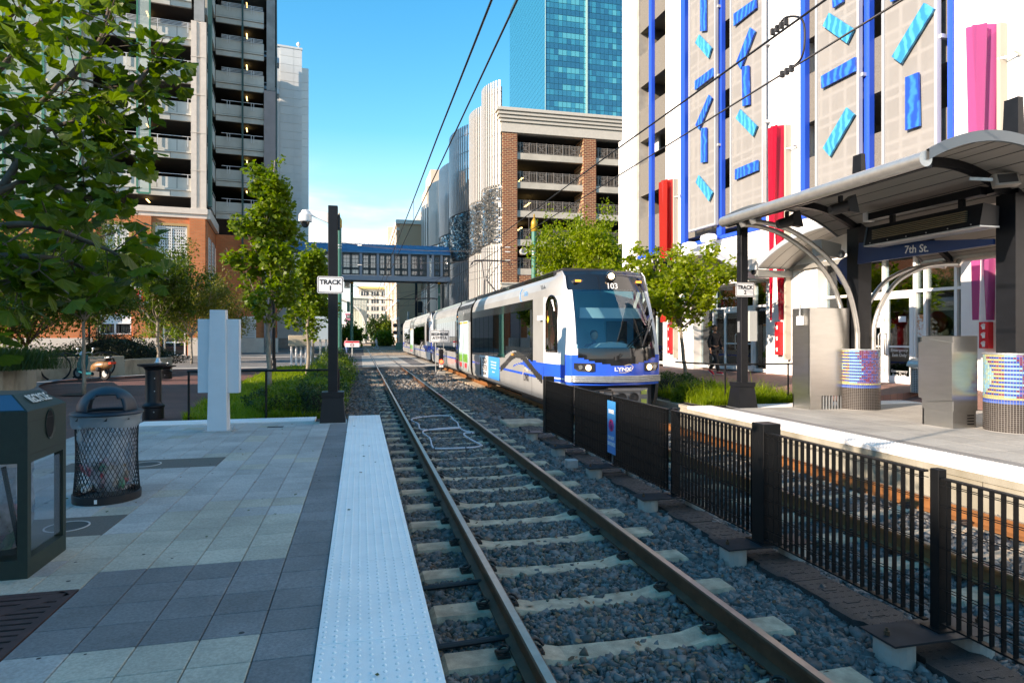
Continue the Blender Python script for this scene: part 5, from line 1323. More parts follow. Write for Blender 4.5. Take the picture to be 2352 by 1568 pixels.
def lrv(name, label, Ynose, Yend, full_front=True, cx=5.89):
    t = thing(name, label, 'tram', (cx, Ynose, 0))
    L = Yend-Ynose
    j1a, j1b = 12.7, 16.75      # middle section between the bellows
    segs = [(1.75, j1a-.22, 'carbody'), (j1a+.22, j1b-.22, 'middle_section'), (j1b+.22, L-1.2, 'carbody')]
    for (a, b, nm) in segs:
        for s in (-1, 1):
            near = (a < 5 and s < 0)
            dy = .035 if near else .30
            ny = max(2, int((b-a)/dy)); zs = list(np.arange(-0.02, 2.62, .035 if near else .07))+[2.62,2.80,3.00,3.14,3.17]
            v = []; f = []; mi = []
            for k, z in enumerate(zs):
                x = prof_x(z)
                for i in range(ny+1): v.append((s*x, a+(b-a)*i/ny, z))
            n1 = ny+1
            for k in range(len(zs)-1):
                zc_ = (zs[k]+zs[k+1])/2
                for i in range(ny):
                    yc = a+(b-a)*(i+.5)/ny
                    f.append((k*n1+i, k*n1+i+1, (k+1)*n1+i+1, (k+1)*n1+i) if s > 0 else (k*n1+i, (k+1)*n1+i, (k+1)*n1+i+1, k*n1+i+1))
                    if near or (s > 0 and a < 5): p_ = paint_side(yc, zc_)
                    elif nm == 'middle_section': p_ = 5 if .25 < zc_ < 3.0 and False else (5 if zc_ > 2.25 and zc_ < 2.98 else 0)
                    else:
                        yr = L-yc
                        p_ = paint_side(yr, zc_) if b > L-3 else (4 if .84 < zc_ < 2.6 else (2 if .50 < zc_ < .565 else 0))
                    mi.append(p_)
            mb = MB(); mb.v = v; mb.f = f; mb.m = mi
            obj(nm, mb, [M_silver,M_twhite,M_tblue,M_tblue2,M_tblack,M_tdark], t)
        g = MB(); g.prism([(-1.0,3.16),(1.0,3.16),(.98,3.30),(-.98,3.30)],'y',a-.1,b+.1); 
        for k in range(int((b-a)/2.4)): g.box(-.7,a+.4+k*2.4,3.30,.7,a+2.2+k*2.4,3.40)
        obj('roof', g, M_roof, t)
        obj('roof_rail', MB().box(-1.12,a-.05,3.13,-1.04,b+.05,3.24), M_tblack, t)
        obj('underframe', MB().box(-1.15,a,-.12,1.15,b,.0), M_gray_u, t)
    for yj in (j1a, j1b):
        g = MB()
        for k in range(5):
            w = 1.22 if k % 2 else 1.15; y = yj-.21+k*.084
            g.prism([(-w,.0),(w,.0),(w,2.7),(w-.12,2.98),(w-.3,3.12),(-w+.3,3.12),(-w+.12,2.98),(-w,2.7)],'y',y,y+.083)
        obj('bellows', g, M_gray_u, t)
    # windows: separate panes proud of the black band
    def pane(y0, y1, z0, z1, s=-1, nm='window'):
        return obj(nm, MB().box(s*1.327,y0,z0,s*1.345,y1,z1), M_win, t)
    for s in (-1, 1):
        ys1 = [3.1, 4.3, 5.5, 6.3, 7.25, 8.05, 8.95, 9.85, 10.7, 11.55, 12.3]
        for y0, y1 in zip(ys1[:-1], ys1[1:]): pane(y0+.02, y1-.02, .92 if y0 > 6 else (1.30 if y0 < 5.6 else 1.05), 2.34, s)
        for k in range(10):
            y0 = 17.3+k*.88
            if y0+.88 < L-2.9: pane(y0+.02, y0+.86, .92, 2.34, s)
    # door leaves in the middle section with an advertising print
    ad = MB(); 
    M_ad = mat('door_advert', (0.62,0.78,0.88), .35, col2=(0.35,0.52,0.50), nscale=.9, stretch=(1,1,.7))
    M_adg = mat('advert_green', (0.10,0.30,0.04), .4, noise=.4, nscale=6); M_adr = mat('advert_red', (0.65,.03,.04), .4)
    for s in (-1, 1):
        for y0 in (j1a+.75, j1a+2.15):
            d = obj('door', MB().box(s*1.327,y0,.10,s*1.36,y0+1.22,2.28), M_ad, t)
            sg_ = MB(); sg_.box(s*1.361,y0+.04,2.16,s*1.364,y0+1.18,2.24); obj('door_stripe', sg_, mat('stripe_orange', (0.8,.35,.05), .4), d)
            rr = [(y0+1.18*k/10+.02, .72+.10*math.sin(k*2.1+y0)+.1*(k%3)) for k in range(11)]
            obj('advert_green', MB().prism([(y0+.02,.45)]+rr+[(y0+1.2,.45)],'x',s*1.361,s*1.363) if s > 0 else MB().prism([(y0+.02,.45)]+rr+[(y0+1.2,.45)],'x',-1.363,-1.361), M_adg, d)
            obj('advert_grey', MB().box(s*1.361,y0+.03,.11,s*1.3625,y0+1.2,.44), M_silver, d)
            obj('advert_red', MB().box(s*1.363,y0+.2,.22,s*1.365,y0+.75,.42), M_adr, d)
            obj('door_edge', MB().box(s*1.361,y0+1.18,.10,s*1.366,y0+1.22,2.28), M_tblack, d)
        obj('door_number', text_mesh('103', .16, M_txt_w, .001), None, t, (s*1.34, j1a+2.0, 2.62), (R(90),0,R(-90 if s < 0 else 90)))
    # tapered cab: lofted from plan curves at each height
    def half_width(z): return prof_x(z)
    def nose(z, u):
        """u 0..1 from the left side seam (y=1.75) round the front to the right seam; returns x,y"""
        lean = 0.0
        if z > 1.1: lean = .78*((z-1.1)/2.1)**1.55
        if z < .55: lean = .03+.16*((.55-z)/.6)**1.5
        hw = half_width(z); wf = 1.075-.05*max(0,z-1.1)     # half width at the front corner
        # three stretches: side taper, rounded corner, bowed front
        a = abs(2*u-1)      # 1 at the seams, 0 in the middle
        sgn = -1 if u < .5 else 1
        if a > .62:         # side taper
            q = (1-a)/.38; y = 1.75-(1.75-.62-lean*.55)*q; x = hw-(hw-wf-.10)*(q**2.2)
        elif a > .50:
            q = (.62-a)/.12; y0 = .62+lean*.55; y1 = .30+lean; ang_ = q*math.pi/2
            x = wf+.10-.10*(1-math.cos(ang_)); y = y0-(y0-y1)*math.sin(ang_)
        else:
            q = a/.5; y = lean+.30*q*q; x = wf*q
        return sgn*x, y
    nu, nzv = 132, 92
    zs = [(-.02)+ (3.24)*k/nzv for k in range(nzv+1)]
    v = []; f = []; mi = []; holes_ = []
    us = []
    for k in range(nu+1): us.append(k/nu)
    for z in zs:
        for u in us: x, y = nose(min(z,3.16), u); v.append((x, y+(0 if z < 3.1 else (z-3.1)*1.2), z))
    def front_paint(x, y, z, a):
        # a: |2u-1|
        if a > .62 and a > 0:
            yy = y
            c = paint_side(yy, z)
            # dark windshield surround bleeding over the corner
            return c
        wmask = .93-.035*(z-1.1)
        if z > 2.70+.02: 
            if abs(x) < 1.04: return 4
            return 1
        smile = 1.13-.20*math.cos(min(1,abs(x)/.98)*math.pi/2)
        if z > smile and abs(x) < wmask+.06: return 4
        if z > 1.16: return 1
        if z > .70: return 2
        if z > .55: return 1
        if z > .49: return 2
        return 6
    n1 = nu+1
    wsf = []
    for k in range(nzv):
        for i in range(nu):
            q = (k*n1+i, k*n1+i+1, (k+1)*n1+i+1, (k+1)*n1+i); c = [sum(v[j][d] for j in q)/4 for d in range(3)]
            a = abs(2*(i+.5)/nu-1)
            if z_in(c[2], 1.36, 2.70) and a < .46: continue      # windshield opening
            if 1.22 < c[2] < 2.55-.0 and .72 < a and c[1] > .95 and c[1] < 1.70 and (c[2] < 2.25 or (c[1]-1.5)**2/(.28)**2+(c[2]-2.2)**2/(.34)**2 < 1 or c[1] > 1.35 and c[2] < 2.45) and full_front: 
                f.append(q); mi.append(4); continue
            if c[2] < .49 and a < .47: continue
            f.append(q); mi.append(front_paint(c[0], c[1], c[2], a))
    mb = MB(); mb.v = v; mb.f = f; mb.m = mi
    cab = obj('cab', mb, [M_silver,M_twhite,M_tblue,M_tblue2,M_tblack,M_tdark,M_gray_u], t, smooth=True)
    # windshield following the same bow
    g = MB(); nn = 24; zz = [1.33+(2.73-1.33)*k/8 for k in range(9)]; vv = []
    for z in zz:
        for k in range(nn+1):
            u = .5+(-.5+k/nn)*.47; x, y = nose(z, u); vv.append((x, y-.008, z))
    g._a(vv, [(j*(nn+1)+i, j*(nn+1)+i+1, (j+1)*(nn+1)+i+1, (j+1)*(nn+1)+i) for j in range(8) for i in range(nn)])
    obj('windshield', g, M_ws, cab, smooth=True)
    # side cab windows
    for s in (-1, 1):
        outl = []
        for k in range(13):
            a = math.pi*k/12; outl.append((1.33+.30*math.cos(a), 2.20+.42*math.sin(a)**.8))
        outl = [(1.63,1.28)]+outl+[(1.03,1.28)]
        pts = []
        for (yy, z) in outl:
            # find x on the taper
            best = min(((abs(nose(z,u_/400)[1]-yy), nose(z,u_/400)[0]) for u_ in range(0,80)), key=lambda e: e[0]); pts.append((s*(-best[1]+.012), yy, z))
        g = MB(); g.poly(pts if s > 0 else pts[::-1]); obj('cab_window', g, M_win, cab)
        fr = MB(); fr.tube(pts+[pts[0]], .018, 5, cap=False); obj('cab_window_frame', fr, M_tblack, cab)
        fr = MB(); fr.bar((s*1.262,1.05,1.86),(s*1.315,1.62,1.86),.03,.03); obj('window_rail', fr, M_tblack, cab)
    # lights
    M_lamp = mat('headlamp', (0.9,0.85,0.7), .2, emit=(1.0,0.72,0.38), estr=2.2); M_lens = mat('lens_black', (0.03,0.03,0.035), .1, coat=.5)
    M_chrome = mat('chrome', (0.7,0.68,0.62), .15, metal=1.0)
    for s in (-1, 1):
        x0, x1 = s*1.06, s*.62
        yb = lambda x: .30*(abs(x)/1.07*1.0)**2+.03
        pts = [(x0,.99),(x1,.985),(x1,.80),(s*.70,.785),(s*.98,.80),(x0,.86)]
        g = MB(); vv = [(x, yb(x)-.05, z) for x, z in pts]+[(x, yb(x)+.1, z) for x, z in pts]
        n = len(pts); g._a(vv, [tuple(range(n)) if s < 0 else tuple(range(n-1,-1,-1))]+[(i,(i+1)%n,n+(i+1)%n,n+i) for i in range(n)])
        h = obj('headlight', g, M_lens, cab)
        g = MB(); xc = s*.76; g.M = Matrix.Translation((xc, yb(xc)-.058, .885)) @ Matrix.Rotation(R(90),4,'X'); g.lathe([(.065,-.01),(.065,.01)],(0,0,0),18); obj('bulb', g, M_lamp, h)
        g = MB(); xc = s*.93; g.M = Matrix.Translation((xc, yb(xc)-.058, .895)) @ Matrix.Rotation(R(90),4,'X'); g.lathe([(.05,-.01),(.05,.01)],(0,0,0),14); obj('reflector', g, M_chrome, h)
        x, y = nose(2.95, .5+s*.20); g = MB(); g.prism([(x-.11,2.90),(x+.11,2.90),(x+.14,2.95),(x+.08,2.985),(x-.08,2.985),(x-.14,2.95)],'y',y-.06,y+.1); tl_ = obj('turn_light', g, M_lens, cab)
        g = MB(); g.box(x-.07,y-.068,2.925,x+.07,y-.055,2.965); obj('bulb', g, mat('amber', (1,.4,.05), .3, emit=(1.0,.30,.03), estr=1.2), tl_)
    x, y = nose(3.02, .5); g = MB(); g.M = Matrix.Translation((0,y-.12,3.05)) @ Matrix.Rotation(R(90),4,'X'); g.lathe([(.0,-.3),(.13,-.25),(.125,-.05),(.10,.02),(.095,.02)],(0,0,0),22); hl = obj('roof_lamp_housing', g, M_tblack, cab, smooth=True)
    g = MB(); g.M = Matrix.Translation((-.03,y-.145,3.05)) @ Matrix.Rotation(R(90),4,'X'); g.lathe([(.075,-.01),(.075,.01)],(0,0,0),20); obj('bulb', g, M_lamp, hl)
    x, y = nose(2.84, .5); o = text_on('103', .20, M_txt_w, cab, (0,y-.035,2.81), (1,0,0), (0,.25,1), bold=.004)
    # bumper with ribs, coupler
    g = MB()
    for k in range(4):
        z = .56+k*.04; pts = []
        for q in range(-10, 11): x, y = nose(z, .5+q/10*.268); pts.append((x, y-.035, z))
        g.tube(pts, .019, 5)
    obj('bumper', g, M_galv, cab, smooth=True)
    g = MB(); g.box(-.95,.42,-.12,.95,1.6,.49); g.box(-1.0,.6,-.25,1.0,1.7,-.1); obj('coupler_bay', g, M_gray_u, cab)
    g = MB(); g.box(-.20,-.10,.06,.42,.40,.36); g.box(-.26,-.16,.36,.46,.44,.41); g.box(.46,.0,.02,.66,.3,.40); g.box(-.42,.0,.15,-.22,.3,.33); cp_ = obj('coupler', g, mat('coupler_grey', (0.16,0.16,0.165), .4, metal=.6), cab)
    for xc in (-.04,.26):
        g = MB(); g.M = Matrix.Translation((xc,-.11,.20)) @ Matrix.Rotation(R(90),4,'X'); g.lathe([(.10,0),(.115,0),(.115,.03),(.10,.03)],(0,0,0),20,cap=False); g.lathe([(.10,-.01),(.10,-.005)],(0,0,0),20); obj('coupler_socket', g, M_blackp, cp_)
    for z in (.10,.31): obj('coupler_label', MB().box(.49,-.012,z-.05,.63,-.004,z+.05), mat('label_yellow', (0.55,.55,.10), .5), cp_)
    obj('hose', MB().tube(sm([(-.9,.3,.18),(-.7,.0,.34),(-.4,-.05,.38),(-.2,.0,.37)],5), .018, 6), M_blackp, cp_)
    # wiper
    x1, y1 = nose(1.12, .5-.05); x2, y2 = nose(1.95, .5+.215)
    g = MB(); g.bar((x1+.06,y1-.05,1.10),(x2-.05,y2-.06,1.86),.022,.02); g.bar((x1+.12,y1-.05,1.10),(x2-.0,y2-.06,1.80),.018,.018); g.bar((x2-.32,nose(1.45,.5+.14)[1]-.04,1.36),(x2+.06,y2-.04,2.02),.03,.025); g.cyl((x1+.08,y1-.04),.04,1.06,1.14,8)
    obj('wiper', g, M_blackp, cab)
    # cab interior
    g = MB(); g.box(-1.0,1.55,.9,1.0,1.65,2.9); g.box(-1.0,.6,1.0,1.0,1.6,1.05); obj('cab_interior', g, mat('cab_interior', (0.03,0.26,0.34), .8), cab)
    g = MB(); g.prism([(-.55,1.30),(.60,1.30),(.45,1.40),(.1,1.47),(-.3,1.44)],'y',.42,.95); obj('dashboard', g, mat('dash_white', (0.55,0.62,0.60), .5), cab)
    g = MB(); g.box(-.75,.75,2.05,.85,.8,2.30); obj('sun_blind', g, mat('blind_white', (0.60,0.66,0.64), .6), cab)
    g = MB(); g.box(.25,1.5,1.3,.8,1.54,2.0); obj('cabinet', g, mat('cab_dark', (0.02,0.03,0.03), .6), cab)
    # pantograph
    return t, cab
def z_in(z, a, b): return a < z < b
def pantograph(t, y):
    p = obj('pantograph', MB().box(-.5,y-.5,3.4,.5,y+.5,3.5), M_gray_u, t)
    g = MB()
    k = (0,y+1.0,4.35); zt_ = 5.05
    for s in (-1,1): g.tube([(s*.35,y-.4,3.5),(s*.06,y+1.05,4.30)], .035, 6)
    obj('lower_arm', g, M_gray_u, p)
    g = MB()
    for s in (-1,1): g.tube([(s*.06,y+1.05,4.30),(s*.45,y-.35,zt_)], .022, 6)
    g.tube([(0,y+1.05,4.30),(0,y-.3,zt_-.05)], .018, 6)
    obj('upper_arm', g, M_galv, p)
    g = MB()
    for d in (-.17,.17): g.tube(sm([(-.95,y-.35+d,zt_-.22),(-.78,y-.35+d,zt_),(0,y-.35+d,zt_+.03),(.78,y-.35+d,zt_),(.95,y-.35+d,zt_-.22)],5), .02, 6)
    g.box(-.5,y-.52,zt_-.02,-.45,y-.18,zt_); g.box(.45,y-.52,zt_-.02,.5,y-.18,zt_)
    obj('contact_strip', g, M_gray_u, p)
tram1, cab1 = lrv('light_rail_train', 'silver and blue light rail train numbered 103 on the far track, leading car', 13.72, 42.6)
pantograph(tram1, 15.3)
# lettering on the side and front
x, y = 0, 0
text_on('LYNX', .12, M_txt_w, cab1, (.02,-.045,.845), (1,0,0), (0,0,1), bold=.006, sx=1.35)
g = MB(); g.tube(sm([(-.08,-.05,.775),(.08,-.055,.775),(.22,-.05,.83),(.27,-.05,.90),(.20,-.05,.955),(.06,-.055,.93)],5), .007, 5); obj('emblem', g, mat('emblem_sand', (0.75,.62,.45), .4), cab1)
text_on('LYNX', .27, M_txt_k, tram1, (-1.330,3.62,.44), (0,-1,0), (0,0,1), bold=.004, sx=.8)
g = MB(); g.tube(sm([(-1.33,4.0,.50),(-1.335,3.85,.66),(-1.335,3.65,.70),(-1.33,3.45,.64)],5), .014, 5); obj('emblem', g, mat('emblem_sand', (0.75,.62,.45), .4), tram1)
text_on('103-A', .17, M_txt_k, tram1, (-1.300,2.02,2.86), (0,-1,0), (-.25,0,1))
g = MB(); g.tube(sm([(-1.30,4.15,2.98),(-1.315,4.35,2.85),(-1.325,4.3,2.68),(-1.325,4.1,2.62)],5), .012, 5); obj('emblem', g, mat('cats_blue', (0.05,.35,.7), .4), tram1)
text_on('CATS', .17, mat('cats_blue', (0.05,.35,.7), .4), tram1, (-1.315,3.72,2.80), (0,-1,0), (-.15,0,1), bold=.002)
# side advert panel
adp = obj('advert_panel', MB().box(-1.336,7.15,.10,-1.328,9.05,.88), mat('advert_blue', (0.02,0.30,0.75), .35), tram1)
ad2 = obj('advert_panel', MB().box(-1.336,9.06,.08,-1.328,10.75,.88), mat('advert_white', (0.75,.76,.76), .35), tram1)
text_on('DESIGN', .30, M_txt_k, ad2, (-1.337,9.75,.68), (0,-1,0), (0,0,1), bold=.008, sx=.88); text_on('CENTER', .30, M_txt_k, ad2, (-1.337,9.75,.42), (0,-1,0), (0,0,1), bold=.008, sx=.86); text_on('CAROLINAS', .14, M_txt_k, ad2, (-1.337,9.75,.22), (0,-1,0), (0,0,1), bold=.004)
obj('advert_figure', MB().prism([(10.35,.1),(10.72,.1),(10.70,.5),(10.58,.8),(10.45,.8),(10.38,.55)],'x',-1.3385,-1.337), M_txt_k, ad2)
for i, z in enumerate((.70,.60,.50,.36)):
    text_on(('The destination for inspired','custom kitchens and baths','for home improvement','designcenter')[i], .085, M_txt_w, adp, (-1.337,8.1,z), (0,-1,0), (0,0,1))
obj('amber_lamp', MB().box(-1.35,6.15-1.0,1.02,-1.33,6.35-1.0,1.08), mat('amber2', (0.8,.3,.05), .4), tram1)
g = MB(); g.box(-1.42,1.95,2.02,-1.32,2.15,2.14); obj('side_camera', g, M_white, tram1)
g = MB()
for y in (1.9, 3.02, 7.1, 12.4): g.box(-1.3275,y,-.0,-1.3265,y+.012,.84)
for y in (3.02,): g.box(-1.3275,y,.84,-1.3265,y+.012,2.6)
obj('panel_joint', g, M_tblack, tram1, kind='stuff')
# warning diamond in the cab side window
obj('warning_diamond', MB().prism([(1.50,1.93),(1.58,2.03),(1.50,2.13),(1.42,2.03)],'x',-1.325,-1.322), mat('sign_yellow', (0.85,.6,.05), .5), cab1)
tram2, cab2 = lrv('light_rail_train', 'second silver light rail car coupled behind car 103', 43.2, 71.2)
pantograph(tram2, 15.3)
for k in range(4):
    pass
# bogies
for tr, L in ((tram1,28.9),(tram2,28)):
    for y in (4.2, 14.7, L-4.2):
        b = obj('bogie', MB().box(-1.0,y-1.2,-.26,1.0,y+1.2,-.04), M_gray_u, tr)
        for s in (-1,1):
            for q in (-.9,.9):
                g = MB(); g.M = Matrix.Translation((s*.75,y+q,-.02)) @ Matrix.Rotation(R(90),4,'Y'); g.lathe([(.29,-.05),(.29,.05)],(0,0,0),18); obj('wheel', g, M_gray_u, b)
# ================================================================== STATION SHELTER AND PLATFORM 2 EQUIPMENT
CXs = 10.85; CY1, CY2 = 12.0, 8.55
TILE_COLS = {'k':(0.045,0.037,0.033),'b':(0.02,0.06,0.32),'B':(0.05,0.13,0.45),'p':(0.17,0.10,0.28),'m':(0.17,0.035,0.09),'c':(0.18,0.42,0.55),'y':(0.40,0.37,0.16),'t':(0.30,0.44,0.36)}
TM = [mat('mosaic_'+{'k':'brown','b':'blue','B':'mid_blue','p':'mauve','m':'maroon','c':'sky','y':'straw','t':'pale_teal'}[k], v, .25, island=.15) for k, v in TILE_COLS.items()]
TK = list(TILE_COLS)
def mosaic(cx, cy, label, seed):
    rr = random.Random(seed); R_ = .42; Hc = 1.32
    t = thing('mosaic_planter', label, 'planter', (cx,cy,0), 0, 'tiled drums under the shelter columns')
    obj('drum', MB().lathe([(R_-.004,0),(R_-.004,Hc)], (0,0,0), 40), mat('grout', (0.30,0.29,0.27), .9), t)
    obj('rim', MB().lathe([(.0,Hc-.001),(R_-.02,Hc+.012),(R_+.012,Hc+.012),(R_+.012,Hc-.012)], (0,0,0), 40, cap=False), M_galv, t)
    n = 66; rows = 38; g = MB(); dh = (Hc-.03)/rows
    for r_ in range(rows):
        for k in range(n):
            a = 2*math.pi*k/n; deg = math.degrees(a) % 360
            z0 = .01+r_*dh
            if r_ < 14: c = 'k'
            else:
                h = (r_-14)/(rows-14)
                v = (deg-200) % 360 / 360*2.2 % 1.1      # figures repeat round the drum
                stripe = r_ % 2
                if h < .12: c = 'y' if (r_ % 3 == 1) else ('b' if r_ % 3 == 0 else 'B')
                elif v < .14-.05*math.cos(h*6)+.06*rr.random()*stripe: c = 'c' if stripe else 'b'
                elif v < .50+.10*math.sin(h*3.4)+.08*rr.random()*stripe: c = 'm' if rr.random() < .45 else ('p' if stripe else 'b')
                elif v < .60+.12*math.sin(h*5+1): c = 'c' if stripe else 'B'
                elif v < .95-.5*(h-.55)**2*2: c = 't' if rr.random() < .55 else 'c'
                else: c = 'y' if stripe else ('b' if rr.random() < .6 else 'm')
            g.mat(TK.index(c)); a0 = a+.004; a1 = a+2*math.pi/n-.012; q = []
            ins, ou = R_-.01, R_+.004
            for (aa, rr_) in ((a0,ou),(a1,ou)):
                q.append((rr_*math.cos(aa), rr_*math.sin(aa)))
            g._a([(q[0][0],q[0][1],z0+.0025),(q[1][0],q[1][1],z0+.0025),(q[1][0],q[1][1],z0+dh-.0025),(q[0][0],q[0][1],z0+dh-.0025)],[(0,1,2,3)])
    obj('mosaic_tile', g, TM, t, kind='stuff')
    return t
mosaic(CXs, CY1, 'mosaic tiled drum at the foot of the shelter column beside the tall steel cabinet', 1)
mosaic(CXs, CY2, 'mosaic tiled drum nearest the camera, cut by the right edge of the photo', 4)
sh = thing('station_shelter', 'black and silver station shelter with curved roof and 7th St. sign', 'shelter', (CXs,(CY1+CY2)/2,0))
OX, OY = CXs, (CY1+CY2)/2
M_col = mat('shelter_black', (0.006,0.007,0.009), .42, spec=.3, noise=.2, nscale=5)
M_soffit = mat('soffit_panel', (0.26,0.245,0.22), .6, noise=.06, nscale=3, stretch=(1,.2,1))
M_fascia = mat('fascia_grey', (0.13,0.155,0.17), .35, metal=.4)
for cy in (CY1, CY2):
    g = MB(); y = cy-OY; g.box(-.17,y-.17,1.33,.17,y+.17,4.02); g.frustum(0,y,4.02,5.66,.10,.165,.055,.12); obj('column', g, M_col, sh)
# roof: two arched wings, front edge over the tracks side, along Y from yn to yf
yn, yf = 7.55-OY, 12.75-OY
def arc_pts(x0, z0, x1, z1, sag, n=20):
    p = []
    for k in range(n+1):
        t_ = k/n; p.append((x0+(x1-x0)*t_, z0+(z1-z0)*t_+sag*4*t_*(1-t_)))
    return p
front_arc = arc_pts(7.98-OX, 4.19, .10, 3.98, .46)
back_arc = arc_pts(.10, 3.98, 2.55, 3.42, .42)
def vault(pts, nm):
    g = MB()
    for (p, q) in zip(pts[:-1], pts[1:]):
        g._a([(p[0],yn,p[1]),(q[0],yn,q[1]),(q[0],yf,q[1]),(p[0],yf,p[1]),(p[0],yn,p[1]+.05),(q[0],yn,q[1]+.05),(q[0],yf,q[1]+.05),(p[0],yf,p[1]+.05)],[(3,2,1,0),(4,5,6,7)])
    r_ = obj(nm, g, M_soffit, sh)
    for yy in (yn-.05, yf):
        g = MB()
        for (p, q) in zip(pts[:-1], pts[1:]):
            g._a([(p[0],yy,p[1]-.03),(q[0],yy,q[1]-.03),(q[0],yy+.05,q[1]-.03),(p[0],yy+.05,p[1]-.03),(p[0],yy,p[1]+.13),(q[0],yy,q[1]+.13),(q[0],yy+.05,q[1]+.13),(p[0],yy+.05,p[1]+.13)],[(3,2,1,0),(4,5,6,7),(0,1,5,4),(2,3,7,6)])
        obj('fascia', g, M_fascia, r_)
    n = 26
    for k in range(1, n):      # soffit boards meet in narrow dark joints along the roof
        pass
    g = MB()
    for j in range(1, len(pts)-1, 2): p = pts[j]; g.box(p[0]-.004,yn+.02,p[1]-.006,p[0]+.004,yf-.02,p[1]+.004)
    obj('board_joint', g, M_col, r_, kind='stuff')
    g = MB()
    for (p, q) in zip(pts[:-1], pts[1:]): g._a([(p[0],yn,p[1]+.055),(q[0],yn,q[1]+.055),(q[0],yf,q[1]+.055),(p[0],yf,p[1]+.055)],[(0,1,2,3)])
    obj('roof_sheet', g, M_fascia, r_)
    return r_
fv = vault(front_arc, 'front_vault'); bv = vault(back_arc, 'rear_vault')
def rib(pts, y, w, h, parent):
    g = MB()
    for (p, q) in zip(pts[:-1], pts[1:]):
        g._a([(p[0],y-w,p[1]-h),(q[0],y-w,q[1]-h),(q[0],y+w,q[1]-h),(p[0],y+w,p[1]-h),(p[0],y-w,p[1]-.002),(q[0],y-w,q[1]-.002),(q[0],y+w,q[1]-.002),(p[0],y+w,p[1]-.002)],[(3,2,1,0),(0,1,5,4),(2,3,7,6),(4,5,6,7)])
    obj('arched_rib', g, M_col, parent)
for cy in (CY1, CY2): rib(front_arc, cy-OY, .055, .14, sh); rib(back_arc, cy-OY, .055, .14, sh)
obj('edge_beam', MB().box(7.98-OX+.02,yn,4.06,7.98-OX+.10,yf,4.18), M_col, sh)
g = MB(); g.tube([(7.95-OX,yn-.02,4.18),(7.95-OX,yf+.05,4.18)], .115, 20); obj('gutter_tube', g, M_galv_tube, sh, smooth='auto')
g = MB(); g.tube([(2.62,yn-.02,3.42),(2.62,yf+.05,3.42)], .105, 16); obj('gutter_tube', g, M_galv_tube, sh, smooth='auto')
# curved tube arms rising from the drums
for cy in (CY1, CY2):
    for dy in (-.20,.17):
        y = cy-OY+dy
        if cy == CY2: pass
        p = sm([(-.22,y,1.33),(-.25,y,1.9),(-.48,y,2.65),(-.98,y,3.30),(-1.75,y,3.80),(-2.35,y,3.98),(-2.80,y,4.02)], 6); g = MB(); g.tube(p, .052, 12)
        a = obj('tube_arm', g, M_galv_tube, sh, smooth='auto') if cy == CY1 else None; g = MB(); g.tube([(-2.78,y,3.99),(-2.86,y,4.14)], .075, 12); (obj('tube_collar', g, M_galv_tube, a, smooth='auto') if a else None)
        p = sm([(.20,y,1.33),(.22,y,1.85),(.42,y,2.35),(.85,y,2.85),(1.5,y,3.15),(2.05,y,3.24),(2.5,y,3.26)], 6); g = MB(); g.tube(p, .050, 12); a = obj('tube_arm', g, M_galv_tube, sh, smooth='auto')
        g = MB(); g.tube([(2.48,y,3.23),(2.58,y,3.36)], .07, 12); obj('tube_collar', g, M_galv_tube, a, smooth='auto')
# station name board between the columns
nb = obj('name_board', MB().prism([(CY1-.22-OY,3.66),(CY1-.17-OY,3.20),(CY2+.2-OY,3.20),(CY2+.2-OY,3.30)],'x',-.20,-.14), mat('sign_navy', (0.004,0.040,0.14), .35), sh)
nb2 = obj('name_board', MB().lathe([(0,-.03),(.34,-.03),(.34,.03),(0,.03)],(0,0,0),28,cap=False), mat('sign_navy', (0.004,0.040,0.14), .35), sh, (0.02,CY1+.35-OY,3.10), (0,R(90),0))
text_on('7th St.', .215, M_txt_w, nb, (-.203,10.30-OY,3.325), (0,-1,-.06), (0,0,1), bold=.003)
# message display with louvres hanging in front of the columns
ds = thing('display_box', 'long black louvred display hanging under the shelter roof', 'display', (CXs-.52, 9.80, 3.66))
g = MB(); g.prism([(-.20,-.18),(.20,-.18),(.22,.16),(-.12,.20)],'y',-1.25,1.25); obj('housing', g, M_col, ds)
g = MB()
for k in range(6): g.box(-.215,-1.0,-.08+k*.034,-.165,1.05,-.066+k*.034)
lv_ = obj('louvre', g, mat('louvre_brass', (0.30,0.25,0.16), .35, metal=.5), ds); lv_['kind'] = 'stuff'
obj('end_cap', MB().prism([(-.21,-.19),(.21,-.19),(.23,.17),(-.13,.21)],'y',1.251,1.29), mat('cap_blue_grey', (0.05,0.085,0.12), .4), ds)
obj('lower_lip', MB().box(-.21,-1.26,-.205,.21,1.26,-.181), M_galv, ds)
g = MB()
for k in range(6): g.M = Matrix.Translation((-.212,-1.1+k*.44,-.145)) @ Matrix.Rotation(R(90),4,'Y'); g.lathe([(.012,-.004),(.012,.004)],(0,0,0),8)
obj('screw', g, M_galv, ds, kind='stuff')
g = MB(); g.box(-.07,-1.15,.36,.07,1.3,.50); obj('carrier_beam', g, M_col, ds); obj('beam_cap', MB().box(-.11,1.301,.34,.09,1.40,.52), M_white, ds)
g = MB(); g.box(-.03,-.8,.20,.03,-.7,.36); g.box(-.03,.7,.20,.03,.8,.36); obj('hanger', g, M_col, ds)
g = MB(); g.box(.05,-1.3,.37,.9,-1.16,.49); obj('cross_arm', g, M_col, ds)
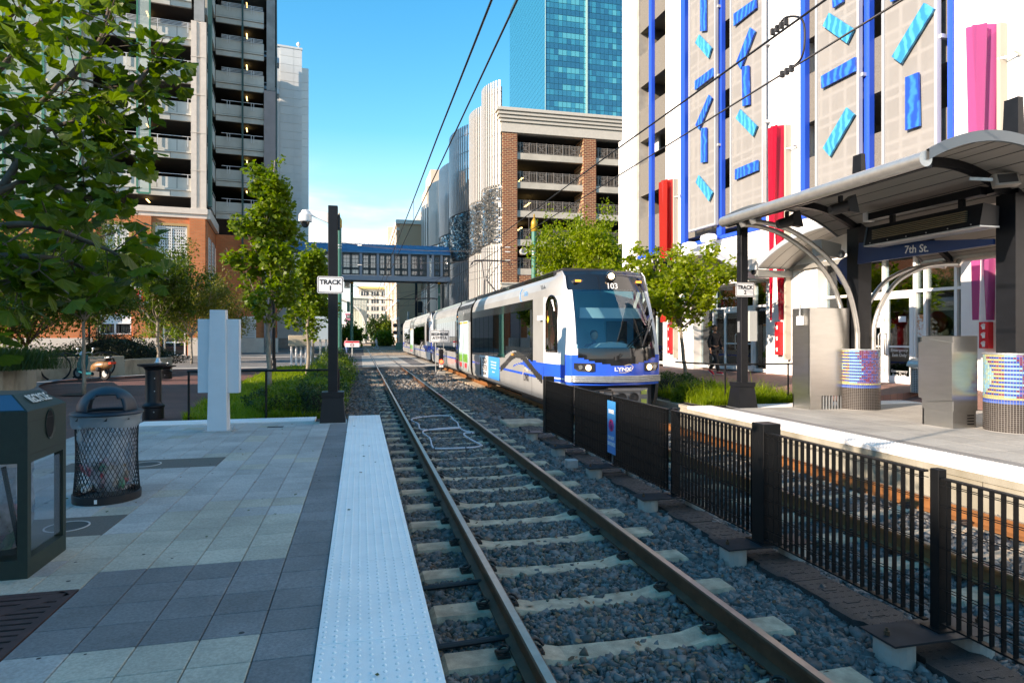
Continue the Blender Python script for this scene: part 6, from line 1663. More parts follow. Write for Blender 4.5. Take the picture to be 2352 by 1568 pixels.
# loudspeakers under the front edge
for i, (y, lb_) in enumerate(((11.4,'black horn loudspeaker under the shelter roof, the one farther along the platform'),(9.9,'black horn loudspeaker under the shelter roof, the one nearer the camera'))):
    s_ = thing('loudspeaker', lb_, 'speaker', (8.55, y, 4.12), 0, 'loudspeakers under the shelter roof')
    g = MB(); g.M = Matrix.Translation((0,0,-.16)) @ Matrix.Rotation(R(75),4,'Y') @ Matrix.Rotation(R(12),4,'X'); g.lathe([(.0,-.20),(.085,-.20),(.10,-.14),(.105,.10)],(0,0,0),16); obj('drum', g, M_blackp, s_, smooth='auto')
    g = MB(); g.M = Matrix.Translation((0,0,-.16)) @ Matrix.Rotation(R(75),4,'Y') @ Matrix.Rotation(R(12),4,'X'); g.frustum(0,0,.10,.26,.10,.10,.17,.12); obj('horn', g, M_blackp, s_)
    obj('bracket', MB().box(-.03,-.03,-.12,.03,.03,.06), M_blackp, s_)
fl = thing('shelter_floodlight', 'grey square floodlight fixed to the near shelter rib at the right edge', 'floodlight', (10.30, 8.25, 4.18))
g = MB(); g.M = Matrix.Rotation(R(-14),4,'X') @ Matrix.Rotation(R(-18),4,'Z'); g.bbox(-.20,-.06,-.11,.20,.07,.11,.02); obj('housing', g, M_galv_tube, fl)
g = MB(); g.M = Matrix.Rotation(R(-14),4,'X') @ Matrix.Rotation(R(-18),4,'Z'); g.box(-.15,-.068,-.075,.15,-.061,.075); obj('lens', g, mat('lens_dark', (0.05,.05,.05), .2), fl)
obj('bracket', MB().bar((-.15,.05,.0),(-.45,.25,.05),.05,.05), M_galv, fl)
cm = thing('panel_camera', 'pale boxy camera housing beside the far shelter column', 'camera', (CXs-.35, CY1+.45, 3.62))
obj('housing', MB().prism([(-.35,-.18),(.1,-.22),(.14,.08),(-.40,.18)],'y',-.16,.16), mat('housing_pale', (0.42,.42,.39), .5), cm)
g = MB(); g.sphere((.15,-.12,-.14),.10,12,8); obj('dome', g, M_galv, cm, smooth=True)
# steel cabinets
def cabinet(x0, y0, x1, y1, h, label, taper=0.0):
    t = thing('steel_cabinet', label, 'cabinet', ((x0+x1)/2,(y0+y1)/2,0), 0, 'steel cabinets on the far platform'); w, d = (x1-x0)/2, (y1-y0)/2
    obj('body', MB().bbox(-w,-d,.30,w,d,h,.008), M_steel, t)
    g = MB(); g.box(-w+.01,-d+.01,0,-w+.30,d-.01,.298) if w > .25 else g.box(-w+.01,-d+.01,0,w-.01,d-.01,.298)
    g.box(-w+.01,d-.04,0,w-.01,d-.01,.298)
    b_ = obj('plinth', g, M_steel, t)
    return t, w, d
t, w, d = cabinet(9.60, 12.02, 10.62, 12.62, 2.24, 'tall brushed steel cabinet beside the tiled drum, the far and taller one')
g = MB()
for k in range(9): g.box(-w+.34+k*.075,-d+.01,0,-w+.37+k*.075,-d+.03,.297)
obj('bar', g, M_galv, t, kind='stuff')
obj('door_seam', MB().box(-w-.003,-d+.05,.33,-w-.0005,-d+.055,2.2), M_black, t)
b = obj('small_box', MB().bbox(-w-.08,-d+.18,1.86,-w-.001,-d+.36,2.06,.01), M_white, t); obj('conduit', MB().tube([(-w-.05,-d+.27,2.06),(-w-.05,-d+.27,2.32)], .02, 8), M_galv, b)
t, w, d = cabinet(10.06, 8.98, 10.60, 9.62, 1.62, 'lower scuffed steel cabinet between the two tiled drums, the near one')
obj('plinth_front', MB().box(-w+.02,-d+.02,0,w-.02,-d+.05,.298), M_steel, t)
g = MB()
for k in range(4): g.box(-.02+.08,-d+.012,.06+k*.05,.12+.08,-d+.021,.08+k*.05)
obj('vent_slot', g, M_black, t)
g = MB(); g.prism([(-d-.02,.5),(-d-.02,1.5),(d*.4,1.56),(d+.02,1.5),(d+.02,.5),(d*.4,.44)],'x',-w-.05,-w-.002); obj('side_cover', g, M_steel, t)
# wire litter bin by the doors
lb_ = thing('litter_bin', 'silver slatted litter bin with hooded top by the emergency doors', 'litter bin', (13.62, 13.05, .10))
g = MB()
for k in range(26):
    a = 2*math.pi*k/26; g.box(.21*math.cos(a)-.006,.21*math.sin(a)-.006,.10,.21*math.cos(a)+.006,.21*math.sin(a)+.006,.72)
for z in range(14): g.lathe([(.213,.12+z*.043),(.222,.13+z*.043),(.213,.14+z*.043)],(0,0,0),24,cap=False)
s_ = obj('slat', g, M_galv, lb_); s_['kind'] = 'stuff'
obj('liner', MB().cyl((0,0),.195,.1,.7,20), M_blackp, lb_)
g = MB(); g.lathe([(.24,.72),(.24,.76)],(0,0,0),24); obj('rim', g, M_galv, lb_)
g = MB()
for k in range(11):
    a0 = math.pi*k/11; a1 = math.pi*(k+1)/11
    g._a([(-.23*math.cos(a0),-.2,.76+.20*math.sin(a0)),(-.23*math.cos(a1),-.2,.76+.20*math.sin(a1)),(-.23*math.cos(a1),.2,.76+.20*math.sin(a1)),(-.23*math.cos(a0),.2,.76+.20*math.sin(a0))],[(0,1,2,3)])
obj('hood', g, M_galv, lb_)
g = MB()
for sx in (-1,1): g.tube([(sx*.17,-.12,.12),(sx*.17,-.12,-.0)],.015,6)
obj('leg', g, M_galv, lb_, kind='stuff')

# lamp posts with track signs (platform 1 and 2)
def track_post(x, y, label, num, cam_side, sw_, rz=0):
    t = thing('lamp_post_stub', label, 'post', (x,y,0), rz); t.name = 'sign_post'
    obj('post', MB().bbox(-.088,-.088,.56,.088,.088,4.06 if num == '1' else 4.30,.006), M_col, t)
    g = MB(); g.frustum(0,0,.0,.47,.235,.235,.185,.185); g.box(-.20,-.20,.475,.20,.20,.575); b_ = obj('base', g, M_col, t)
    obj('foot_plate', MB().box(-.25,-.25,0.001,.25,.25,.012), M_galv, b_)
    zc_ = 2.57 if num == '1' else 2.66
    s = thing('track_sign', ('white sign reading TRACK 1 on the black post of the near platform' if num == '1' else 'white sign reading TRACK 2 on the black post of the far platform'), 'sign', (x+(-.045 if num == '1' else 0), y-.10, zc_), rz)
    rnd_ = lambda w, h, r: [(w-r+r*math.cos(a), h-r+r*math.sin(a)) for a in (0,.5,1.05,1.57)]+[(-w+r-r*math.sin(a), h-r+r*math.cos(a)) for a in (0,.5,1.05,1.57)]+[(-w+r-r*math.cos(a), -h+r-r*math.sin(a)) for a in (0,.5,1.05,1.57)]+[(w-r+r*math.sin(a), -h+r-r*math.cos(a)) for a in (0,.5,1.05,1.57)]
    W_, H_ = .235, .158
    obj('plate', MB().prism(rnd_(W_,H_,.03),'y',-.006,.0), mat('sign_white', (0.74,0.74,0.73), .4), s)
    obj('border', MB().prism(rnd_(W_-.012,H_-.012,.025),'y',-.0075,-.0062), M_txt_k, s)
    obj('face', MB().prism(rnd_(W_-.024,H_-.024,.018),'y',-.009,-.0077), mat('sign_white', (0.74,0.74,0.73), .4), s)
    text_on('TRACK', .118, M_txt_k, s, (0,-.0095,.048), (1,0,0), (0,0,1), bold=.0045); text_on(num, .118, M_txt_k, s, (0,-.0095,-.062), (1,0,0), (0,0,1), bold=.0045)
    return t
p1_ = track_post(-.493, 12.42, 'square black post with flared base at the end of the near platform', '1', -1, 1)
p2_ = track_post(8.44, 12.80, 'square black post with flared base at the corner of the far platform', '2', 1, 1)
def dome_cam(t, arm_pts, pos, r=.12):
    g = MB(); a, b = arm_pts; g.prism([(a[0],a[2]-.16),(a[0],a[2]+.03),(b[0],b[2]+.05),(b[0],b[2]-.01)] if a[0] < b[0] else [(a[0],a[2]+.03),(a[0],a[2]-.16),(b[0],b[2]-.01),(b[0],b[2]+.05)],'y',-.03,.03); arm = obj('camera_arm', g, M_white, t)
    g = MB(); x, y, z = pos; g.lathe([(.02,.07),(.06,.06),(.075,.02),(r*.95,-.02),(r,-.13),(r*.98,-.15),(.0,-.15)],(x,y,z),22,cap=False); h = obj('camera_housing', g, M_white, t, smooth='auto')
    g = MB(); g.lathe([(r*.66,-.15),(r*.64,-.19),(r*.5,-.235),(r*.25,-.26),(0,-.265)],(x,y,z),20,cap=False); obj('camera_dome', g, mat('smoked_dome', (0.01,.01,.012), .08, coat=1), h, smooth=True)
dome_cam(p1_, ((-.09,0,3.90),(-.50,0,3.92)), (-.50,0,3.90))
g = MB(); g.bbox(.09,-.06,3.62,.13,.06,3.9,.005); obj('bracket', g, M_blackp, p1_)
dome_cam(p2_, ((.09,0,3.30),(.36,0,3.36)), (.36,.1,3.28), .10)
g = MB(); g.bbox(.089,-.13,1.50,.30,.13,2.18,.01); obj('equipment_box', g, mat('housing_pale', (0.42,.42,.39), .5), p2_)
g = MB(); g.box(-.10,-.04,1.70,-.089,.04,1.95); obj('switch_plate', g, M_galv, p2_); g = MB(); g.box(-.10,-.05,3.85,-.089,.05,4.1); obj('switch_plate', g, M_blackp, p2_)

# handrails
def handrail(label, pts, posts, z=.935, ground=0):
    t = thing('handrail', label, 'handrail', (pts[0][0],pts[0][1],0)); o = Vector((pts[0][0],pts[0][1],0))
    g = MB(); g.tube([Vector((x,y,z))-o for x,y in pts], .022, 8); obj('rail_tube', g, M_black, t, smooth=True)
    for x, y in posts: obj('rail_post', MB().tube([Vector((x,y,ground))-o, Vector((x,y,z))-o], .021, 8), M_black, t)
    return t
handrail('low black handrail along the end of the near platform beside the grass', [(-3.22,13.32),(-3.20,13.3),(-.42,13.30),(-.40,13.32)], [(-3.2,13.31),(-1.80,13.31),(-.42,13.31)])
handrail('low black handrail along the end of the far platform beside the steel cabinet', [(8.05,15.2),(8.3,13.9),(8.5,13.62),(10.4,13.62)], [(8.52,13.62),(10.25,13.62)])
# fence between the tracks
FX = 3.84
fence = thing('track_fence', 'black barred fence standing on plates between the two tracks', 'fence', (FX,0,0))
big = (12.75, 5.43); small = (10.95, 9.15, 7.28, 3.54, 1.66)
for y in sorted(big+small):
    isb = y in big; w = .095 if isb else .035
    pt_ = obj('fence_post', MB().bbox(-w,y-w,-.362,w,y+w,.775 if isb else .715,.004), M_black, fence)
    obj('post_foot', MB().box(-w-.04,y-w-.04,-.372,w+.04,y+w+.04,-.363), M_black, pt_)
    pl_ = obj('base_plate', MB().box(-.50,y-.15,-.386,.42,y+.15,-.373), mat('plate_dark', (0.022,0.028,0.033), .5, metal=.3, noise=.3, nscale=6), fence)
    for sx in (-.42,.34):
        g = MB(); g.cyl((sx,y),.018,-.372,-.345,6); g.cyl((sx,y),.009,-.345,-.325,6); obj('anchor_bolt', g, M_rail, pl_)
        tag(obj('concrete_stub', MB().lathe([(.125,-.66),(.125,-.40),(.12,-.387)],(sx*.86,y,0),18), M_concrete, fence), None)
ys_p = sorted(big+small)
npk = 0
for a, b in zip([0.3]+ys_p[:-1], ys_p):
    wa = .1 if a in big else .04; wb = .1 if b in big else .04; a_, b_ = a+wa, b-wb
    off = -.06 if b in (12.75,10.95,9.15,7.28,5.43) else .0
    zt_, zb_ = (.70,-.33) if b > 5.0 else (.66,-.33)
    g = MB(); g.box(off-.022,a_,zt_-.012,off+.022,b_,zt_); obj('top_bar', g, M_black, fence)
    g = MB(); g.box(off-.022,a_,zb_,off+.022,b_,zb_+.012); obj('bottom_bar', g, M_black, fence)
    n = max(1, int(round((b_-a_)/.0765)))
    pkm = MB().box(-.015,-.0045,zb_+.012,.019,.0045,zt_-.012).mesh('picket', M_black)
    for k in range(n):
        obj('picket', pkm, None, fence, (off, a_+(b_-a_)*(k+.5)/n, 0))
    for k in range(7):
        z = zb_+.10+(zt_-zb_-.15)*k/6
        for s in (-1,1): obj('cross_wire', MB().box(off+s*.0215-.0025,a_,z-.0025,off+s*.0215+.0025,b_,z+.0025), M_black, fence)
# danger sign on the fence
dg_ = thing('danger_sign', 'blue DANGER do not cross tracks sign hung on the fence', 'sign', (FX-.115, 9.05, .22), 0)
M_sblue = mat('sign_blue', (0.015,0.22,0.50), .35)
obj('plate', MB().box(-.004,-.16,-.39,.0,.16,.41), M_sblue, dg_)
ty_ = lambda txt, s_, z, b, sx_: text_on(txt, s_, M_txt_w, dg_, (-.0055,0,z), (0,-1,0), (0,0,1), bold=b, sx=sx_)
ty_('DANGER', .085, .245, .003, .62); ty_('DO NOT', .08, -.155, .0005, .70); ty_('CROSS TRACKS', .08, -.245, .0005, .52)
g = MB(); g.M = Matrix.Translation((-.005,0,.04)) @ Matrix.Rotation(R(-90),4,'Y'); g.lathe([(.075,0),(.092,0),(.092,.002),(.075,.002)],(0,0,0),30,cap=False); g.box(-.085,-.008,0,.085,.008,.002); obj('ban_ring', g, mat('sign_pinkred', (0.75,0.02,0.10), .4), dg_)
g = MB(); g.M = Matrix.Translation((-.006,0,.04)) @ Matrix.Rotation(R(-90),4,'Y'); g.lathe([(0,0),(.075,0)],(0,0,-.0008),26,cap=False); obj('ban_field', g, mat('sign_purple', (0.35,0.03,0.22), .5), dg_)
g = MB()
hp = lambda pts: g.prism([(-b_,a_) for a_, b_ in pts],'x',-.0085,-.0075)
g.sphere((-.008,.005,.092),.012,8,6); hp([(.075,.0),(.03,.012),(.03,-.006),(.075,-.014)]); hp([(.03,.012),(-.02,.028),(-.022,.016),(.03,-.0)]); hp([(.03,0),(-.02,-.028),(-.02,-.014),(.03,.008)])
obj('walking_figure', g, M_txt_k, dg_)
for z in (.385,-.365):
    g = MB(); g.M = Matrix.Translation((-.006,0,z)) @ Matrix.Rotation(R(90),4,'Y'); g.lathe([(.008,-.002),(.008,.002)],(0,0,0),8); obj('rivet', g, M_galv, dg_)

# train signal and Begin ATP sign
sg_p = onZ(1013, 862, -.52)
sgl = thing('rail_signal', 'small three lamp rail signal showing red between the tracks', 'signal', (sg_p.x, sg_p.y, -.52))
obj('base', MB().bbox(-.22,-.22,0,.22,.22,.22,.02), M_concrete, sgl); obj('stand', MB().cyl((0,0),.06,.22,.42,10), M_blackp, sgl)
obj('housing', MB().bbox(-.12,-.08,.42,.12,.10,1.42,.02), M_blackp, sgl)
for k in range(3):
    z = 1.27-k*.26
    g = MB(); g.M = Matrix.Translation((0,-.08,z)) @ Matrix.Rotation(R(90),4,'X'); g.lathe([(.115,0),(.125,0),(.125,.14),(.115,.14)],(0,0,0),20,cap=False,a0=0); h = obj('visor', g, M_blackp, sgl)
    g = MB(); g.M = Matrix.Translation((0,-.085,z)) @ Matrix.Rotation(R(90),4,'X'); g.lathe([(0,.0),(.105,0.0)],(0,0,0),20,cap=False); obj('lamp_lens', g, mat('red_lit', (1,.05,.02), .3, emit=(1.0,.04,.02), estr=6) if k == 2 else mat('lens_off', (0.03,.025,.025), .15), h)
pl_ = obj('number_plate', MB().box(-.11,-.09,.44,.11,-.082,.66), mat('sign_white', (0.74,0.74,0.73), .4), sgl)
text_on('BTH', .075, M_txt_k, pl_, (0,-.092,.60), (1,0,0), (0,0,1)); text_on('4', .085, M_txt_k, pl_, (0,-.092,.50), (1,0,0), (0,0,1))
sp_ = onZ(1001, 855, -.52); bs = thing('begin_atp_sign', 'white square sign reading BEGIN ATP on a thin pole', 'sign', (sp_.x, sp_.y, -.52)); DPT = proj_d = (sp_.x*SN+sp_.y*CS)
zt_ = 1.62+(771.2-758)/FPX*DPT+.52; zb_ = 1.62+(771.2-786)/FPX*DPT+.52; hw_ = (1017.5-990)/2/FPX*DPT/CS
obj('pole', MB().tube([(0,0,0),(0,0,zt_+.1)], .032, 8), M_galv, bs)
obj('plate', MB().bbox(-hw_,-.055,zb_,hw_,-.04,zt_,.002), mat('sign_white', (0.74,0.74,0.73), .4), bs)
g = MB(); e = .035
for (x0,z0,x1,z1) in ((-hw_+e,zb_+e,hw_-e,zb_+e+.02),(-hw_+e,zt_-e-.02,hw_-e,zt_-e),(-hw_+e,zb_+e+.02,-hw_+e+.02,zt_-e-.02),(hw_-e-.02,zb_+e+.02,hw_-e,zt_-e-.02)): g.box(x0,-.058,z0,x1,-.056,z1)
obj('border', g, M_txt_k, bs)
zc_ = (zt_+zb_)/2
text_on('BEGIN', .225, M_txt_k, bs, (0,-.059,zc_+.11), (1,0,0), (0,0,1), bold=.008, sx=.86); text_on('ATP', .225, M_txt_k, bs, (0,-.059,zc_-.11), (1,0,0), (0,0,1), bold=.004)
obj('conduit', MB().tube(sm([(.12,.1,.1),(.05,-.02,.25),(-.2,-.1,.05),(-.35,-.2,.0)],5), .015, 6), M_galv, sgl)
# ================================================================== LEFT PLATFORM FURNITURE
# recycling bin
M_rgreen = mat('bin_green', (0.008,0.024,0.018), .55, noise=.12, nscale=30, bump=.2, bscale=200)
M_bag = glass_mat('clear_bag', (0.60,0.64,0.68), .10, rough=.25)
def bag_mat():
    m = bpy.data.materials.new('plastic_bag'); m.use_nodes = True; n, l = m.node_tree.nodes, m.node_tree.links; b = n['Principled BSDF']
    b.inputs['Base Color'].default_value = (.62,.66,.70,1); b.inputs['Roughness'].default_value = .3
    t = n.new('ShaderNodeBsdfTransparent'); t.inputs[0].default_value = (.88,.92,.95,1); ms = n.new('ShaderNodeMixShader')
    nz_ = n.new('ShaderNodeTexNoise'); nz_.inputs['Scale'].default_value = 5; nz_.inputs['Detail'].default_value = 4; mr = n.new('ShaderNodeMapRange'); mr.inputs['From Min'].default_value = .35; mr.inputs['From Max'].default_value = .7; mr.inputs['To Min'].default_value = .12; mr.inputs['To Max'].default_value = .75
    l.new(nz_.outputs['Fac'], mr.inputs['Value']); l.new(mr.outputs[0], ms.inputs[0]); l.new(t.outputs[0], ms.inputs[1]); l.new(b.outputs[0], ms.inputs[2]); l.new(ms.outputs[0], n['Material Output'].inputs[0]); return m
M_bagp = bag_mat()
c1 = onZ(105,1315); c2 = onZ(143,1262)
rc = thing('recycling_bin', 'dark green RECYCLE bin with clear side panels of bagged bottles at the left edge', 'recycling bin', (-2.58,5.27,0), R(4))
# body frame: width x (-.42..+.42) depth y
bw_, bd_, bh_ = .41, .36, .985
# corner where the front-right edge stands
pc = onZ(107,1318)
rc.location = (-2.575, 5.17, 0); rc.rotation_euler = (0,0,R(1)); rc.scale = (1,.83,1.24)
g = MB()
for sx in (-1,1):
    for sy in (-1,1): g.box(sx*bw_-(.06 if sx > 0 else 0), sy*bd_-(.06 if sy > 0 else 0), .10, sx*bw_+(.06 if sx < 0 else 0), sy*bd_+(.06 if sy < 0 else 0), .62)
g.box(-bw_,-bd_,.0,bw_,bd_,.10)
obj('frame', g, M_rgreen, rc)
g = MB(); g.box(-bw_,-bd_,.62,bw_,bd_,.90)
g._a([(-bw_,-bd_,.90),(bw_,-bd_,.90),(bw_,bd_,.90),(-bw_,bd_,.90),(-bw_+.13,-bd_+.13,.985),(bw_-.13,-bd_+.13,.985),(bw_-.13,bd_-.13,.985),(-bw_+.13,bd_-.13,.985)],[(0,1,5,4),(1,2,6,5),(2,3,7,6),(3,0,4,7),(4,5,6,7)])
hd = obj('hood', g, M_rgreen, rc)
obj('blue_panel', MB().poly([(-bw_+.01,-bd_+.006,.906),(bw_-.02,-bd_+.006,.906),(bw_-.138,-bd_+.12,.9835),(-bw_+.13,-bd_+.12,.9835)]), mat('bin_blue', (0.004,0.10,0.19), .5), rc)
# lettering on the right slope
text_on('RECYCLE', .10, mat('letter_grey', (0.55,0.58,0.55), .6), hd, (bw_-.062,.02,.952), (0,1,0), (-.84,0,.55), bold=.001, sx=.85)
g = MB(); g.M = Matrix.Translation((bw_+.001,.03,.80)) @ Matrix.Rotation(R(90),4,'Y') @ Matrix.Diagonal((1,1,1,1)); g.lathe([(.0,0),(.078,0)],(0,0,0),28,cap=False); obj('opening', g, mat('hole_black', (0.002,.002,.002), 1), hd)
g = MB(); g.M = Matrix.Translation((bw_+.002,.03,.80)) @ Matrix.Rotation(R(90),4,'Y'); g.lathe([(.078,0),(.086,.006),(.086,0)],(0,0,0),28,cap=False); obj('opening_rim', g, M_rgreen, hd)
g = MB()
for z in (.66,.84): g.box(bw_,-bd_+.02,z,bw_+.0015,bd_-.02,z+.003)
obj('panel_joint', g, M_black, hd, kind='stuff')
for (a, b, c, d_) in (((bw_-.012,-bd_+.07,.13),(bw_-.012,bd_-.07,.13),(bw_-.012,bd_-.07,.60),(bw_-.012,-bd_+.07,.60)),((-bw_+.07,-bd_+.012,.13),(bw_-.07,-bd_+.012,.13),(bw_-.07,-bd_+.012,.60),(-bw_+.07,-bd_+.012,.60))):
    obj('clear_panel', MB().poly([a,b,c,d_]), M_bag, rc)
obj('inner_brace', MB().bar((bw_-.16,-bd_+.06,.60),(bw_-.06,-bd_+.06,.12),.03,.02), M_black, rc)
g = MB(); vv = []
nn, mm = 40, 14
for j in range(mm+1):
    z = .12+.52*j/mm
    for i in range(nn):
        a = 2*math.pi*i/nn; r_ = .29*(1+.04*math.sin(9*a+j*.8)+.025*math.sin(17*a+j*1.7)) - (.05*abs(math.sin(3*z*6)) if j < 3 else 0)
        vv.append((r_*math.cos(a)*1.05, r_*math.sin(a)*.92, z))
g._a(vv, [(j*nn+i, j*nn+(i+1)%nn, (j+1)*nn+(i+1)%nn, (j+1)*nn+i) for j in range(mm) for i in range(nn)])
bg2 = obj('bag', g, M_bagp, rc, smooth=True)
LIT = [mat('litter_%s' % n_, c_, .4) for n_, c_ in (('red',(.55,.06,.07)),('blue',(.03,.22,.42)),('orange',(.75,.33,.02)),('white',(.7,.7,.68)),('green',(.05,.30,.16)),('brown',(.22,.15,.09)),('pink',(.6,.28,.32)))]
rr = random.Random(3)
def litter(parent, n, rx, ry, z0, z1):
    for k in range(n):
        a = rr.uniform(0,6.28); r_ = rr.random()**.35; z = z0+(z1-z0)*rr.random()**1.4; g = MB()
        g.M = Matrix.Translation((rx*r_*math.cos(a), ry*r_*math.sin(a), z)) @ Euler((rr.uniform(0,6),rr.uniform(0,6),rr.uniform(0,6))).to_matrix().to_4x4()
        if rr.random() < .45: g.lathe([(.012,-.10),(.032,-.09),(.034,.03),(.014,.075),(.014,.095),(.0,.096)],(0,0,0),10,cap=False)
        else: g.bbox(-.05,-.035,-.02,.05,.035,.03,.012)
        obj('litter_piece', g, rr.choice(LIT), parent)
litter(bg2, 26, .25, .22, .13, .34)
# wire mesh litter bin with domed lid
tp = onZ(240,1150); tb_ = thing('mesh_litter_bin', 'black expanded metal litter bin with domed lid and clear bag on the near platform', 'litter bin', (tp.x-.01, tp.y+.10, 0))
RB_, RM_, RT_ = .285, .255, .278
def rz_(h): return RB_*(1-h)**2*1.0+ (RM_-.0)*2*h*(1-h)*.97+RT_*h*h
ZB0, ZB1 = .07, .83
g = MB(); g.lathe([(.0,0.0),(.295,0.0),(.298,.075),(.285,.08),(.28,.03),(.0,.03)],(0,0,0),40,cap=False); obj('base_ring', g, M_blackp, tb_, smooth='auto')
# diamond mesh: crossing flat helical strips
g = MB(); nd = 44; nzr = 19
vv = []; ff = []
def pt_m(a, h, dr=0): r_ = rz_(h)+dr; return (r_*math.cos(a), r_*math.sin(a), ZB0+(ZB1-ZB0)*h)
for j in range(nzr):
    for k in range(nd):
        for sgn in (1,-1):
            a0 = 2*math.pi*(k+(j%2)*.5)/nd; a1 = a0+sgn*math.pi/nd; h0, h1 = j/nzr, (j+1)/nzr
            w = .0032; da = w/rz_(h0)
            p = [pt_m(a0-da,h0,.002),pt_m(a0+da,h0,.002),pt_m(a1+da,h1,.002),pt_m(a1-da,h1,.002),pt_m(a0,h0,-.003),pt_m(a1,h1,-.003)]; e = len(vv); vv += p; ff += [(e,e+1,e+2,e+3),(e+1,e+4,e+5,e+2),(e+4,e,e+3,e+5)]
g._a(vv, ff); o = obj('mesh_basket', g, M_black, tb_); o['kind'] = 'stuff'
g = MB(); g.lathe([(.278,.80),(.292,.80),(.292,.835),(.278,.835)],(0,0,0),40,cap=False); obj('top_band', g, M_black, tb_)
# clear bag hanging inside and folded over the rim
g = MB(); vv = []; nn, mm = 48, 18
for j in range(mm+1):
    h = j/mm; z = .10+.73*h; sag = 1-.45*(1-h)**3
    for i in range(nn):
        a = 2*math.pi*i/nn; r_ = (rz_(h)-.012)*sag*(1+.012*math.sin(11*a+j*.5)); vv.append((r_*math.cos(a)+.05*(1-h)**2, r_*math.sin(a), z))
g._a(vv, [(j*nn+i, j*nn+(i+1)%nn, (j+1)*nn+(i+1)%nn, (j+1)*nn+i) for j in range(mm) for i in range(nn)])
bag = obj('bag', g, M_bagp, tb_, smooth=True)
litter(bag, 22, .19, .17, .14, .34)
def bagw():
    m = bpy.data.materials.new('bag_fold'); m.use_nodes = True; n, l = m.node_tree.nodes, m.node_tree.links; b = n['Principled BSDF']; b.inputs['Base Color'].default_value = (.34,.40,.42,1); b.inputs['Roughness'].default_value = .3
    t = n.new('ShaderNodeBsdfTransparent'); t.inputs[0].default_value = (.85,.9,.92,1); ms = n.new('ShaderNodeMixShader'); ms.inputs[0].default_value = .45
    l.new(t.outputs[0], ms.inputs[1]); l.new(b.outputs[0], ms.inputs[2]); l.new(ms.outputs[0], n['Material Output'].inputs[0]); return m
M_fold = bagw()
g = MB(); vv = []; nn = 72
for j, (z, dr) in enumerate(((.86,.006),(.84,.016),(.80,.012),(.76,.014),(.735,.010))):
    for i in range(nn):
        a = 2*math.pi*i/nn; w = .006*math.sin(7*a+j)+.004*math.sin(19*a+2*j); r_ = .285+dr+w; vv.append((r_*math.cos(a), r_*math.sin(a), z+(.012*math.sin(3*a) if j == 4 else 0)))
g._a(vv, [(j*nn+(i+1)%nn, j*nn+i, (j+1)*nn+i, (j+1)*nn+(i+1)%nn) for j in range(4) for i in range(nn)])
obj('bag_fold', g, M_fold, tb_, smooth=True)
g = MB(); a = R(-118); x, y = .305*math.cos(a), .305*math.sin(a)
g.sphere((x,y,.745),.022,10,8); g.lathe([(.008,.72),(.022,.68),(.026,.64),(.016,.605),(.0,.60)],(x,y,0),10,cap=False); obj('bag_knot', g, M_fold, tb_, smooth=True)
# lid: rim, dome and opening made by cutting a band out of the dome
M_lid = mat('lid_blue_black', (0.006,0.020,0.032), .45, noise=.1, nscale=20)
g = MB(); g.lathe([(.27,.845),(.31,.845),(.318,.858),(.31,.872),(.25,.885),(.24,.875),(.25,.85)],(0,0,0),44,cap=False); obj('lid_rim', g, M_lid, tb_, smooth='auto')
g = MB(); vv = []; ff = []; A_, B_ = 40, 16; la = R(15)
def dome_p(a, p): return (.262*math.cos(p)*math.cos(a), .262*math.cos(p)*math.sin(a), .875+.245*math.sin(p))
idx = {}
for i in range(A_):
    for j in range(B_+1): vv.append(dome_p(2*math.pi*i/A_+la, math.pi/2*j/B_))
for i in range(A_):
    for j in range(B_):
        c = dome_p(2*math.pi*(i+.5)/A_+la, math.pi/2*(j+.5)/B_); u = c[0]*math.cos(la)+c[1]*math.sin(la); w_ = -c[0]*math.sin(la)+c[1]*math.cos(la)
        if abs(u) < .165*math.sqrt(max(0,1-((c[2]-.875)/.185)**2)) and c[2] < .875+.18: continue
        i2 = (i+1) % A_; ff.append((i*(B_+1)+j, i2*(B_+1)+j, i2*(B_+1)+j+1, i*(B_+1)+j+1))
g._a(vv, ff); lid = obj('lid_dome', g, M_lid, tb_, smooth=True)
md = lid.modifiers.new('thick', 'SOLIDIFY'); md.thickness = .014; md.offset = -1
tag_ = obj('inspection_tag', MB().box(-.01,-.2985,.02,.015,-.2965,.06), M_white, tb_); 
# white sign pylon
pp = onZ(502,990); py = thing('sign_pylon', 'blank pale blue-grey sign pylon with tapered post and two slabs seen from behind', 'sign', (pp.x, pp.y+.02, 0), R(-6))
M_py = mat('pylon_paint', (0.56,0.60,0.62), .45, noise=.03)
g = MB(); g.frustum(0.0,0,.02,2.06,.158,.10,.122,.075); obj('post', g, M_py, py)
g = MB(); g.box(-.34,.0,.655,-.10,.07,1.905); obj('slab', g, M_py, py); g = MB(); g.box(.125,-.02,.648,.33,.10,1.905); g._a([(.331,-.02,.655),(.331,.10,.655),(.345,.06,.70),(.331,-.02,1.905),(.331,.10,1.905),(.345,.06,1.90)],[(0,1,2),(3,5,4),(0,2,5,3),(1,4,5,2)]); obj('slab', g, M_py, py)
g = MB(); g.box(-.22,-.15,.001,.24,.15,.02); fp = obj('foot_plate', g, M_galv, py)
for sx in (-.2,.22): obj('anchor_bolt', MB().cyl((sx,.1),.013,.02,.07,8), M_galv, fp)
obj('small_drain', MB().box(-1.60,11.9,.0005,-1.33,12.05,.003), M_blackp, platform1)
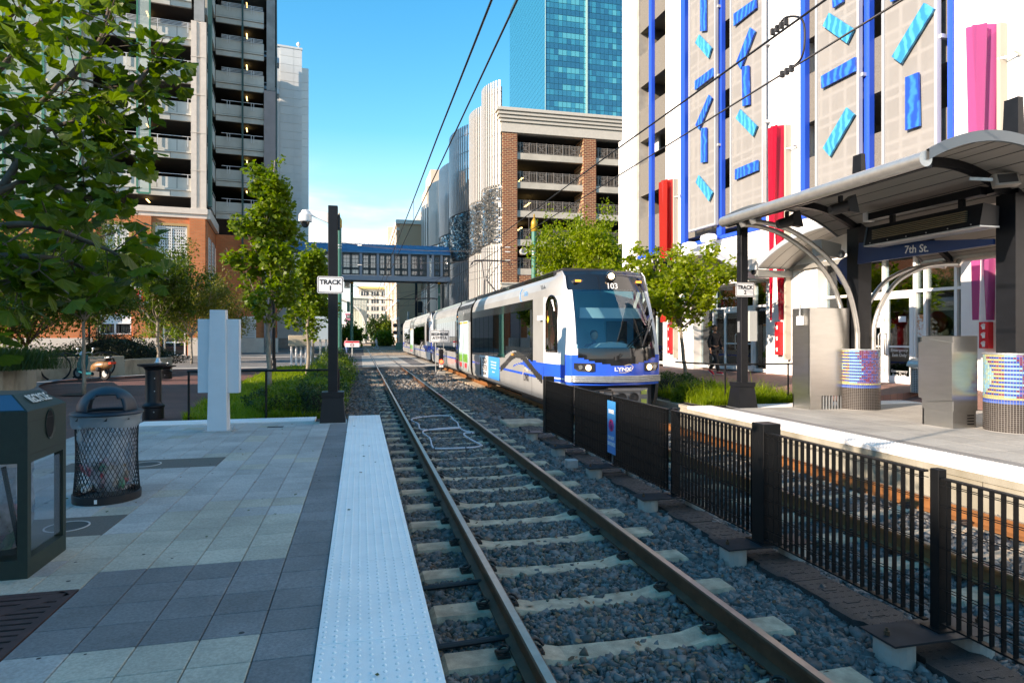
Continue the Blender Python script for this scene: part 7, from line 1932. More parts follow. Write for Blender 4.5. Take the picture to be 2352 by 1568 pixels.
# tree grate at the lower left corner
gr = thing('tree_grate', 'rusty brown slotted tree grate in the paving at the lower left corner', 'grate', (-1.75,4.597,0))
g = MB(); g.box(-1.27,-1.23,-.03,-.0,.0,-.012); obj('plate', g, mat('grate_under', (0.01,.008,.008), .9), gr)
M_grate = mat('grate_rust', (0.060,0.026,0.022), .75, noise=.25, nscale=12)
g = MB()
obj('rim', MB().box(-1.27,-.05,-.011,0,0,.003).box(-.05,-1.23,-.011,0,-.051,.003).box(-1.27,-1.23,-.011,-.051,-1.18,.003), M_grate, gr)
for i in range(15):
    y = -.075-i*.075
    L0 = -.05; 
    g = MB(); g.box(-1.22, y-.020, -.011, L0, y+.032, .002); obj('grate_bar', g, M_grate, gr)
g = MB(); g.bar((-.05,-.05,-.004),(-.9,-.9,-.004),.09,.014); g.box(-.62,-1.18,-.0105,-.50,-.051,.0025); obj('grate_web', g, M_grate, gr)
# drinking fountains
def fountain(x, y, label, r=.14, hgt=1.02):
    t = thing('drinking_fountain', label, 'drinking fountain', (x,y,-.01), 0, 'black drinking fountains on the plaza')
    g = MB(); g.lathe([(r*1.3,0),(r*1.3,.22),(r*1.42,.24),(r*1.42,.27),(r*1.1,.31),(r,.34),(r,hgt-.12),(r*1.3,hgt-.06),(r*2.0,hgt-.03),(r*2.0,hgt),(r*1.6,hgt),(r*1.2,hgt-.02),(0,hgt-.03)],(0,0,0),24,cap=False); obj('pedestal', g, M_col, t, smooth='auto')
    g = MB(); g.lathe([(.05,hgt),(.08,hgt+.02),(.05,hgt+.05),(.03,hgt+.12)],(r*.6,0,0),10,cap=False); obj('bubbler', g, M_galv, t, smooth=True)
    for z in (.15,.55,.8): g = MB(); g.sphere((r*.4,-r*(1.28 if z < .3 else .93),z),.012,6,4); obj('screw', g, M_galv, t)
    return t
m1 = onZ(348,962); fountain(m1.x, m1.y+.12, 'tall black drinking fountain pedestal just beyond the near platform', .142, 1.08)
m2 = onZ(378,872,-.05); f2 = fountain(m2.x, m2.y, 'low round black drinking fountain behind the tall one', .20, .50)
# planter walls, kerb and hedges
M_pwall = mat('planter_concrete', (0.38,0.34,0.26), .9, col2=(0.14,0.125,0.10), nscale=2.2, bump=.25, bscale=50, stretch=(1,1,.6), blend=(.45,.8))
def wall_path(name, pts, h, thick, label, zb=-.05, cap=True):
    t = thing(name, label, 'planter wall', (pts[0][0],pts[0][1],0)); o = Vector((pts[0][0],pts[0][1]))
    P = [Vector(p)-o for p in pts]
    segs = len(P)-1; step = max(1, segs//8)
    for i in range(0, segs, step):
        g = MB(); c = MB()
        for j in range(i, min(i+step, segs)):
            a, b = P[j], P[j+1]; d_ = (b-a).normalized(); nrm = Vector((-d_.y,d_.x))*thick
            q = [a,b,b+nrm,a+nrm]; e = .0 if j > i else .006
            g._a([(p.x,p.y,zb) for p in q]+[(p.x,p.y,h-.10) for p in q],[(0,1,5,4),(1,2,6,5),(2,3,7,6),(3,0,4,7),(4,5,6,7)])
            n2 = nrm.normalized()*.025; q = [a-n2,b-n2,b+nrm+n2,a+nrm+n2]
            c._a([(p.x,p.y,h-.10) for p in q]+[(p.x,p.y,h) for p in q],[(0,1,5,4),(1,2,6,5),(2,3,7,6),(3,0,4,7),(4,5,6,7)])
        obj('wall_block', g, M_pwall, t); obj('cap_stone', c, M_pwall, t)
    return t
def Zp(x, y, z=-.03): p = onZ(x, y, z); return (p.x, p.y)
near_w = [Zp(-160,905),Zp(-80,912),Zp(-20,914),Zp(30,908),Zp(60,900),Zp(80,893),Zp(84,888),Zp(82,880)]
wall_path('planter_wall', near_w, .83, .30, 'rounded end of the concrete planter wall at the left edge')
back_w = [Zp(48,880),Zp(60,878),Zp(85,875),Zp(118,872),Zp(150,869),Zp(190,866),Zp(230,864),Zp(285,862)]
wall_path('planter_wall', back_w, .78, .30, 'stained concrete planter wall behind the bike racks')
wall_path('planter_wall', [Zp(286,862),Zp(320,858),Zp(360,855),Zp(396,852)], .62, .30, 'lower right stretch of the concrete planter wall by the street')
kb = MB(); kp = sm([(*Zp(-60,940),.004),(*Zp(20,925),.004),(*Zp(75,915),.004),(*Zp(92,905),.004),(*Zp(80,896),.004),(*Zp(74,889),.004),(*Zp(98,880),.004),(*Zp(150,873),.004),(*Zp(240,868),.004),(*Zp(400,858),.004)],6)
for a, b in zip(kp[:-1], kp[1:]):
    d_ = (b-a); n_ = Vector((-d_.y,d_.x,0)).normalized()*.28; kb.quad(a-n_*.6,b-n_*.6,b+n_,a+n_)
obj('kerb_band', kb, mat('kerb_grey', (0.27,0.28,0.28), .85, noise=.15, nscale=4), plaza)
# bike rack: standing hoops
for i, (px0, px1, yb_, yt) in enumerate(((100,150,873,803),(124,170,869,803),(205,235,864,799),(222,249,861,796))):
    x0, y0 = Zp(px0+28, yb_); t = thing('bike_hoop', ('black round bike rack hoop, leftmost of the four by the scooter','second black bike rack hoop from the left, behind the scooter','third black bike rack hoop from the left, right of the scooter','rightmost black bike rack hoop by the planter wall')[i], 'bike rack', (x0,y0,-.03), R(18), 'round bike rack hoops')
    g = MB(); pts = []
    for k in range(25):
        a = -math.pi*.78/1+ (2*math.pi*.89)*k/24+R(0); a = R(-62)+ (R(304))*k/24; pts.append((.46*math.cos(a)*1.0, 0, .47+.50*math.sin(a)))
    g.tube([(p[0],p[1],max(p[2],0)) for p in pts], .032, 8); obj('hoop', g, M_col, t, smooth=True)
# motor scooter
sc0 = Zp(176,873); sct = thing('motor_scooter', 'teal and tan motor scooter parked by the bike hoops', 'scooter', (sc0[0]+.45, sc0[1]+.15, -.03), R(152))
M_teal_p = mat('scooter_teal', (0.005,0.14,0.17), .2, coat=.6); M_tan_p = mat('scooter_tan', (0.30,0.15,0.06), .35, coat=.3)
for nm, x in (('front',.62),('rear',-.62)):
    g = MB(); g.M = Matrix.Translation((x,0,.24)) @ Matrix.Rotation(R(90),4,'X'); g.lathe([(.13,-.05),(.22,-.05),(.24,0),(.22,.05),(.13,.05)],(0,0,0),20,cap=False); w_ = obj('wheel', g, M_rubber, sct, smooth='auto')
    g = MB(); g.M = Matrix.Translation((x,0,.24)) @ Matrix.Rotation(R(90),4,'X'); g.lathe([(.13,-.035),(.13,.035)],(0,0,0),14); obj('rim', g, M_galv, w_)
g = MB(); g.tube([(.62,0,.24),(.60,0,.55),(.46,0,.80),(.40,0,1.0)], [.035,.04,.05,.035], 8); obj('fork', g, M_galv, sct)
g = MB(); g._a([(.50,-.20,.28),(.50,.20,.28),(.44,.24,.60),(.44,-.24,.60),(.36,.17,.93),(.36,-.17,.93),(.60,-.05,.30),(.60,.05,.30),(.58,.07,.62),(.58,-.07,.62),(.44,.06,.93),(.44,-.06,.93)],[(0,3,9,6),(6,9,8,7),(7,8,2,1),(3,5,11,9),(9,11,10,8),(8,10,4,2),(0,1,2,3),(3,2,4,5)]); obj('leg_shield', g, M_teal_p, sct, smooth=False)
g = MB(); g.prism([(.48,.27),(.1,.20),(-.15,.22),(-.15,.30),(.1,.28),(.46,.34)],'y',-.17,.17); obj('footboard', g, M_teal_p, sct)
g = MB(); vv = []; nn = 14; prof_b = [(-.05,.10,.30,.40),(-.12,.17,.30,.62),(-.35,.21,.33,.72),(-.60,.20,.38,.72),(-.82,.14,.42,.68),(-.92,.04,.50,.62)]
for (x, w, z0, z1) in prof_b:
    for k in range(nn): a = 2*math.pi*k/nn; vv.append((x, w*math.cos(a), (z0+z1)/2+(z1-z0)/2*math.sin(a)))
g._a(vv, [(i*nn+k, (i+1)*nn+k, (i+1)*nn+(k+1)%nn, i*nn+(k+1)%nn) for i in range(len(prof_b)-1) for k in range(nn)]+[tuple(range(nn)), tuple((len(prof_b)-1)*nn+k for k in reversed(range(nn)))]); obj('body', g, M_tan_p, sct, smooth=True)
g = MB(); g.prism([(-.05,.70),(-.75,.72),(-.80,.80),(-.45,.80),(-.30,.77),(-.05,.79)],'y',-.13,.13); obj('seat', g, M_blackp, sct)
g = MB(); g.tube(sm([(.34,-.34,.98),(.36,-.18,1.02),(.40,0,.98),(.36,.18,1.02),(.34,.34,.98)],5), .016, 6); hb_ = obj('handlebar', g, M_galv, sct, smooth=True)
g = MB(); g.M = Matrix.Translation((.50,0,.98)) @ Matrix.Rotation(R(80),4,'Y'); g.lathe([(.03,-.12),(.08,-.05),(.085,.0),(.0,.01)],(0,0,0),14,cap=False); obj('headlight', g, mat('scooter_lamp', (0.10,.35,.60), .1, metal=.6), sct, smooth=True)
for s_ in (-1,1): g = MB(); g.tube([(.34,s_*.28,1.0),(.30,s_*.33,1.13)],.008,5); g.sphere((.30,s_*.33,1.16),.045,10,6); obj('mirror', g, M_galv, hb_)
g = MB(); g.box(-1.0,-.12,.60,-.90,.12,.68); obj('tail_light', g, mat('tail_red', (0.7,.05,.02), .3), sct)
g = MB(); g.tube([(-.75,-.15,.84),(-.95,-.15,.86),(-.95,.15,.86),(-.75,.15,.84)],.01,5); obj('rear_rack', g, M_galv, sct)
g = MB(); g.tube([(-.1,-.12,.25),(-.15,-.2,.0)],.012,5); g.tube([(-.1,.12,.25),(-.15,.2,.0)],.012,5); g.box(-.45,-.1,.12,-.05,.1,.35); obj('engine', g, M_gray_u, sct)
g = MB(); g.sphere((-.55,.24,.42),.09,8,6); obj('side_box', g, M_gray_u, sct)

# cabinets and posts at the far end of the planting
e = onZ(742, 822, -.1)
eb = thing('equipment_cabinet', 'pale blue-grey cabinet on legs behind the black post by the street', 'cabinet', (dep(742,800,34).x, dep(742,800,34).y, -.2))
zz = lambda y, d_: EYE+(CY-y)/FPX*d_+.2
g = MB(); g.bbox(-.46,-.25,zz(779,34),.46,.25,zz(727,34),.02); obj('box', g, mat('cab_blue_grey', (0.33,0.42,0.46), .5), eb)
g = MB(); g.box(-.2,-.1,0,-.1,.0,zz(779,34)); g.box(.12,-.1,0,.2,.0,zz(779,34)); g.box(-.3,-.2,0,.35,.2,.12); g.box(-.12,-.14,.4,.12,-.1,.9); obj('legs', g, M_galv, eb, kind='stuff')
for i, (px, w_, col_) in enumerate(((692,.95,(0.45,0.38,0.27)),)):
    p = dep(693,800,39); t = thing('utility_pedestal', 'beige utility boxes on white posts between the young trees', 'utility box', (p.x,p.y,-.25))
    g = MB(); g.bbox(-.75,-.3,zz(792,39),.55,.1,zz(768,39),.02); obj('box', g, mat('beige_box', col_, .6), t)
    for k in range(5): obj('white_post', MB().cyl((-.6+k*.28,0),.06,0,zz(793,39),8), M_white, t)
yb = dep(770,830,40); ym = thing('yellow_marker', 'tall thin yellow marker post beside the green catenary pole', 'marker post', (dep(769.5,830,30).x, dep(769.5,830,30).y, -.1))
obj('pole', MB().tube([(0,0,0),(0,0,zz(734,30)-.1)], .04, 8), mat('marker_yellow', (0.80,0.60,0.02), .5), ym); obj('strap', MB().box(-.06,-.05,.35,.05,-.04,1.1), mat('marker_yellow', (0.80,0.60,0.02), .5), ym)
nt = dep(788.5,800,62); n_ = thing('no_entry_sign', 'small white and red no trespassing sign at the street crossing', 'sign', (nt.x+.3,nt.y,-.33))
cz = lambda y, d_=62: EYE+(CY-y)/FPX*d_+.33
wv = (1422-1396)/2*.5742*62/FPX
nt = dep(809,780,62); n_.location = (nt.x,nt.y,-.33)
obj('post', MB().cyl((0,.1),.06,0,cz(785),8), M_galv, n_); obj('plate', MB().box(-.68,-.02,cz(797),.68,.0,cz(783)), mat('sign_white', (0.74,0.74,0.73), .4), n_)
obj('red_band', MB().box(-.66,-.03,cz(787),.66,-.021,cz(783.5)), mat('sign_red2', (0.68,0.012,0.02), .5), n_)
g = MB(); g.M = Matrix.Translation((0,-.025,cz(792))) @ Matrix.Rotation(R(90),4,'X'); g.lathe([(.13,0),(.18,0)],(0,0,0),16,cap=False); g.box(-.15,-.02,0,.15,.02,.002); obj('ban_symbol', g, mat('sign_dark_red', (0.3,.02,.03), .5), n_)
# ================================================================== CATENARY POLES AND WIRES
M_pgreen = mat('pole_green', (0.028,0.17,0.125), .4, noise=.06)
M_gold = mat('finial_gold', (0.62,0.36,0.05), .35, metal=.5)
def pole(px, d_, ytop, label, ztop_fin=True, r=.165, zb=-.35, boxes=()):
    p = dep(px, 800, d_); zt_ = EYE+(CY-ytop)/FPX*d_
    t = thing('catenary_pole', label, 'pole', (p.x,p.y,zb), 0, 'green catenary poles with gold finials')
    H_ = zt_-zb-1.15
    obj('shaft', MB().lathe([(r*1.9,0),(r*1.9,.5),(r*1.25,.6),(r*1.2,.7),(r,H_)],(0,0,0),18), M_pgreen, t, smooth='auto')
    g = MB(); g.lathe([(r*1.1,H_),(r*1.25,H_+.05),(r*1.2,H_+.40),(r*1.28,H_+.45),(r*1.15,H_+.62),(r*.5,H_+.80),(r*.28,H_+.85),(r*.45,H_+.9),(r*.2,H_+.95),(r*.34,H_+1.02),(0,H_+1.15)],(0,0,0),18,cap=False); obj('finial', g, M_gold, t, smooth='auto')
    g = MB()
    for z in (H_-1.3, H_-1.5, H_-4.2, H_-4.5, 3.0, 1.6):
        if z > .8: g.lathe([(r*1.08,z),(r*1.14,z+.02),(r*1.14,z+.07),(r*1.08,z+.09)],(0,0,0),14,cap=False)
    o = obj('clamp_band', g, M_galv, t); o['kind'] = 'stuff'
    for (s, z, w, h, c) in boxes: obj('equipment_box', MB().bbox(s*(r+.05),-.15,z,s*(r+.05+w),.15,z+h,.02), c, t)
    return t, p, zt_
pa, PA, _ = pole(779, 46, 487, 'green catenary pole with gold finial just right of the near black post')
pd_, PD, _ = pole(1227, 40, 490, 'green catenary pole with gold finial behind the train beside the leafy tree')
pb_, PB, ZBt = pole(808, 86, 632, 'green catenary pole left of the far tracks under the footbridge', r=.19, boxes=((-1,9.0-.6,.75,1.6,M_galv),(-1,5.2,.4,1.4,M_pgreen)))
pc_, PC, ZCt = pole(1009, 86, 634, 'green catenary pole right of the far tracks under the footbridge', r=.19, boxes=((1,7.7-.6,.8,1.7,M_galv),))
dp = dep(956, 700, 100); t = thing('mast', 'thin dark steel mast beside the tan office block', 'pole', (dp.x,dp.y,-.33)); obj('shaft', MB().cyl((0,0),.2,0,EYE+(CY-648)/FPX*100+.3,12), M_gray_u, t); obj('equipment_box', MB().bbox(.25,-.2,5.6,1.0,.2,7.4,.03), M_gray_u, t)
M_wire = mat('wire', (0.02,0.02,0.022), .5, metal=.3)
def wire(name, label, pts, r, cat='wire'):
    o = thing(name, label, cat); obj('cable', MB().tube(pts, r, 6), M_wire, o, smooth=True); return o
def sag(a, b, s, n=14): a, b = Vector(a), Vector(b); return [a.lerp(b,k/n)-Vector((0,0,s*4*(k/n)*(1-k/n))) for k in range(n+1)]
# running wires: messenger above, contact wire below
def ocs(cx, zm, zc_, label, y1=128):
    ys = [-8, 15, 45, 86, y1]
    m_ = []
    for a, b in zip(ys[:-1], ys[1:]): m_ += sag((cx,a,zm),(cx,b,zm),.10*((b-a)/30)**2*.6,10)[:-1]
    m_.append(Vector((cx,y1,zm)))
    w1 = wire('messenger_wire', 'upper overhead wire %s' % label, m_, .018); w2 = wire('contact_wire', 'lower overhead wire %s' % label, [(cx,-8,zc_),(cx,40,zc_),(cx,86,zc_),(cx,y1,zc_)], .014)
    for i, y in enumerate((22.0, 33, 45, 56, 68, 80)):
        zt_ = zm-.03; o = obj('dropper', MB().tube([(cx,y,zc_),(cx,y,zt_)], .008, 5), M_wire, w1)
ocs(1.79, 6.34, 5.55, 'over the near track'); ocs(5.89, 6.02, 5.37, 'over the far track')
jp = onX(1838,60,5.89); jy = jp.y
j = thing('wire_jumper', 'C shaped jumper cable clamped between the two wires over the far track', 'cable')
a1 = onX(1795,58,5.89); b1 = onX(1818,157,5.89); mid_ = onX(1848,95,5.89); m2_ = onX(1842,45,5.89)
obj('cable', MB().tube(sm([(5.89,a1.y+.1,a1.z),(5.89,a1.y-.1,a1.z+.06),(5.89,m2_.y,m2_.z),(5.89,mid_.y,mid_.z),(5.89,onX(1840,135,5.89).y,onX(1840,135,5.89).z),(5.89,b1.y,b1.z)],6), .016, 7), M_wire, j, smooth=True)
g = MB()
for k in range(4): g.box(5.86,a1.y-.12+k*.10,a1.z-.05,5.92,a1.y-.08+k*.10,a1.z+.04)
for k in range(3): g.box(5.86,b1.y-.02+k*.10,b1.z-.05,5.92,b1.y+.02+k*.10,b1.z+.04)
obj('clamp', g, M_gray_u, j, kind='stuff')
# cross spans
xs_list = []
def span(label, a, b, s=.0, r=.012, ins=True):
    pts = sag(a,b,s,10); w = wire('span_wire', label, pts, r)
    if ins:
        for q in (.12,.88):
            p = Vector(a).lerp(Vector(b), q); d_ = (Vector(b)-Vector(a)).normalized()*.18; obj('insulator', MB().tube([p-d_-Vector((0,0,s*4*q*(1-q))),p+d_-Vector((0,0,s*4*q*(1-q)))], .032, 6), M_galv, w)
zA = lambda y: EYE+(CY-y)/FPX*46; zD = lambda y: EYE+(CY-y)/FPX*40
span('upper span wire from the near green pole to the pole behind the train', (PA.x,PA.y,zA(556)), (PD.x,PD.y,zA(602)), .30)
span('middle span wire between the two near green poles', (PA.x,PA.y,zA(609)), (PD.x,PD.y,zA(618)), .05)
span('lower span wire between the two near green poles', (PA.x,PA.y,zA(556)), (PD.x,PD.y,zD(560)), .55)
span('guy wire running down from the pole behind the train', (PD.x,PD.y,zD(596)), (-3,70,6.8), .5, .01)
span('second guy wire running from the pole behind the train', (PD.x,PD.y,zD(606)), (0,74,6.2), .5, .01)
# bracket arms of the far poles
for t_, P, s in ((pb_,PB,1),(pc_,PC,-1)):
    for z, L_ in ((7.0-.3,5.6),(4.4+2.6-.3-3.0+.5,0)):
        if L_ == 0: continue
        a = obj('bracket_arm', MB().tube([(s*.15,0,z+.3),(s*L_,0,z+.15)], .055, 6), M_gray_u, t_)
        obj('arm_stay', MB().tube([(s*.15,0,z+2.1),(s*L_*.95,0,z+.2)], .03, 6), M_gray_u, t_); obj('arm_stay', MB().tube([(s*.15,0,z+2.4),(s*L_*.6,0,z+.22)], .03, 6), M_gray_u, t_)
        obj('drop_arm', MB().tube([(s*L_*.97,0,z+.15),(s*L_*.97,0,z-1.2)], .03, 6), M_gray_u, t_)
for i, y in enumerate((112, 138)):
    span('distant span wire across the far tracks, %s' % ('nearer one' if i == 0 else 'farther one'), (-5,y,7.2), (12,y,7.2), .4, .02, False)
# far poles along the street
fp = [(853,150,748,.10),(862,165,752,.08),(901,140,742,.11),(912,150,738,.10),(903+35,120,740,.13),(887,155,752,.08),(818,150,752,.09)]
for i, (px, d_, yt, r_) in enumerate(fp):
    p = dep(px, 780, d_); H_ = EYE+(CY-yt)/FPX*d_+.33+ (2 if i < 5 else 0)
    t = thing('street_pole', 'thin grey pole beside the far tracks, number %d counted from the bridge' % i if False else ('thin grey pole beside the far tracks under the bridge, left of the dark trees','thin grey pole just right of the mint building','thin grey pole left of the tan office','thin grey pole in front of the tan office','tall thin pole nearest the second train car','thin grey pole in front of the dark far trees','thin pole beside the pink distant building')[i], 'pole', (p.x,p.y,-.33), 0, 'thin grey poles along the far tracks'); obj('shaft', MB().cyl((0,0),r_*1.3,0,H_,8), M_galv, t)
# crossing gate signals on the right of the far tracks
for i, px in enumerate((916, 936)):
    p = dep(px, 800, 88); t = thing('crossing_signal', 'railway crossing signal mast with round lamps on the right kerb, %s' % ('left one' if i == 0 else 'right one nearer the train'), 'signal', (p.x,p.y,-.33))
    obj('mast', MB().cyl((0,0),.09,0,4.6,8), M_galv, t); obj('base', MB().bbox(-.45,-.3,0,.45,.3,1.0,.03), M_pgreen, t)
    for z in (2.4,3.4):
        for s in (-1,1): g = MB(); g.M = Matrix.Translation((s*.5,-.1,z)) @ Matrix.Rotation(R(90),4,'X'); g.lathe([(0,0),(.30,0),(.30,.1),(0,.1)],(0,0,0),14,cap=False); obj('lamp_head', g, M_blackp, t)
        obj('lamp_arm', MB().box(-.6,-.03,z-.04,.6,.03,z+.04), M_galv, t)
# shepherd's crook lamp behind the train on the right
lp = dep(1503, 800, 22.5); lt = thing('street_lamp', 'black shepherd crook street lamp with bell shade right of the train', 'street lamp', (lp.x,lp.y,.05))
zl = lambda y: EYE+(CY-y)/FPX*22.5-.05
obj('pole', MB().lathe([(.09,0),(.09,.5),(.06,.6),(.055,zl(588))],(0,0,0),14), M_col, lt, smooth='auto')
obj('arm', MB().box(.055,-.02,zl(607),.52,.02,zl(602)+.02), M_col, lt); obj('scroll', MB().tube(sm([(.02,0,zl(590)),(.15,0,zl(600)),(.50,0,zl(606))],5), .012, 6), M_col, lt)
g = MB(); x = .53; g.lathe([(.03,zl(603)),(.045,zl(612)),(.06,zl(618)),(.10,zl(628)),(.18,zl(640)),(.21,zl(644)),(.0,zl(640))],(x,0,0),20,cap=False); s_ = obj('lamp_shade', g, M_col, lt, smooth='auto')
g = MB(); g.lathe([(.19,zl(645)),(.15,zl(650)),(.0,zl(652))],(x,0,0),16,cap=False); obj('lamp_glass', g, mat('lamp_glass', (0.5,.5,.48), .2), s_, smooth=True)
# dark lamp post among the young trees on the left
p = dep(629, 800, 30); t = thing('lamp_post', 'thin black lamp post among the young trees by the garage', 'lamp post', (p.x,p.y,-.1)); obj('pole', MB().lathe([(.17,0),(.17,.1),(.11,.2),(.10,.6),(.075,.7),(.07,3.8)],(0,0,0),12), M_col, t, smooth='auto'); g = MB(); g.lathe([(.07,3.8),(.16,3.95),(.2,4.2),(.12,4.5),(0,4.6)],(0,0,0),12,cap=False); obj('lantern', g, M_col, t, smooth=True)
p = dep(205, 800, 55); t = thing('lamp_post', 'thin black lamp post in front of the garage shop window', 'lamp post', (p.x,p.y,-.33)); obj('pole', MB().cyl((0,0),.10,0,5.4,10), M_col, t); g = MB(); g.sphere((0,0,5.5),.35,10,6,.5); obj('lantern', g, M_col, t, smooth=True)
# neighbouring building on the near left whose shadow covers the near platform
nbg = thing('neighbouring_building', 'brick building left of the plaza that keeps the near platform in shade', 'building', (-62,-64,-.4))
NBH = 15.05
g = MB(); g.box(0,0,0,32,74.5,NBH); obj('wall', g, mat('neighbour_brick', (0.30,0.14,0.09), .85, noise=.1, nscale=.4), nbg)
obj('roof', MB().box(-.2,-.2,NBH,32.2,74.7,NBH+.3), M_grey_c, nbg)
for k in range(12):
    for f_ in range(3): obj('window', MB().box(32.01,2+k*5.8,1.6+f_*4,32.06,5.2+k*5.8,4.2+f_*4), M_dw, nbg)
# ================================================================== PLANTS
M_bark = mat('bark_grey', (0.26,0.22,0.17), .9, noise=.25, nscale=8, bump=.5, bscale=40, stretch=(1,1,.4))
M_bark_d = mat('bark_dark', (0.10,0.075,0.055), .9, noise=.25, nscale=8, bump=.5, bscale=40)
L_gk = leaf_mat('ginkgo_leaf', (0.075,0.135,0.008), (0.165,0.225,0.012), .45)
L_gk_near = leaf_mat('ginkgo_leaf_near', (0.032,0.072,0.004), (0.105,0.155,0.008), .42, .4)
L_mp = leaf_mat('plaza_leaf', (0.040,0.075,0.008), (0.095,0.135,0.012), .42)
L_or = leaf_mat('autumn_leaf', (0.16,0.14,0.018), (0.10,0.11,0.014), .4)
L_oak = leaf_mat('oak_leaf', (0.13,0.185,0.008), (0.25,0.30,0.015), .5)
L_dk = leaf_mat('dark_leaf', (0.012,0.026,0.012), (0.026,0.042,0.016), .2)
L_grass = leaf_mat('grass_blade', (0.13,0.20,0.010), (0.24,0.30,0.015), .5)
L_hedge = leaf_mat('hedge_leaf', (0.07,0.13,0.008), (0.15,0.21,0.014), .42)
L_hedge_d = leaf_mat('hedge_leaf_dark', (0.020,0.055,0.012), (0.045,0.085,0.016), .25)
def leaf_arrays(P, size, kind='fan', seed=1, up=.3):
    """P (n,3) positions -> vertices/faces of small folded leaves"""
    r = np.random.default_rng(seed); N = len(P)
    if kind == 'fan': base = np.array([(0,0,0),(-.62,.55,.06),(-.30,.95,.0),(0,.80,-.08),(.30,.95,0),(.62,.55,.06)]); T = [(0,1,2,3),(0,3,4,5)]
    elif kind == 'oval': base = np.array([(0,0,0),(-.30,.45,.05),(0,1.0,0),(.30,.45,.05)]); T = [(0,1,2,3)]
    else: base = np.array([(0,0,0),(-.14,.5,.02),(0,1.0,0),(.14,.5,.02)]); T = [(0,1,2,3)]
    k = len(base); v = base[None].repeat(N,0)*size*r.lognormal(0,.22,N)[:,None,None]
    e = r.uniform(0,2*np.pi,(N,3)); e[:,0] = r.normal(-.6,.7,N)
    def rot(v,a,i,j):
        c,s_ = np.cos(a)[:,None],np.sin(a)[:,None]; vi,vj = v[:,:,i].copy(),v[:,:,j].copy(); v[:,:,i]=c*vi-s_*vj; v[:,:,j]=s_*vi+c*vj
    rot(v, r.normal(0,.5,N), 0, 2); rot(v, e[:,0], 1, 2); rot(v, e[:,1], 0, 1)
    v += P[:,None,:]
    F = (np.array(T)[None]+(np.arange(N)*k)[:,None,None]).reshape(-1,4); return v.reshape(-1,3), F
def grow(rr, start, dirv, length, r0, segs, wob, out, depth, split, upb=.25, radii=None):
    """random branching; out collects (points, radii) and tip points"""
    p = Vector(start); d_ = Vector(dirv).normalized(); pts = [p.copy()]; rs = [r0]
    for i in range(segs):
        d_ = (d_+Vector((rr.gauss(0,wob),rr.gauss(0,wob),rr.gauss(0,wob)*.6+upb*.25))).normalized(); p = p+d_*(length/segs); pts.append(p.copy()); rs.append(r0*(1-.75*(i+1)/segs))
        if depth > 0 and i >= 1 and rr.random() < split:
            a = d_.orthogonal().normalized(); a.rotate(Matrix.Rotation(rr.uniform(0,6.28),3,d_)); nd_ = (d_*.75+a*rr.uniform(.55,1.0)).normalized()
            grow(rr, p, nd_, length*rr.uniform(.40,.62), rs[-1]*.7, max(3,segs-1), wob, out, depth-1, split, upb)
    out.append((pts, rs, depth))
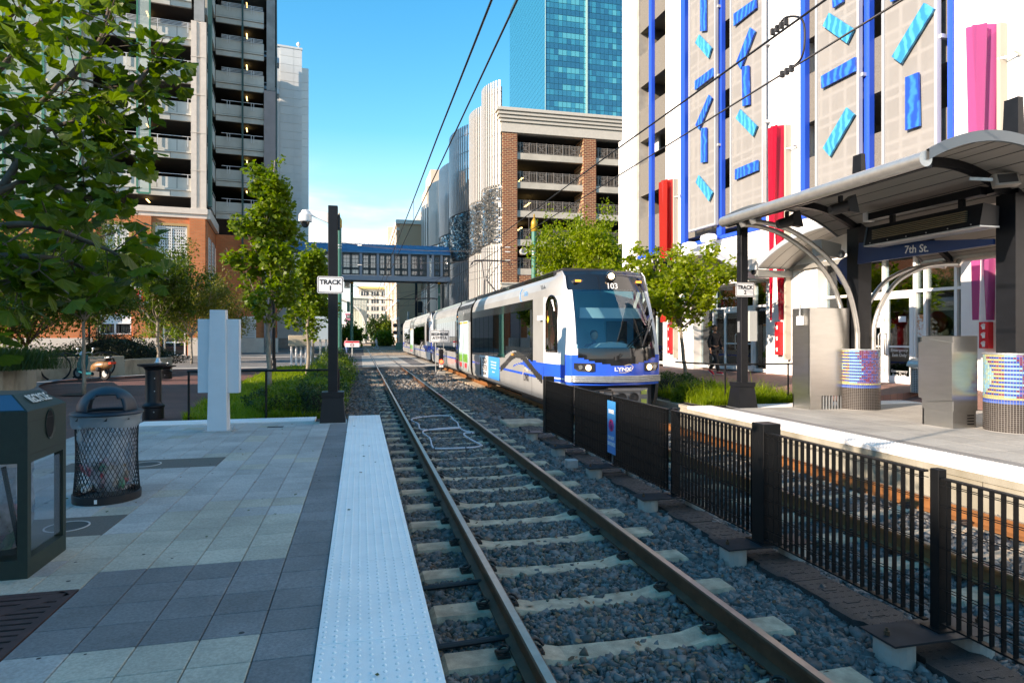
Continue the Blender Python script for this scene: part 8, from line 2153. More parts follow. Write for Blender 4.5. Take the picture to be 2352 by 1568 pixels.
def tree(name, label, loc, H_, trunk_h, r0, shape, nl, leafmat, leafsize, kind='fan', bark=None, seed=1, group=None, lean=(0,0), nlimb=7, spread=1.0, scatter=.16, upb=.5, cluster=9, depth=2, zskip=0.0, clip=None):
    rr = random.Random(seed); t = thing(name, label, 'tree', loc, 0, group); out = []
    top = Vector((lean[0]*trunk_h, lean[1]*trunk_h, trunk_h))
    tr_pts = [Vector((0,0,-.1))]+[Vector((lean[0]*trunk_h*k/5+rr.gauss(0,.012), lean[1]*trunk_h*k/5+rr.gauss(0,.012), trunk_h*k/5)) for k in range(1,6)]
    # leader
    g = MB(); ldr = []
    z = trunk_h; p = top.copy(); rs = [r0*1.15]+[r0*(1-.28*k/5) for k in range(1,6)]
    if shape in ('column','cone'):
        n = 9
        for k in range(n): p = p+Vector((rr.gauss(0,.05)+lean[0]*.2, rr.gauss(0,.05), (H_-trunk_h)/n*.97)); tr_pts.append(p.copy()); rs.append(r0*.72*(1-k/n*.9))
        for k in range(nlimb):
            f_ = (k+.3)/nlimb; zi = trunk_h*.98+(H_-trunk_h)*.80*f_; q = min(range(len(tr_pts)), key=lambda i: abs(tr_pts[i].z-zi)); st = tr_pts[q].copy(); st.z = zi
            a = k*2.4+rr.uniform(-.4,.4); w_ = spread*(1-.62*f_) if shape == 'column' else spread*(1-.85*f_)
            grow(rr, st, (math.cos(a)*1.0, math.sin(a)*1.0, rr.uniform(.45,.95)), w_*rr.uniform(.75,1.15), r0*.36*(1-.5*f_), 6, .16, out, depth, .55, upb)
    else:
        for k in range(nlimb):
            a = k*2*math.pi/nlimb+rr.uniform(-.35,.35); el = rr.uniform(.65,1.5)
            grow(rr, top-Vector((0,0,rr.uniform(0,.25)*trunk_h*.3)), (math.cos(a), math.sin(a), el), (H_-trunk_h)*rr.uniform(.85,1.1)*spread, r0*.5, 7, .17, out, depth, .6, upb)
    g.tube(tr_pts, rs, 8)
    for pts, rs_, dp_ in out: g.tube(pts, [max(.006*1,x) for x in rs_], 5, cap=False)
    obj('trunk', g, bark or M_bark, t, smooth=True)
    # leaves: clusters gathered along the outer parts of the shoots
    C = []
    for pts, rs_, dp_ in out:
        for i in range(1, len(pts)):
            m_ = 3 if dp_ == 0 else (2 if dp_ == 1 else 1)
            for q in range(m_):
                f_ = rr.random(); c = pts[i-1].lerp(pts[i], f_); C.append(c)
    if shape in ('column','cone'):
        for i in range(6, len(tr_pts)):
            for q in range(3): C.append(tr_pts[i]+Vector((rr.gauss(0,.06),rr.gauss(0,.06),rr.gauss(0,.1))))
    C = np.array([tuple(c) for c in C]); r = np.random.default_rng(seed); 
    if clip: C = C[[clip(c) for c in C]]
    pick = r.integers(0, len(C), max(1, nl//cluster)); cen = C[pick]+r.normal(0,scatter,(len(pick),3)); P = cen.repeat(cluster,0)+r.normal(0,scatter*.45,(len(pick)*cluster,3))
    v, F = leaf_arrays(P, leafsize, kind, seed)
    o = obj('crown', arr_mesh('crown', v, F, leafmat), None, t); return t
# street ginkgos left of the track
gk = 'young ginkgo street trees'
tree('ginkgo_tree', 'ginkgo street tree nearest the white pylon with a tall ragged top', tuple(Vector((*Zp(620,890,-.05),-.08))), 7.55, 1.75, .085, 'column', 9500, L_gk, .115, seed=11, group=gk, lean=(-.03,0), nlimb=26, spread=1.5, scatter=.13, upb=.9)
for i, (px, py_, top_y, sp_, sd_) in enumerate(((707,868,548,1.25,12),(718,842,575,1.3,13),(735,835,600,1.3,14))):
    p = onZ(px, py_, -.12); d_ = p.x*SN+p.y*CS; H_ = EYE+(CY-top_y)/FPX*d_+.12
    tree('ginkgo_tree', ('second ginkgo in the row, just left of the near black post','third ginkgo with pale trunk behind the black post','farthest ginkgo in the row beside the blue-grey cabinet')[i], (p.x,p.y,-.15), H_, 1.5, .085, 'column', 6500, L_gk, .125, seed=sd_, group=gk, lean=(.02,0), nlimb=15, spread=sp_*1.15, scatter=.15, upb=.9)
# plaza trees with spreading crowns
pt = 'small spreading trees on the plaza'
p = onZ(192, 905, -.02); tree('plaza_tree', 'slender plaza tree in the tree pit behind the domed litter bin', (p.x,p.y,-.02), 4.5, 2.15, .055, 'round', 15000, L_mp, .09, 'oval', M_bark, 21, pt, nlimb=8, spread=.72, scatter=.17, upb=.15, depth=2)
p = onZ(362, 862, -.05); tree('plaza_tree', 'plaza tree with V shaped limbs in front of the garage doors', (p.x,p.y,-.05), 5.3, 2.3, .075, 'round', 15000, L_mp, .11, 'oval', M_bark, 22, pt, nlimb=9, spread=.72, scatter=.20, upb=.3, depth=2)
p = dep(440, 815, 44); tree('plaza_tree', 'yellowing plaza tree behind the white pylon', (p.x,p.y,-.3), 6.2, 2.0, .08, 'round', 12000, L_or, .15, 'oval', M_bark, 23, pt, nlimb=8, spread=.85, scatter=.25, upb=.3)
p = dep(500, 815, 52); tree('plaza_tree', 'small green and yellow tree by the garage entrance steps', (p.x,p.y,-.3), 5.6, 1.8, .08, 'round', 10000, L_or, .16, 'oval', M_bark, 24, pt, nlimb=8, spread=.85, scatter=.28, upb=.3)
p = dep(60, 830, 30); tree('plaza_tree', 'broad dark tree behind the planter wall at the left edge', (p.x,p.y,-.1), 5.8, 1.3, .09, 'round', 24000, L_mp, .14, 'oval', M_bark_d, 25, pt, nlimb=11, spread=.95, scatter=.28, upb=.1)
p = dep(-70, 830, 27); tree('plaza_tree', 'leafy tree behind the planter wall cut by the left edge', (p.x,p.y,-.1), 5.4, 1.2, .09, 'round', 18000, L_mp, .14, 'oval', M_bark_d, 26, pt, nlimb=11, spread=.95, scatter=.28, upb=.1)
p = dep(225, 820, 42); tree('plaza_tree', 'dark tree standing in front of the garage shop sign', (p.x,p.y,-.2), 7.8, 2.6, .10, 'round', 20000, L_mp, .17, 'oval', M_bark_d, 27, pt, nlimb=10, spread=.85, scatter=.3, upb=.3)
p = dep(345, 825, 56); tree('plaza_tree', 'small round tree by the garage doors', (p.x+1.2,p.y,-.3), 4.3, 1.5, .07, 'round', 4500, L_gk, .15, 'oval', M_bark, 28, pt, nlimb=8, spread=.8, scatter=.25, upb=.2)
# ginkgo right of the train
p = onZ(1577, 872, .08); tree('ginkgo_tree', 'leaning ginkgo right of the train in front of the white wall', (p.x,p.y,.05), 4.3, 1.95, .075, 'round', 9500, L_oak, .105, 'fan', M_bark, 31, None, lean=(-.13,0), nlimb=10, spread=.80, scatter=.14, upb=.45, depth=2)
p = dep(1490, 840, 23.5); tree('ginkgo_tree', 'ginkgo directly behind the train roof, its trunk hidden by the train', (p.x-.3,p.y,.05), 4.2, 1.9, .075, 'round', 8500, L_oak, .11, 'fan', M_bark, 32, None, nlimb=10, spread=.85, scatter=.15, upb=.35)
p = dep(1352, 830, 40); tree('street_tree', 'large bright green street tree in front of the brick garage', (p.x,p.y,-.2), 9.3, 2.6, .20, 'round', 36000, L_oak, .19, 'oval', M_bark_d, 33, None, nlimb=16, spread=.60, scatter=.34, upb=.75, depth=3, cluster=7)
# far trees by the tracks
for i, (px, d_, yt, m_, sd_) in enumerate(((870,150,730,L_hedge_d,41),(893,150,736,L_hedge,42),(885,120,770,L_gk,43),(800,110,752,L_gk,44))):
    p = dep(px, 800, d_); H_ = EYE+(CY-yt)/FPX*d_+.33
    tree('street_tree', ('dark green tree beyond the bridge, left of the tan office','green tree against the tan office block beyond the bridge','small bright tree low beside the far tracks','young tree left of the far tracks behind the green pole')[i], (p.x,p.y,-.33), H_, H_*.22, .25, 'round', 6000, m_, .5, 'oval', M_bark_d, sd_, None, nlimb=9, spread=.62, scatter=.55, upb=.4)
# ------------------------------------------------------------------ planting beds
def Zc(x, y, z=0.): p = onZ(x,y,z); return (p.x,p.y)
bed = [(-3.3,13.3),(-.52,13.3),(-.55,25),(-.68,38.2),(-4.4,38.2),(-4.35,30),(-3.95,20),(-3.62,15)]
bd_ = MB(); bd_._a([(x,y,-.03-(y-13)*.006) for x,y in bed],[tuple(range(len(bed)))]); obj('planting_bed', bd_, M_dirt, kind='structure')
cu = MB()
y = 13.3
while y < 38: cu.box(-.52-(y-13.3)*.0062,y,-.62,-.38-(y-13.3)*.0062,y+1.78,-.02-(y-13)*.0055); y += 1.8
cuo = obj('bed_kerb', cu, mat('kerb_stone', (0.34,0.31,0.25), .9, noise=.15, nscale=2), kind='structure')
bed2 = MB(); bed2._a([(7.75,13.3,-.02),(10.55,13.3,.02),(10.5,39,-.05),(7.75,39,-.2)],[(0,1,2,3)]); obj('planting_bed', bed2, M_dirt, kind='structure')
cu = MB()
for k in range(14): cu.box(7.55,13.3+k*1.85,-.62,7.72,13.3+(k+1)*1.85-.02,-.05)
obj('bed_kerb', cu, mat('kerb_stone', (0.34,0.31,0.25), .9, noise=.15, nscale=2), kind='structure')
def inpoly(x, y, poly):
    c = False; n = len(poly); j = n-1
    for i in range(n):
        xi, yi = poly[i]; xj, yj = poly[j]
        if (yi > y) != (yj > y) and x < (xj-xi)*(y-yi)/(yj-yi)+xi: c = not c
        j = i
    return c
def grass(name, poly, n, h, m, zf, seed, w=.006, near_pow=1.6):
    r = np.random.default_rng(seed); xs = [p[0] for p in poly]; ys = [p[1] for p in poly]; P = []
    y0, y1 = min(ys), max(ys)
    while len(P) < n:
        x = r.uniform(min(xs),max(xs)); y = y0+(y1-y0)*r.random()**near_pow
        if inpoly(x,y,poly): P.append((x,y,zf(x,y)))
    P = np.array(P); N = len(P); a = r.uniform(0,2*np.pi,N); hh = h*r.lognormal(0,.3,N)*(1+.35*np.sin(P[:,0]*3+P[:,1]*2.3)); be = r.uniform(.3,1.0,N)*hh*.75; ww = w*(1+(P[:,1]-y0)*.06)
    ca, sa = np.cos(a), np.sin(a); v = np.zeros((N,6,3))
    for k, (t_, wf) in enumerate(((0,1),(.55,.8),(1,.15))):
        px = P[:,0]+ca*be*t_**2; py_ = P[:,1]+sa*be*t_**2; pz_ = P[:,2]+hh*(t_-.25*t_**2)
        v[:,2*k] = np.stack([px-sa*ww*wf,py_+ca*ww*wf,pz_],1); v[:,2*k+1] = np.stack([px+sa*ww*wf,py_-ca*ww*wf,pz_],1)
    F = (np.array([(0,1,3,2),(2,3,5,4)])[None]+(np.arange(N)*6)[:,None,None]).reshape(-1,4)
    o = obj(name, arr_mesh(name, v.reshape(-1,3), F, m), None); o['kind'] = 'stuff'; o['label'] = {'a':'bright green tufted grass filling the bed beside the near track','b':'arching green grass in the bed behind the far platform'}['a' if seed == 51 else 'b']; o['category'] = 'grass'; return o
zb1 = lambda x, y: -.04-(y-13)*.006
grass('grass', bed, 42000, .14, L_grass, zb1, 51)
grass('grass', [(7.8,13.35),(10.5,13.35),(10.45,17.5),(7.8,17.5)], 15000, .26, L_grass, lambda x,y: -.01, 52, .007)
# hedges and shrubs: leafy mounds over a solid near-black core
def shrub(label, cx, cy, rx, ry, h, n, m, seed, leaf=.05, z0=-.05, kind='oval', group=None, name='shrub', box=False):
    t = thing(name, label, 'shrub', (cx,cy,z0), 0, group); r = np.random.default_rng(seed); N = n
    if box: u = r.uniform(-1,1,(N,3)); sgn = r.integers(0,3,N); idx_ = np.arange(N); q = np.abs(u).max(1); u = u/np.maximum(q,.001)[:,None]*r.uniform(.82,1.02,N)[:,None]; u[:,2] = np.abs(u[:,2])
    else:
        u = r.normal(0,1,(N,3)); u /= np.linalg.norm(u,axis=1)[:,None]; u[:,2] = np.abs(u[:,2])
        lump = 1+.16*np.sin(u[:,0]*7+seed)*np.cos(u[:,1]*6+seed*2)+.10*np.sin(u[:,2]*11+u[:,0]*5); u *= (lump*r.uniform(.72,1.03,N))[:,None]
    P = u*np.array([rx,ry,h]); v, F = leaf_arrays(P, leaf, kind, seed)
    obj('foliage', arr_mesh('foliage', v, F, m), None, t)
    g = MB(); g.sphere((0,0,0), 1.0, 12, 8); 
    g.v = [(a*rx*.74, b*ry*.74, max(0,c)*h*.76) for a,b,c in g.v]; obj('dark_core', g, mat('shrub_inside', (0.010,0.014,0.007), 1), t, smooth=True)
    k_ = MB()
    for i in range(5): a = i*1.3; k_.tube([(0,0,0),(rx*.4*math.cos(a),ry*.4*math.sin(a),h*.6)],.012,5)
    return t
rr = random.Random(5)
sb = [((-.95,14.0),.62,.5),((-1.55,13.95),.55,.45),((-1.15,15.0),.75,.52),((-1.9,15.0),.6,.38),((-.95,16.4),.62,.50),((-1.7,16.6),.6,.45),((-.98,18.2),.65,.48),((-1.15,20.3),.75,.5),((-1.05,22.8),.8,.55),((-1.1,25.6),.9,.60),((-1.15,28.8),1.0,.65),((-1.3,32.2),1.1,.8),((-1.3,35.5),1.1,.95)]
desc = ['nearest the black post foot','second from the platform, left of the post','behind the nearest one','low and left, behind the handrail','by the kerb, third row','left in the third row','by the kerb, fourth row','fifth along the kerb','sixth along the kerb','seventh along the kerb','eighth along the kerb','ninth along the kerb, near the street','last one before the street']
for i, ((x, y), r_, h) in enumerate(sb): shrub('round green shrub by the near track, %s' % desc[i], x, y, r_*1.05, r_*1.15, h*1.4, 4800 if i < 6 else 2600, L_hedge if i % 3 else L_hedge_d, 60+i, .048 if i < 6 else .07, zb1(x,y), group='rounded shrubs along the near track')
# right bed: dark hedge beside the train and bright bushes near the post
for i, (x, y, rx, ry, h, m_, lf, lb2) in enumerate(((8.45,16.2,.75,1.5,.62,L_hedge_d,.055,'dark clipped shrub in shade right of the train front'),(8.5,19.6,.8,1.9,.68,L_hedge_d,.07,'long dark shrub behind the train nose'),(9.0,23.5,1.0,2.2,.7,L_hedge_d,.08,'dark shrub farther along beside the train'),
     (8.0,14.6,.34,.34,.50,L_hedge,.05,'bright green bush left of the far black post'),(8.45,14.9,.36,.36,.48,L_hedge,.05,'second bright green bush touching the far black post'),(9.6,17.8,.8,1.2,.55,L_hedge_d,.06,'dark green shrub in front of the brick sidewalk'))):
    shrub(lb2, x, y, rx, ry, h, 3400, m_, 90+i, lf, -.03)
# hedge and plants behind the planter wall
for i, (px, d_, rx, ry, h, z0, m_, n_, lb2) in enumerate(((262,29.5,2.3,1.2,1.55,.35,L_dk,6500,'large dark clipped hedge behind the planter wall'),(330,31,1.8,1.0,.95,.30,L_dk,4000,'lower dark end of the clipped hedge by the street'),(150,27.5,1.6,.9,.85,.35,L_hedge_d,3200,'mid green shrubs behind the bike hoops'),(75,25.5,1.1,.8,.8,.35,L_hedge_d,2600,'green shrub behind the rounded planter end'))):
    p = dep(px, 800, d_); shrub(lb2, p.x, p.y, rx, ry, h, n_, m_, 100+i, .085, z0, name='hedge' if i < 2 else 'shrub')
# spiky grass in the near planter
p0_ = dep(8, 820, 17.5)
t = thing('planter_grass', 'feathery green ornamental grass in the rounded planter at the left edge', 'plant', (p0_.x,p0_.y,.7)); r = np.random.default_rng(77); N = 4200
P = np.stack([r.normal(0,.55,N),r.normal(0,.5,N),np.zeros(N)],1); a = r.uniform(0,6.28,N); hh = r.uniform(.25,.62,N); v = np.zeros((N,4,3)); v[:,0] = P+np.stack([-np.sin(a)*.006,np.cos(a)*.006,np.zeros(N)],1); v[:,1] = P+np.stack([np.sin(a)*.006,-np.cos(a)*.006,np.zeros(N)],1)
tip = P+np.stack([np.cos(a)*hh*.6,np.sin(a)*hh*.6,hh],1); v[:,2] = tip+np.stack([np.sin(a)*.004,-np.cos(a)*.004,np.zeros(N)],1); v[:,3] = tip-np.stack([np.sin(a)*.004,-np.cos(a)*.004,np.zeros(N)],1)
obj('blades', arr_mesh('blades', v.reshape(-1,3), (np.arange(N)*4)[:,None]+np.array([0,1,2,3])[None], L_hedge_d), None, t)
tp_ = MB(); p = onZ(192,905,-.02); tp_.lathe([(.0,0),(.52,0)],(p.x,p.y,-.008),20,cap=False); obj('tree_pit', tp_, mat('pit_grate', (0.05,.035,.03), .9, noise=.3, nscale=20), plaza)

# ------------------------------------------------------------------ big ginkgo whose branches hang into the upper left corner
def fan_leaf(seed):
    rr = random.Random(seed); v = [(0,0,0)]; n = 12; L_ = 1.0
    for k in range(n+1):
        a = R(-62+124*k/n); notch = .20*math.exp(-((k-n/2)/.7)**2); rad = L_*(.92+.05*math.sin(k*2.6+seed)-notch-.12*abs(k-n/2)/(n/2)); fold = .10*abs(math.sin(a))+.03*math.sin(k*1.9+seed)
        v.append((rad*math.sin(a), rad*math.cos(a), fold*rad))
    v += [(-.018,-.75,-.05),(.018,-.75,-.05)]; f = [(0,k,k+1) for k in range(1,n+1)]; f.append((0,n+2,n+3))
    mb = MB(); mb.v = v; mb.f = f; mb.m = [0]*len(f); return mb
leafM = [fan_leaf(s_).mesh('ginkgo_leaf', L_gk_near) for s_ in range(4)]
bt = thing('ginkgo_tree', 'large ginkgo at the left whose leafy branches hang across the upper left corner', 'tree', (-2.46,3.98,0))
B0 = Vector((-2.46,3.98,0)); rr = random.Random(9)
trunk = [(0,0,-.05),(.02,.0,.8),(-.02,.03,1.6),(.02,.05,2.3),(.0,.1,3.1),(.05,.1,4.2),(0,.15,5.6)]
g = MB(); g.tube(sm(trunk,3), [.085*(1-.75*k/18) for k in range(19)], 10)
def Q(x, y, d_): return dep(x, y, d_)-B0
limbs = [ # polylines in the measuring frame with distance
 [(-150,420,3.4),(-20,330,3.5),(90,240,3.6),(160,180,3.7),(260,205,3.8),(335,210,3.8)],
 [(160,180,3.7),(230,95,3.8),(250,20,3.9),(270,-60,4.0)],
 [(-150,300,3.6),(-20,180,3.7),(60,90,3.8),(120,20,3.9),(190,-60,3.9)],
 [(240,230,3.7),(300,205,3.75),(350,150,3.8),(378,140,3.8)],
 [(-150,520,3.3),(0,440,3.3),(100,400,3.4),(190,390,3.5),(260,360,3.6),(300,342,3.6)],
 [(-150,560,3.0),(0,520,3.0),(100,520,3.0),(200,555,3.1),(270,585,3.1),(308,622,3.1)],
 [(-150,620,2.9),(-10,590,2.9),(90,590,2.9),(160,600,3.0),(235,640,3.0)],
 [(-120,200,3.9),(0,60,4.0),(60,0,4.0),(80,-80,4.1)],
 [(0,440,3.3),(70,330,3.5),(130,290,3.6),(200,280,3.6),(255,300,3.6)],
 [(-150,700,2.8),(-40,660,2.8),(40,640,2.8),(90,620,2.8)],
 [(100,400,3.4),(150,440,3.4),(230,455,3.5),(265,435,3.5)],
]
allp = []
for i, lm in enumerate(limbs):
    pts = sm([Q(*q) for q in lm], 5)
    if lm[0][0] <= -110: pts = [Vector(trunk[3] if lm[0][1] > 450 else trunk[4])*1.0]+pts
    g.tube(pts, [max(.004, .022*(1-k/len(pts))**.8) for k in range(len(pts))], 6, cap=False); allp.append(pts)
cl_c = []
for pts in allp:
    n = len(pts)
    for k in range(3 if n > 8 else 1, n):
        for q in range(3):
            if rr.random() < .66:
                c = pts[k]+Vector((rr.gauss(0,1),rr.gauss(0,1),rr.gauss(0,1)))*(.115 if k < n-5 else .045); cl_c.append(c)
                if rr.random() < .5: g.tube([pts[k], c], .0035, 4, cap=False)
obj('trunk', g, M_bark_d, bt, smooth=True)
# fill towards the left edge
for k in range(66):
    x = rr.uniform(-60,235); y = rr.choice([rr.uniform(-20,160),rr.uniform(-20,120),rr.uniform(230,430),rr.uniform(400,550)]); lim = 205 if y < 120 else (170 if y < 230 else (215 if y < 450 else 250))
    if x > lim: continue
    cl_c.append(Q(x, y, rr.uniform(3.0,4.3)))
leaves = []
for c in cl_c:
    for q in range(rr.choice([2,3,4])):
        d_ = Vector((rr.gauss(0,1),rr.gauss(0,1),rr.gauss(-.5,.9))).normalized(); s_ = rr.uniform(.060,.098); leaves.append((c+d_*s_*.55, d_, s_))
def dist_key(l): w = l[0]+B0; f_ = w.x*SN+w.y*CS; r_ = w.x*CS-w.y*SN; return (0 if (f_ > .5 and abs(r_/f_) < .8) else 1, f_)
leaves.sort(key=dist_key)
big = MB()
for i, (p, d_, s_) in enumerate(leaves):
    up = Vector((rr.gauss(0,.5),rr.gauss(0,.5),1)); xax = d_.cross(up).normalized(); zax = xax.cross(d_).normalized(); M_ = Matrix((xax*s_, d_*s_, zax*s_)).transposed().to_4x4(); M_.translation = p
    if i < 300:
        o = obj('leaf', leafM[i%4], None, bt); o.matrix_local = M_
    else:
        src = leafM[i%4]; k = len(big.v); big.v += [tuple(M_ @ v.co) for v in src.vertices]; big.f += [tuple(j+k for j in f_.vertices) for f_ in src.polygons]; big.m += [0]*len(src.polygons)
obj('leaf', big, L_gk_near, bt, kind='stuff')
# ================================================================== PEOPLE
M_skin = mat('skin', (0.42,0.22,0.14), .55, sub=.05); M_hair = mat('hair_dark', (0.018,0.012,0.010), .6); M_cloth_k = mat('black_tracksuit', (0.012,0.012,0.014), .8, noise=.3, nscale=8, bump=.3, bscale=20); M_shoe = mat('red_shoes', (0.65,0.02,0.05), .5); M_sole = mat('sole_white', (0.7,.7,.68), .6)
def skin_body(name, verts, edges, radii, m, parent, sub=2, root=0):
    me = bpy.data.meshes.new(name); me.from_pydata(verts, edges, []); me.materials.append(m); o = bpy.data.objects.new(name, me); COL.objects.link(o)
    s = o.modifiers.new('skin', 'SKIN'); s.use_smooth_shade = True
    for i, r_ in enumerate(radii): me.skin_vertices[0].data[i].radius = r_ if isinstance(r_, tuple) else (r_, r_)
    me.skin_vertices[0].data[root].use_root = True
    sb_ = o.modifiers.new('sub', 'SUBSURF'); sb_.levels = sub; sb_.render_levels = sub
    dg = bpy.context.evaluated_depsgraph_get(); dg.update(); em = bpy.data.meshes.new_from_object(o.evaluated_get(dg)); em.name = name; em.materials.clear(); em.materials.append(m)
    em.polygons.foreach_set('use_smooth', [True]*len(em.polygons))
    bpy.data.objects.remove(o); n = obj(name, em, None, parent); return n
def person(label, loc, rz, scale=1.0, jacket=M_cloth_k, trousers=M_cloth_k, shoes=M_shoe, hair=M_hair, stride=.30, detail=True):
    """walking towards local -Y; right foot back, left foot forward"""
    t = thing('person', label, 'person', loc, rz); t.scale = (scale,)*3
    hipz = .93; s = stride
    # body: one continuous skinned figure
    V = [(0,0,hipz),(0,-.01,1.08),(0,-.015,1.22),(0,-.01,1.38),(0,-.005,1.47),(0,-.02,1.545),
         (-.09,0,hipz-.03),(-.105,-s*.62,.52),(-.105,-s*.95,.09),(-.11,-s*.95-.11,.045),
         (.09,0,hipz-.03),(.10,s*.10,.50),(.10,s*1.05,.16),(.105,s*1.0-.08,.06),
         (-.17,-.005,1.41),(-.235,.06,1.16),(-.245,-.02,.92),(-.245,-.05,.85),
         (.17,-.005,1.41),(.24,-.02,1.16),(.265,-.13,.94),(.27,-.16,.87)]
    E = [(0,1),(1,2),(2,3),(3,4),(4,5),(0,6),(6,7),(7,8),(8,9),(0,10),(10,11),(11,12),(12,13),(3,14),(14,15),(15,16),(16,17),(3,18),(18,19),(19,20),(20,21)]
    Rr = [(.145,.105),(.135,.10),(.15,.105),(.165,.10),(.06,.055),(.052,.052),(.095,.09),(.062,.062),(.045,.048),(.04,.03),(.095,.09),(.062,.062),(.045,.048),(.04,.03),(.062,.06),(.048,.048),(.036,.036),(.028,.02),(.062,.06),(.048,.048),(.036,.036),(.028,.02)]
    body = skin_body('body', V, E, Rr, M_skin, t)
    # clothing follows the body, a little outside it
    jv = [0,1,2,3,4,14,15,16,18,19,20]; mp_ = {a:i for i,a in enumerate(jv)}
    JE = [(mp_[a],mp_[b]) for a,b in E if a in mp_ and b in mp_]; JR = [tuple(x+.016 for x in Rr[a]) for a in jv]; JR[0] = (.158,.118); JR[4] = (.072,.068)
    jk = skin_body('jacket', [V[a] for a in jv], JE, JR, jacket, t)
    tv = [0,6,7,8,10,11,12]; mp_ = {a:i for i,a in enumerate(tv)}; TE = [(mp_[a],mp_[b]) for a,b in E if a in mp_ and b in mp_]; TR = [tuple(x+.018 for x in Rr[a]) for a in tv]; TR[0] = (.15,.112)
    skin_body('trousers', [V[a] for a in tv], TE, TR, trousers, t)
    for (x, y, z, pitch) in ((-.105,-s*.95,.0,0),(.10,s*1.05,.035,28)):
        g = MB(); g.M = Matrix.Translation((x,y,z)) @ Matrix.Rotation(R(pitch),4,'X')
        vv = []; prof_ = [(-.20,.030,.03),(-.17,.042,.055),(-.10,.048,.075),(-.03,.042,.095),(.04,.038,.10),(.075,.030,.085)]; nn = 10
        for (yy, w, h) in prof_:
            for k in range(nn): a = 2*math.pi*k/nn; vv.append((w*math.cos(a), yy, max(.012, .012+h*.5+h*.5*math.sin(a))))
        g._a(vv, [(i*nn+k,(i+1)*nn+k,(i+1)*nn+(k+1)%nn,i*nn+(k+1)%nn) for i in range(len(prof_)-1) for k in range(nn)]+[tuple(range(nn)),tuple((len(prof_)-1)*nn+k for k in reversed(range(nn)))]); sh_ = obj('shoe', g, shoes, t, smooth=True)
        g = MB(); g.M = Matrix.Translation((x,y,z)) @ Matrix.Rotation(R(pitch),4,'X'); g.prism([(-.04,-.20),(.04,-.20),(.05,-.08),(.04,.08),(-.04,.08),(-.05,-.08)],'z',.0,.018); obj('sole', g, M_sole, sh_)
    # head with face
    g = MB(); vv = []; nu_, nv_ = 20, 16; hz_ = 1.645
    for i in range(nv_+1):
        p = math.pi*i/nv_; z = math.cos(p)
        for k in range(nu_):
            a = 2*math.pi*k/nu_; x = math.sin(p)*math.cos(a); y = math.sin(p)*math.sin(a)
            w = 1.0-.22*max(0,-z)**1.3; nose_ = .030*math.exp(-((x)/.16)**2-((z+.12)/.22)**2) if y < -.5 else 0; brow = .008*math.exp(-((z-.22)/.1)**2) if y < -.5 else 0; eye = -.012*math.exp(-((abs(x)-.36)/.15)**2-((z-.05)/.10)**2) if y < -.4 else 0; chin = .012*math.exp(-((z+.82)/.18)**2) if y < -.2 else 0
            vv.append((x*.078*w, y*(.098)*w-nose_-brow-eye-chin-.004, hz_+z*.122))
    g._a(vv, [(i*nu_+k,(i+1)*nu_+k,(i+1)*nu_+(k+1)%nu_,i*nu_+(k+1)%nu_) for i in range(nv_) for k in range(nu_)]); hd_ = obj('head', g, M_skin, t, smooth=True)
    for s_ in (-1,1): g = MB(); g.sphere((s_*.079,.012,hz_-.005),.022,8,6,1.3); obj('ear', g, M_skin, hd_, smooth=True)
    for s_ in (-1,1): g = MB(); g.sphere((s_*.028,-.088,hz_+.008),.009,8,6); obj('eye', g, M_txt_k, hd_)
    g = MB(); g.box(-.024,-.096,hz_-.062,.024,-.090,hz_-.055); obj('mouth', g, mat('lips', (0.25,.08,.07), .6), hd_)
    g = MB(); vv = []
    for i in range(9):
        p = math.pi*.56*i/8
        for k in range(20):
            a = 2*math.pi*k/20; fr = 1.0 if math.sin(a) > -.45 else max(0,1-(i/8)*1.0); pp = p*(1.0 if math.sin(a) > -.45 else .62); vv.append((.084*math.sin(pp)*math.cos(a), .106*math.sin(pp)*math.sin(a)+.004, hz_+.012+.124*math.cos(pp)))
    g._a(vv, [(i*20+k,(i+1)*20+k,(i+1)*20+(k+1)%20,i*20+(k+1)%20) for i in range(8) for k in range(20)]); obj('hair', g, hair, t, smooth=True)
    if detail:
        g = MB(); g.sphere((0,-.062,hz_-.085),.05,10,6,.6); obj('beard', g, hair, hd_, smooth=True)
        for s_, P in ((-1,V[17]),(1,V[21])):
            vs = [P]; es = []; rs = [(.026,.016)]; base = Vector(P); palm = base+Vector((0,-.015,-.055)); vs.append(tuple(palm)); es.append((0,1)); rs.append((.034,.016))
            for f_ in range(4):
                o_ = Vector((0,-.030+f_*.019,-.012)); a = palm+o_; b = a+Vector((s_*-.004,-.004,-.035-.006*(f_ in (1,2)))); c = b+Vector((s_*-.016,.004,-.022)); k = len(vs); vs += [tuple(a),tuple(b),tuple(c)]; es += [(1,k),(k,k+1),(k+1,k+2)]; rs += [(.009,.009),(.0085,.0085),(.007,.007)]
            a = base+Vector((0,-.035,-.028)); b = a+Vector((0,-.018,-.028)); k = len(vs); vs += [tuple(a),tuple(b)]; es += [(0,k),(k,k+1)]; rs += [(.010,.010),(.008,.008)]
            skin_body('hand', vs, es, rs, M_skin, body, sub=1)
    return t
pp = onZ(1641, 859, .25)
person('man in black tracksuit and red shoes walking on the brick sidewalk', (pp.x, pp.y, .27), R(16), .985)
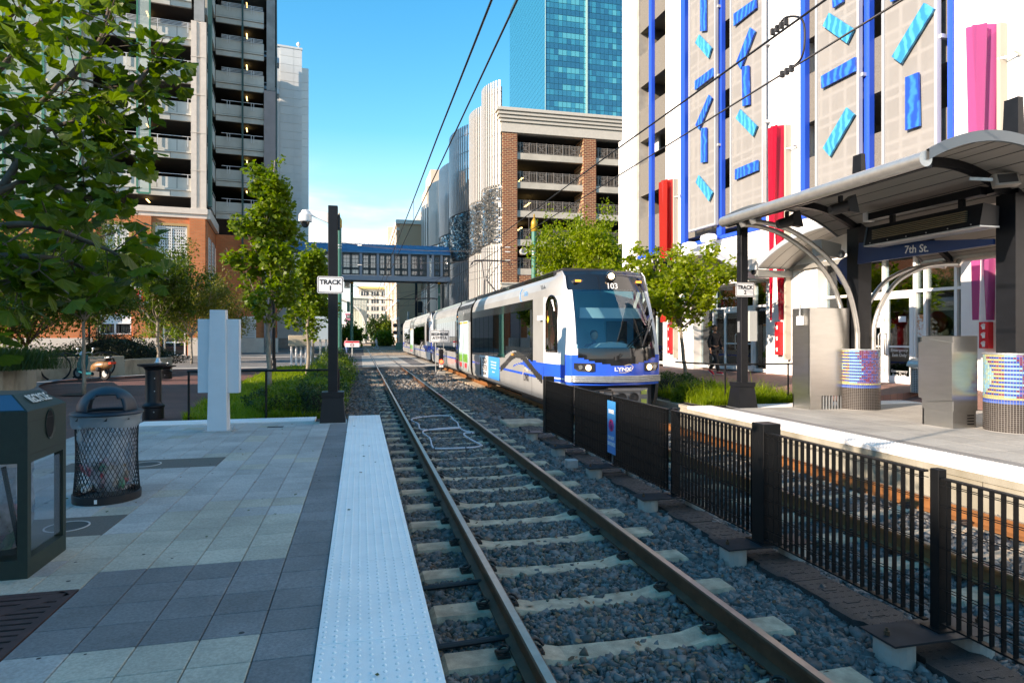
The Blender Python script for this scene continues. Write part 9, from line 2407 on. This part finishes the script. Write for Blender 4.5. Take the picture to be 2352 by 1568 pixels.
# distant pedestrians
p = dep(797, 800, 66); person('distant person in pink top at the street corner left of the tracks', (p.x,p.y,-.33), R(20), 1.0, mat('pink_top', (.65,.2,.25), .8), mat('jeans', (.08,.14,.30), .8), M_cloth_k, detail=False)
p = dep(864, 800, 88); person('distant person in white top crossing the far tracks', (p.x,p.y,-.31), R(70), 1.0, mat('white_top', (.65,.66,.68), .8), mat('pale_trousers', (.35,.45,.5), .8), M_cloth_k, detail=False, stride=.42)
# train operator behind the windshield: seated upper body in an orange and lime vest
op = thing('person', 'train operator in lime safety vest seated behind the windshield', 'person', (5.89-.22, 13.72+1.22, .52))
V = [(0,0,.42),(0,-.02,.62),(0,-.03,.80),(0,-.03,.93),(0,-.03,.99),(-.20,-.02,.86),(-.26,-.10,.64),(-.16,-.34,.66),(.20,-.02,.86),(.27,-.10,.64),(.20,-.34,.66),(-.10,-.25,.42),(.10,-.25,.42),(-.11,-.42,.10),(.11,-.42,.10)]
E = [(0,1),(1,2),(2,3),(3,4),(2,5),(5,6),(6,7),(2,8),(8,9),(9,10),(0,11),(0,12),(11,13),(12,14)]
skin_body('body', V, E, [(.15,.11),(.15,.10),(.16,.10),(.055,.055),(.05,.05),(.06,.06),(.045,.045),(.032,.03),(.06,.06),(.045,.045),(.032,.03),(.08,.08),(.08,.08),(.05,.05),(.05,.05)], mat('navy_shirt', (0.02,0.05,0.12), .8), op)
skin_body('safety_vest', V[:3]+[(-.14,-.02,.87),(.14,-.02,.87)], [(0,1),(1,2),(2,3),(2,4)], [(.16,.12),(.162,.115),(.165,.112),(.07,.065),(.07,.065)], mat('hi_vis', (0.55,0.80,0.05), .6), op)
g = MB(); g.box(-.15,-.155,.50,-.08,-.135,.84); g.box(.08,-.155,.50,.15,-.135,.84); obj('vest_stripe', g, mat('hi_vis_orange', (0.9,0.25,0.02), .6), op)
g = MB(); g.sphere((0,-.04,1.11),.095,16,12,1.25); obj('head', g, M_skin, op, smooth=True); g = MB(); g.sphere((0,-.015,1.15),.10,14,8,1.05); obj('hair', g, M_hair, op, smooth=True)
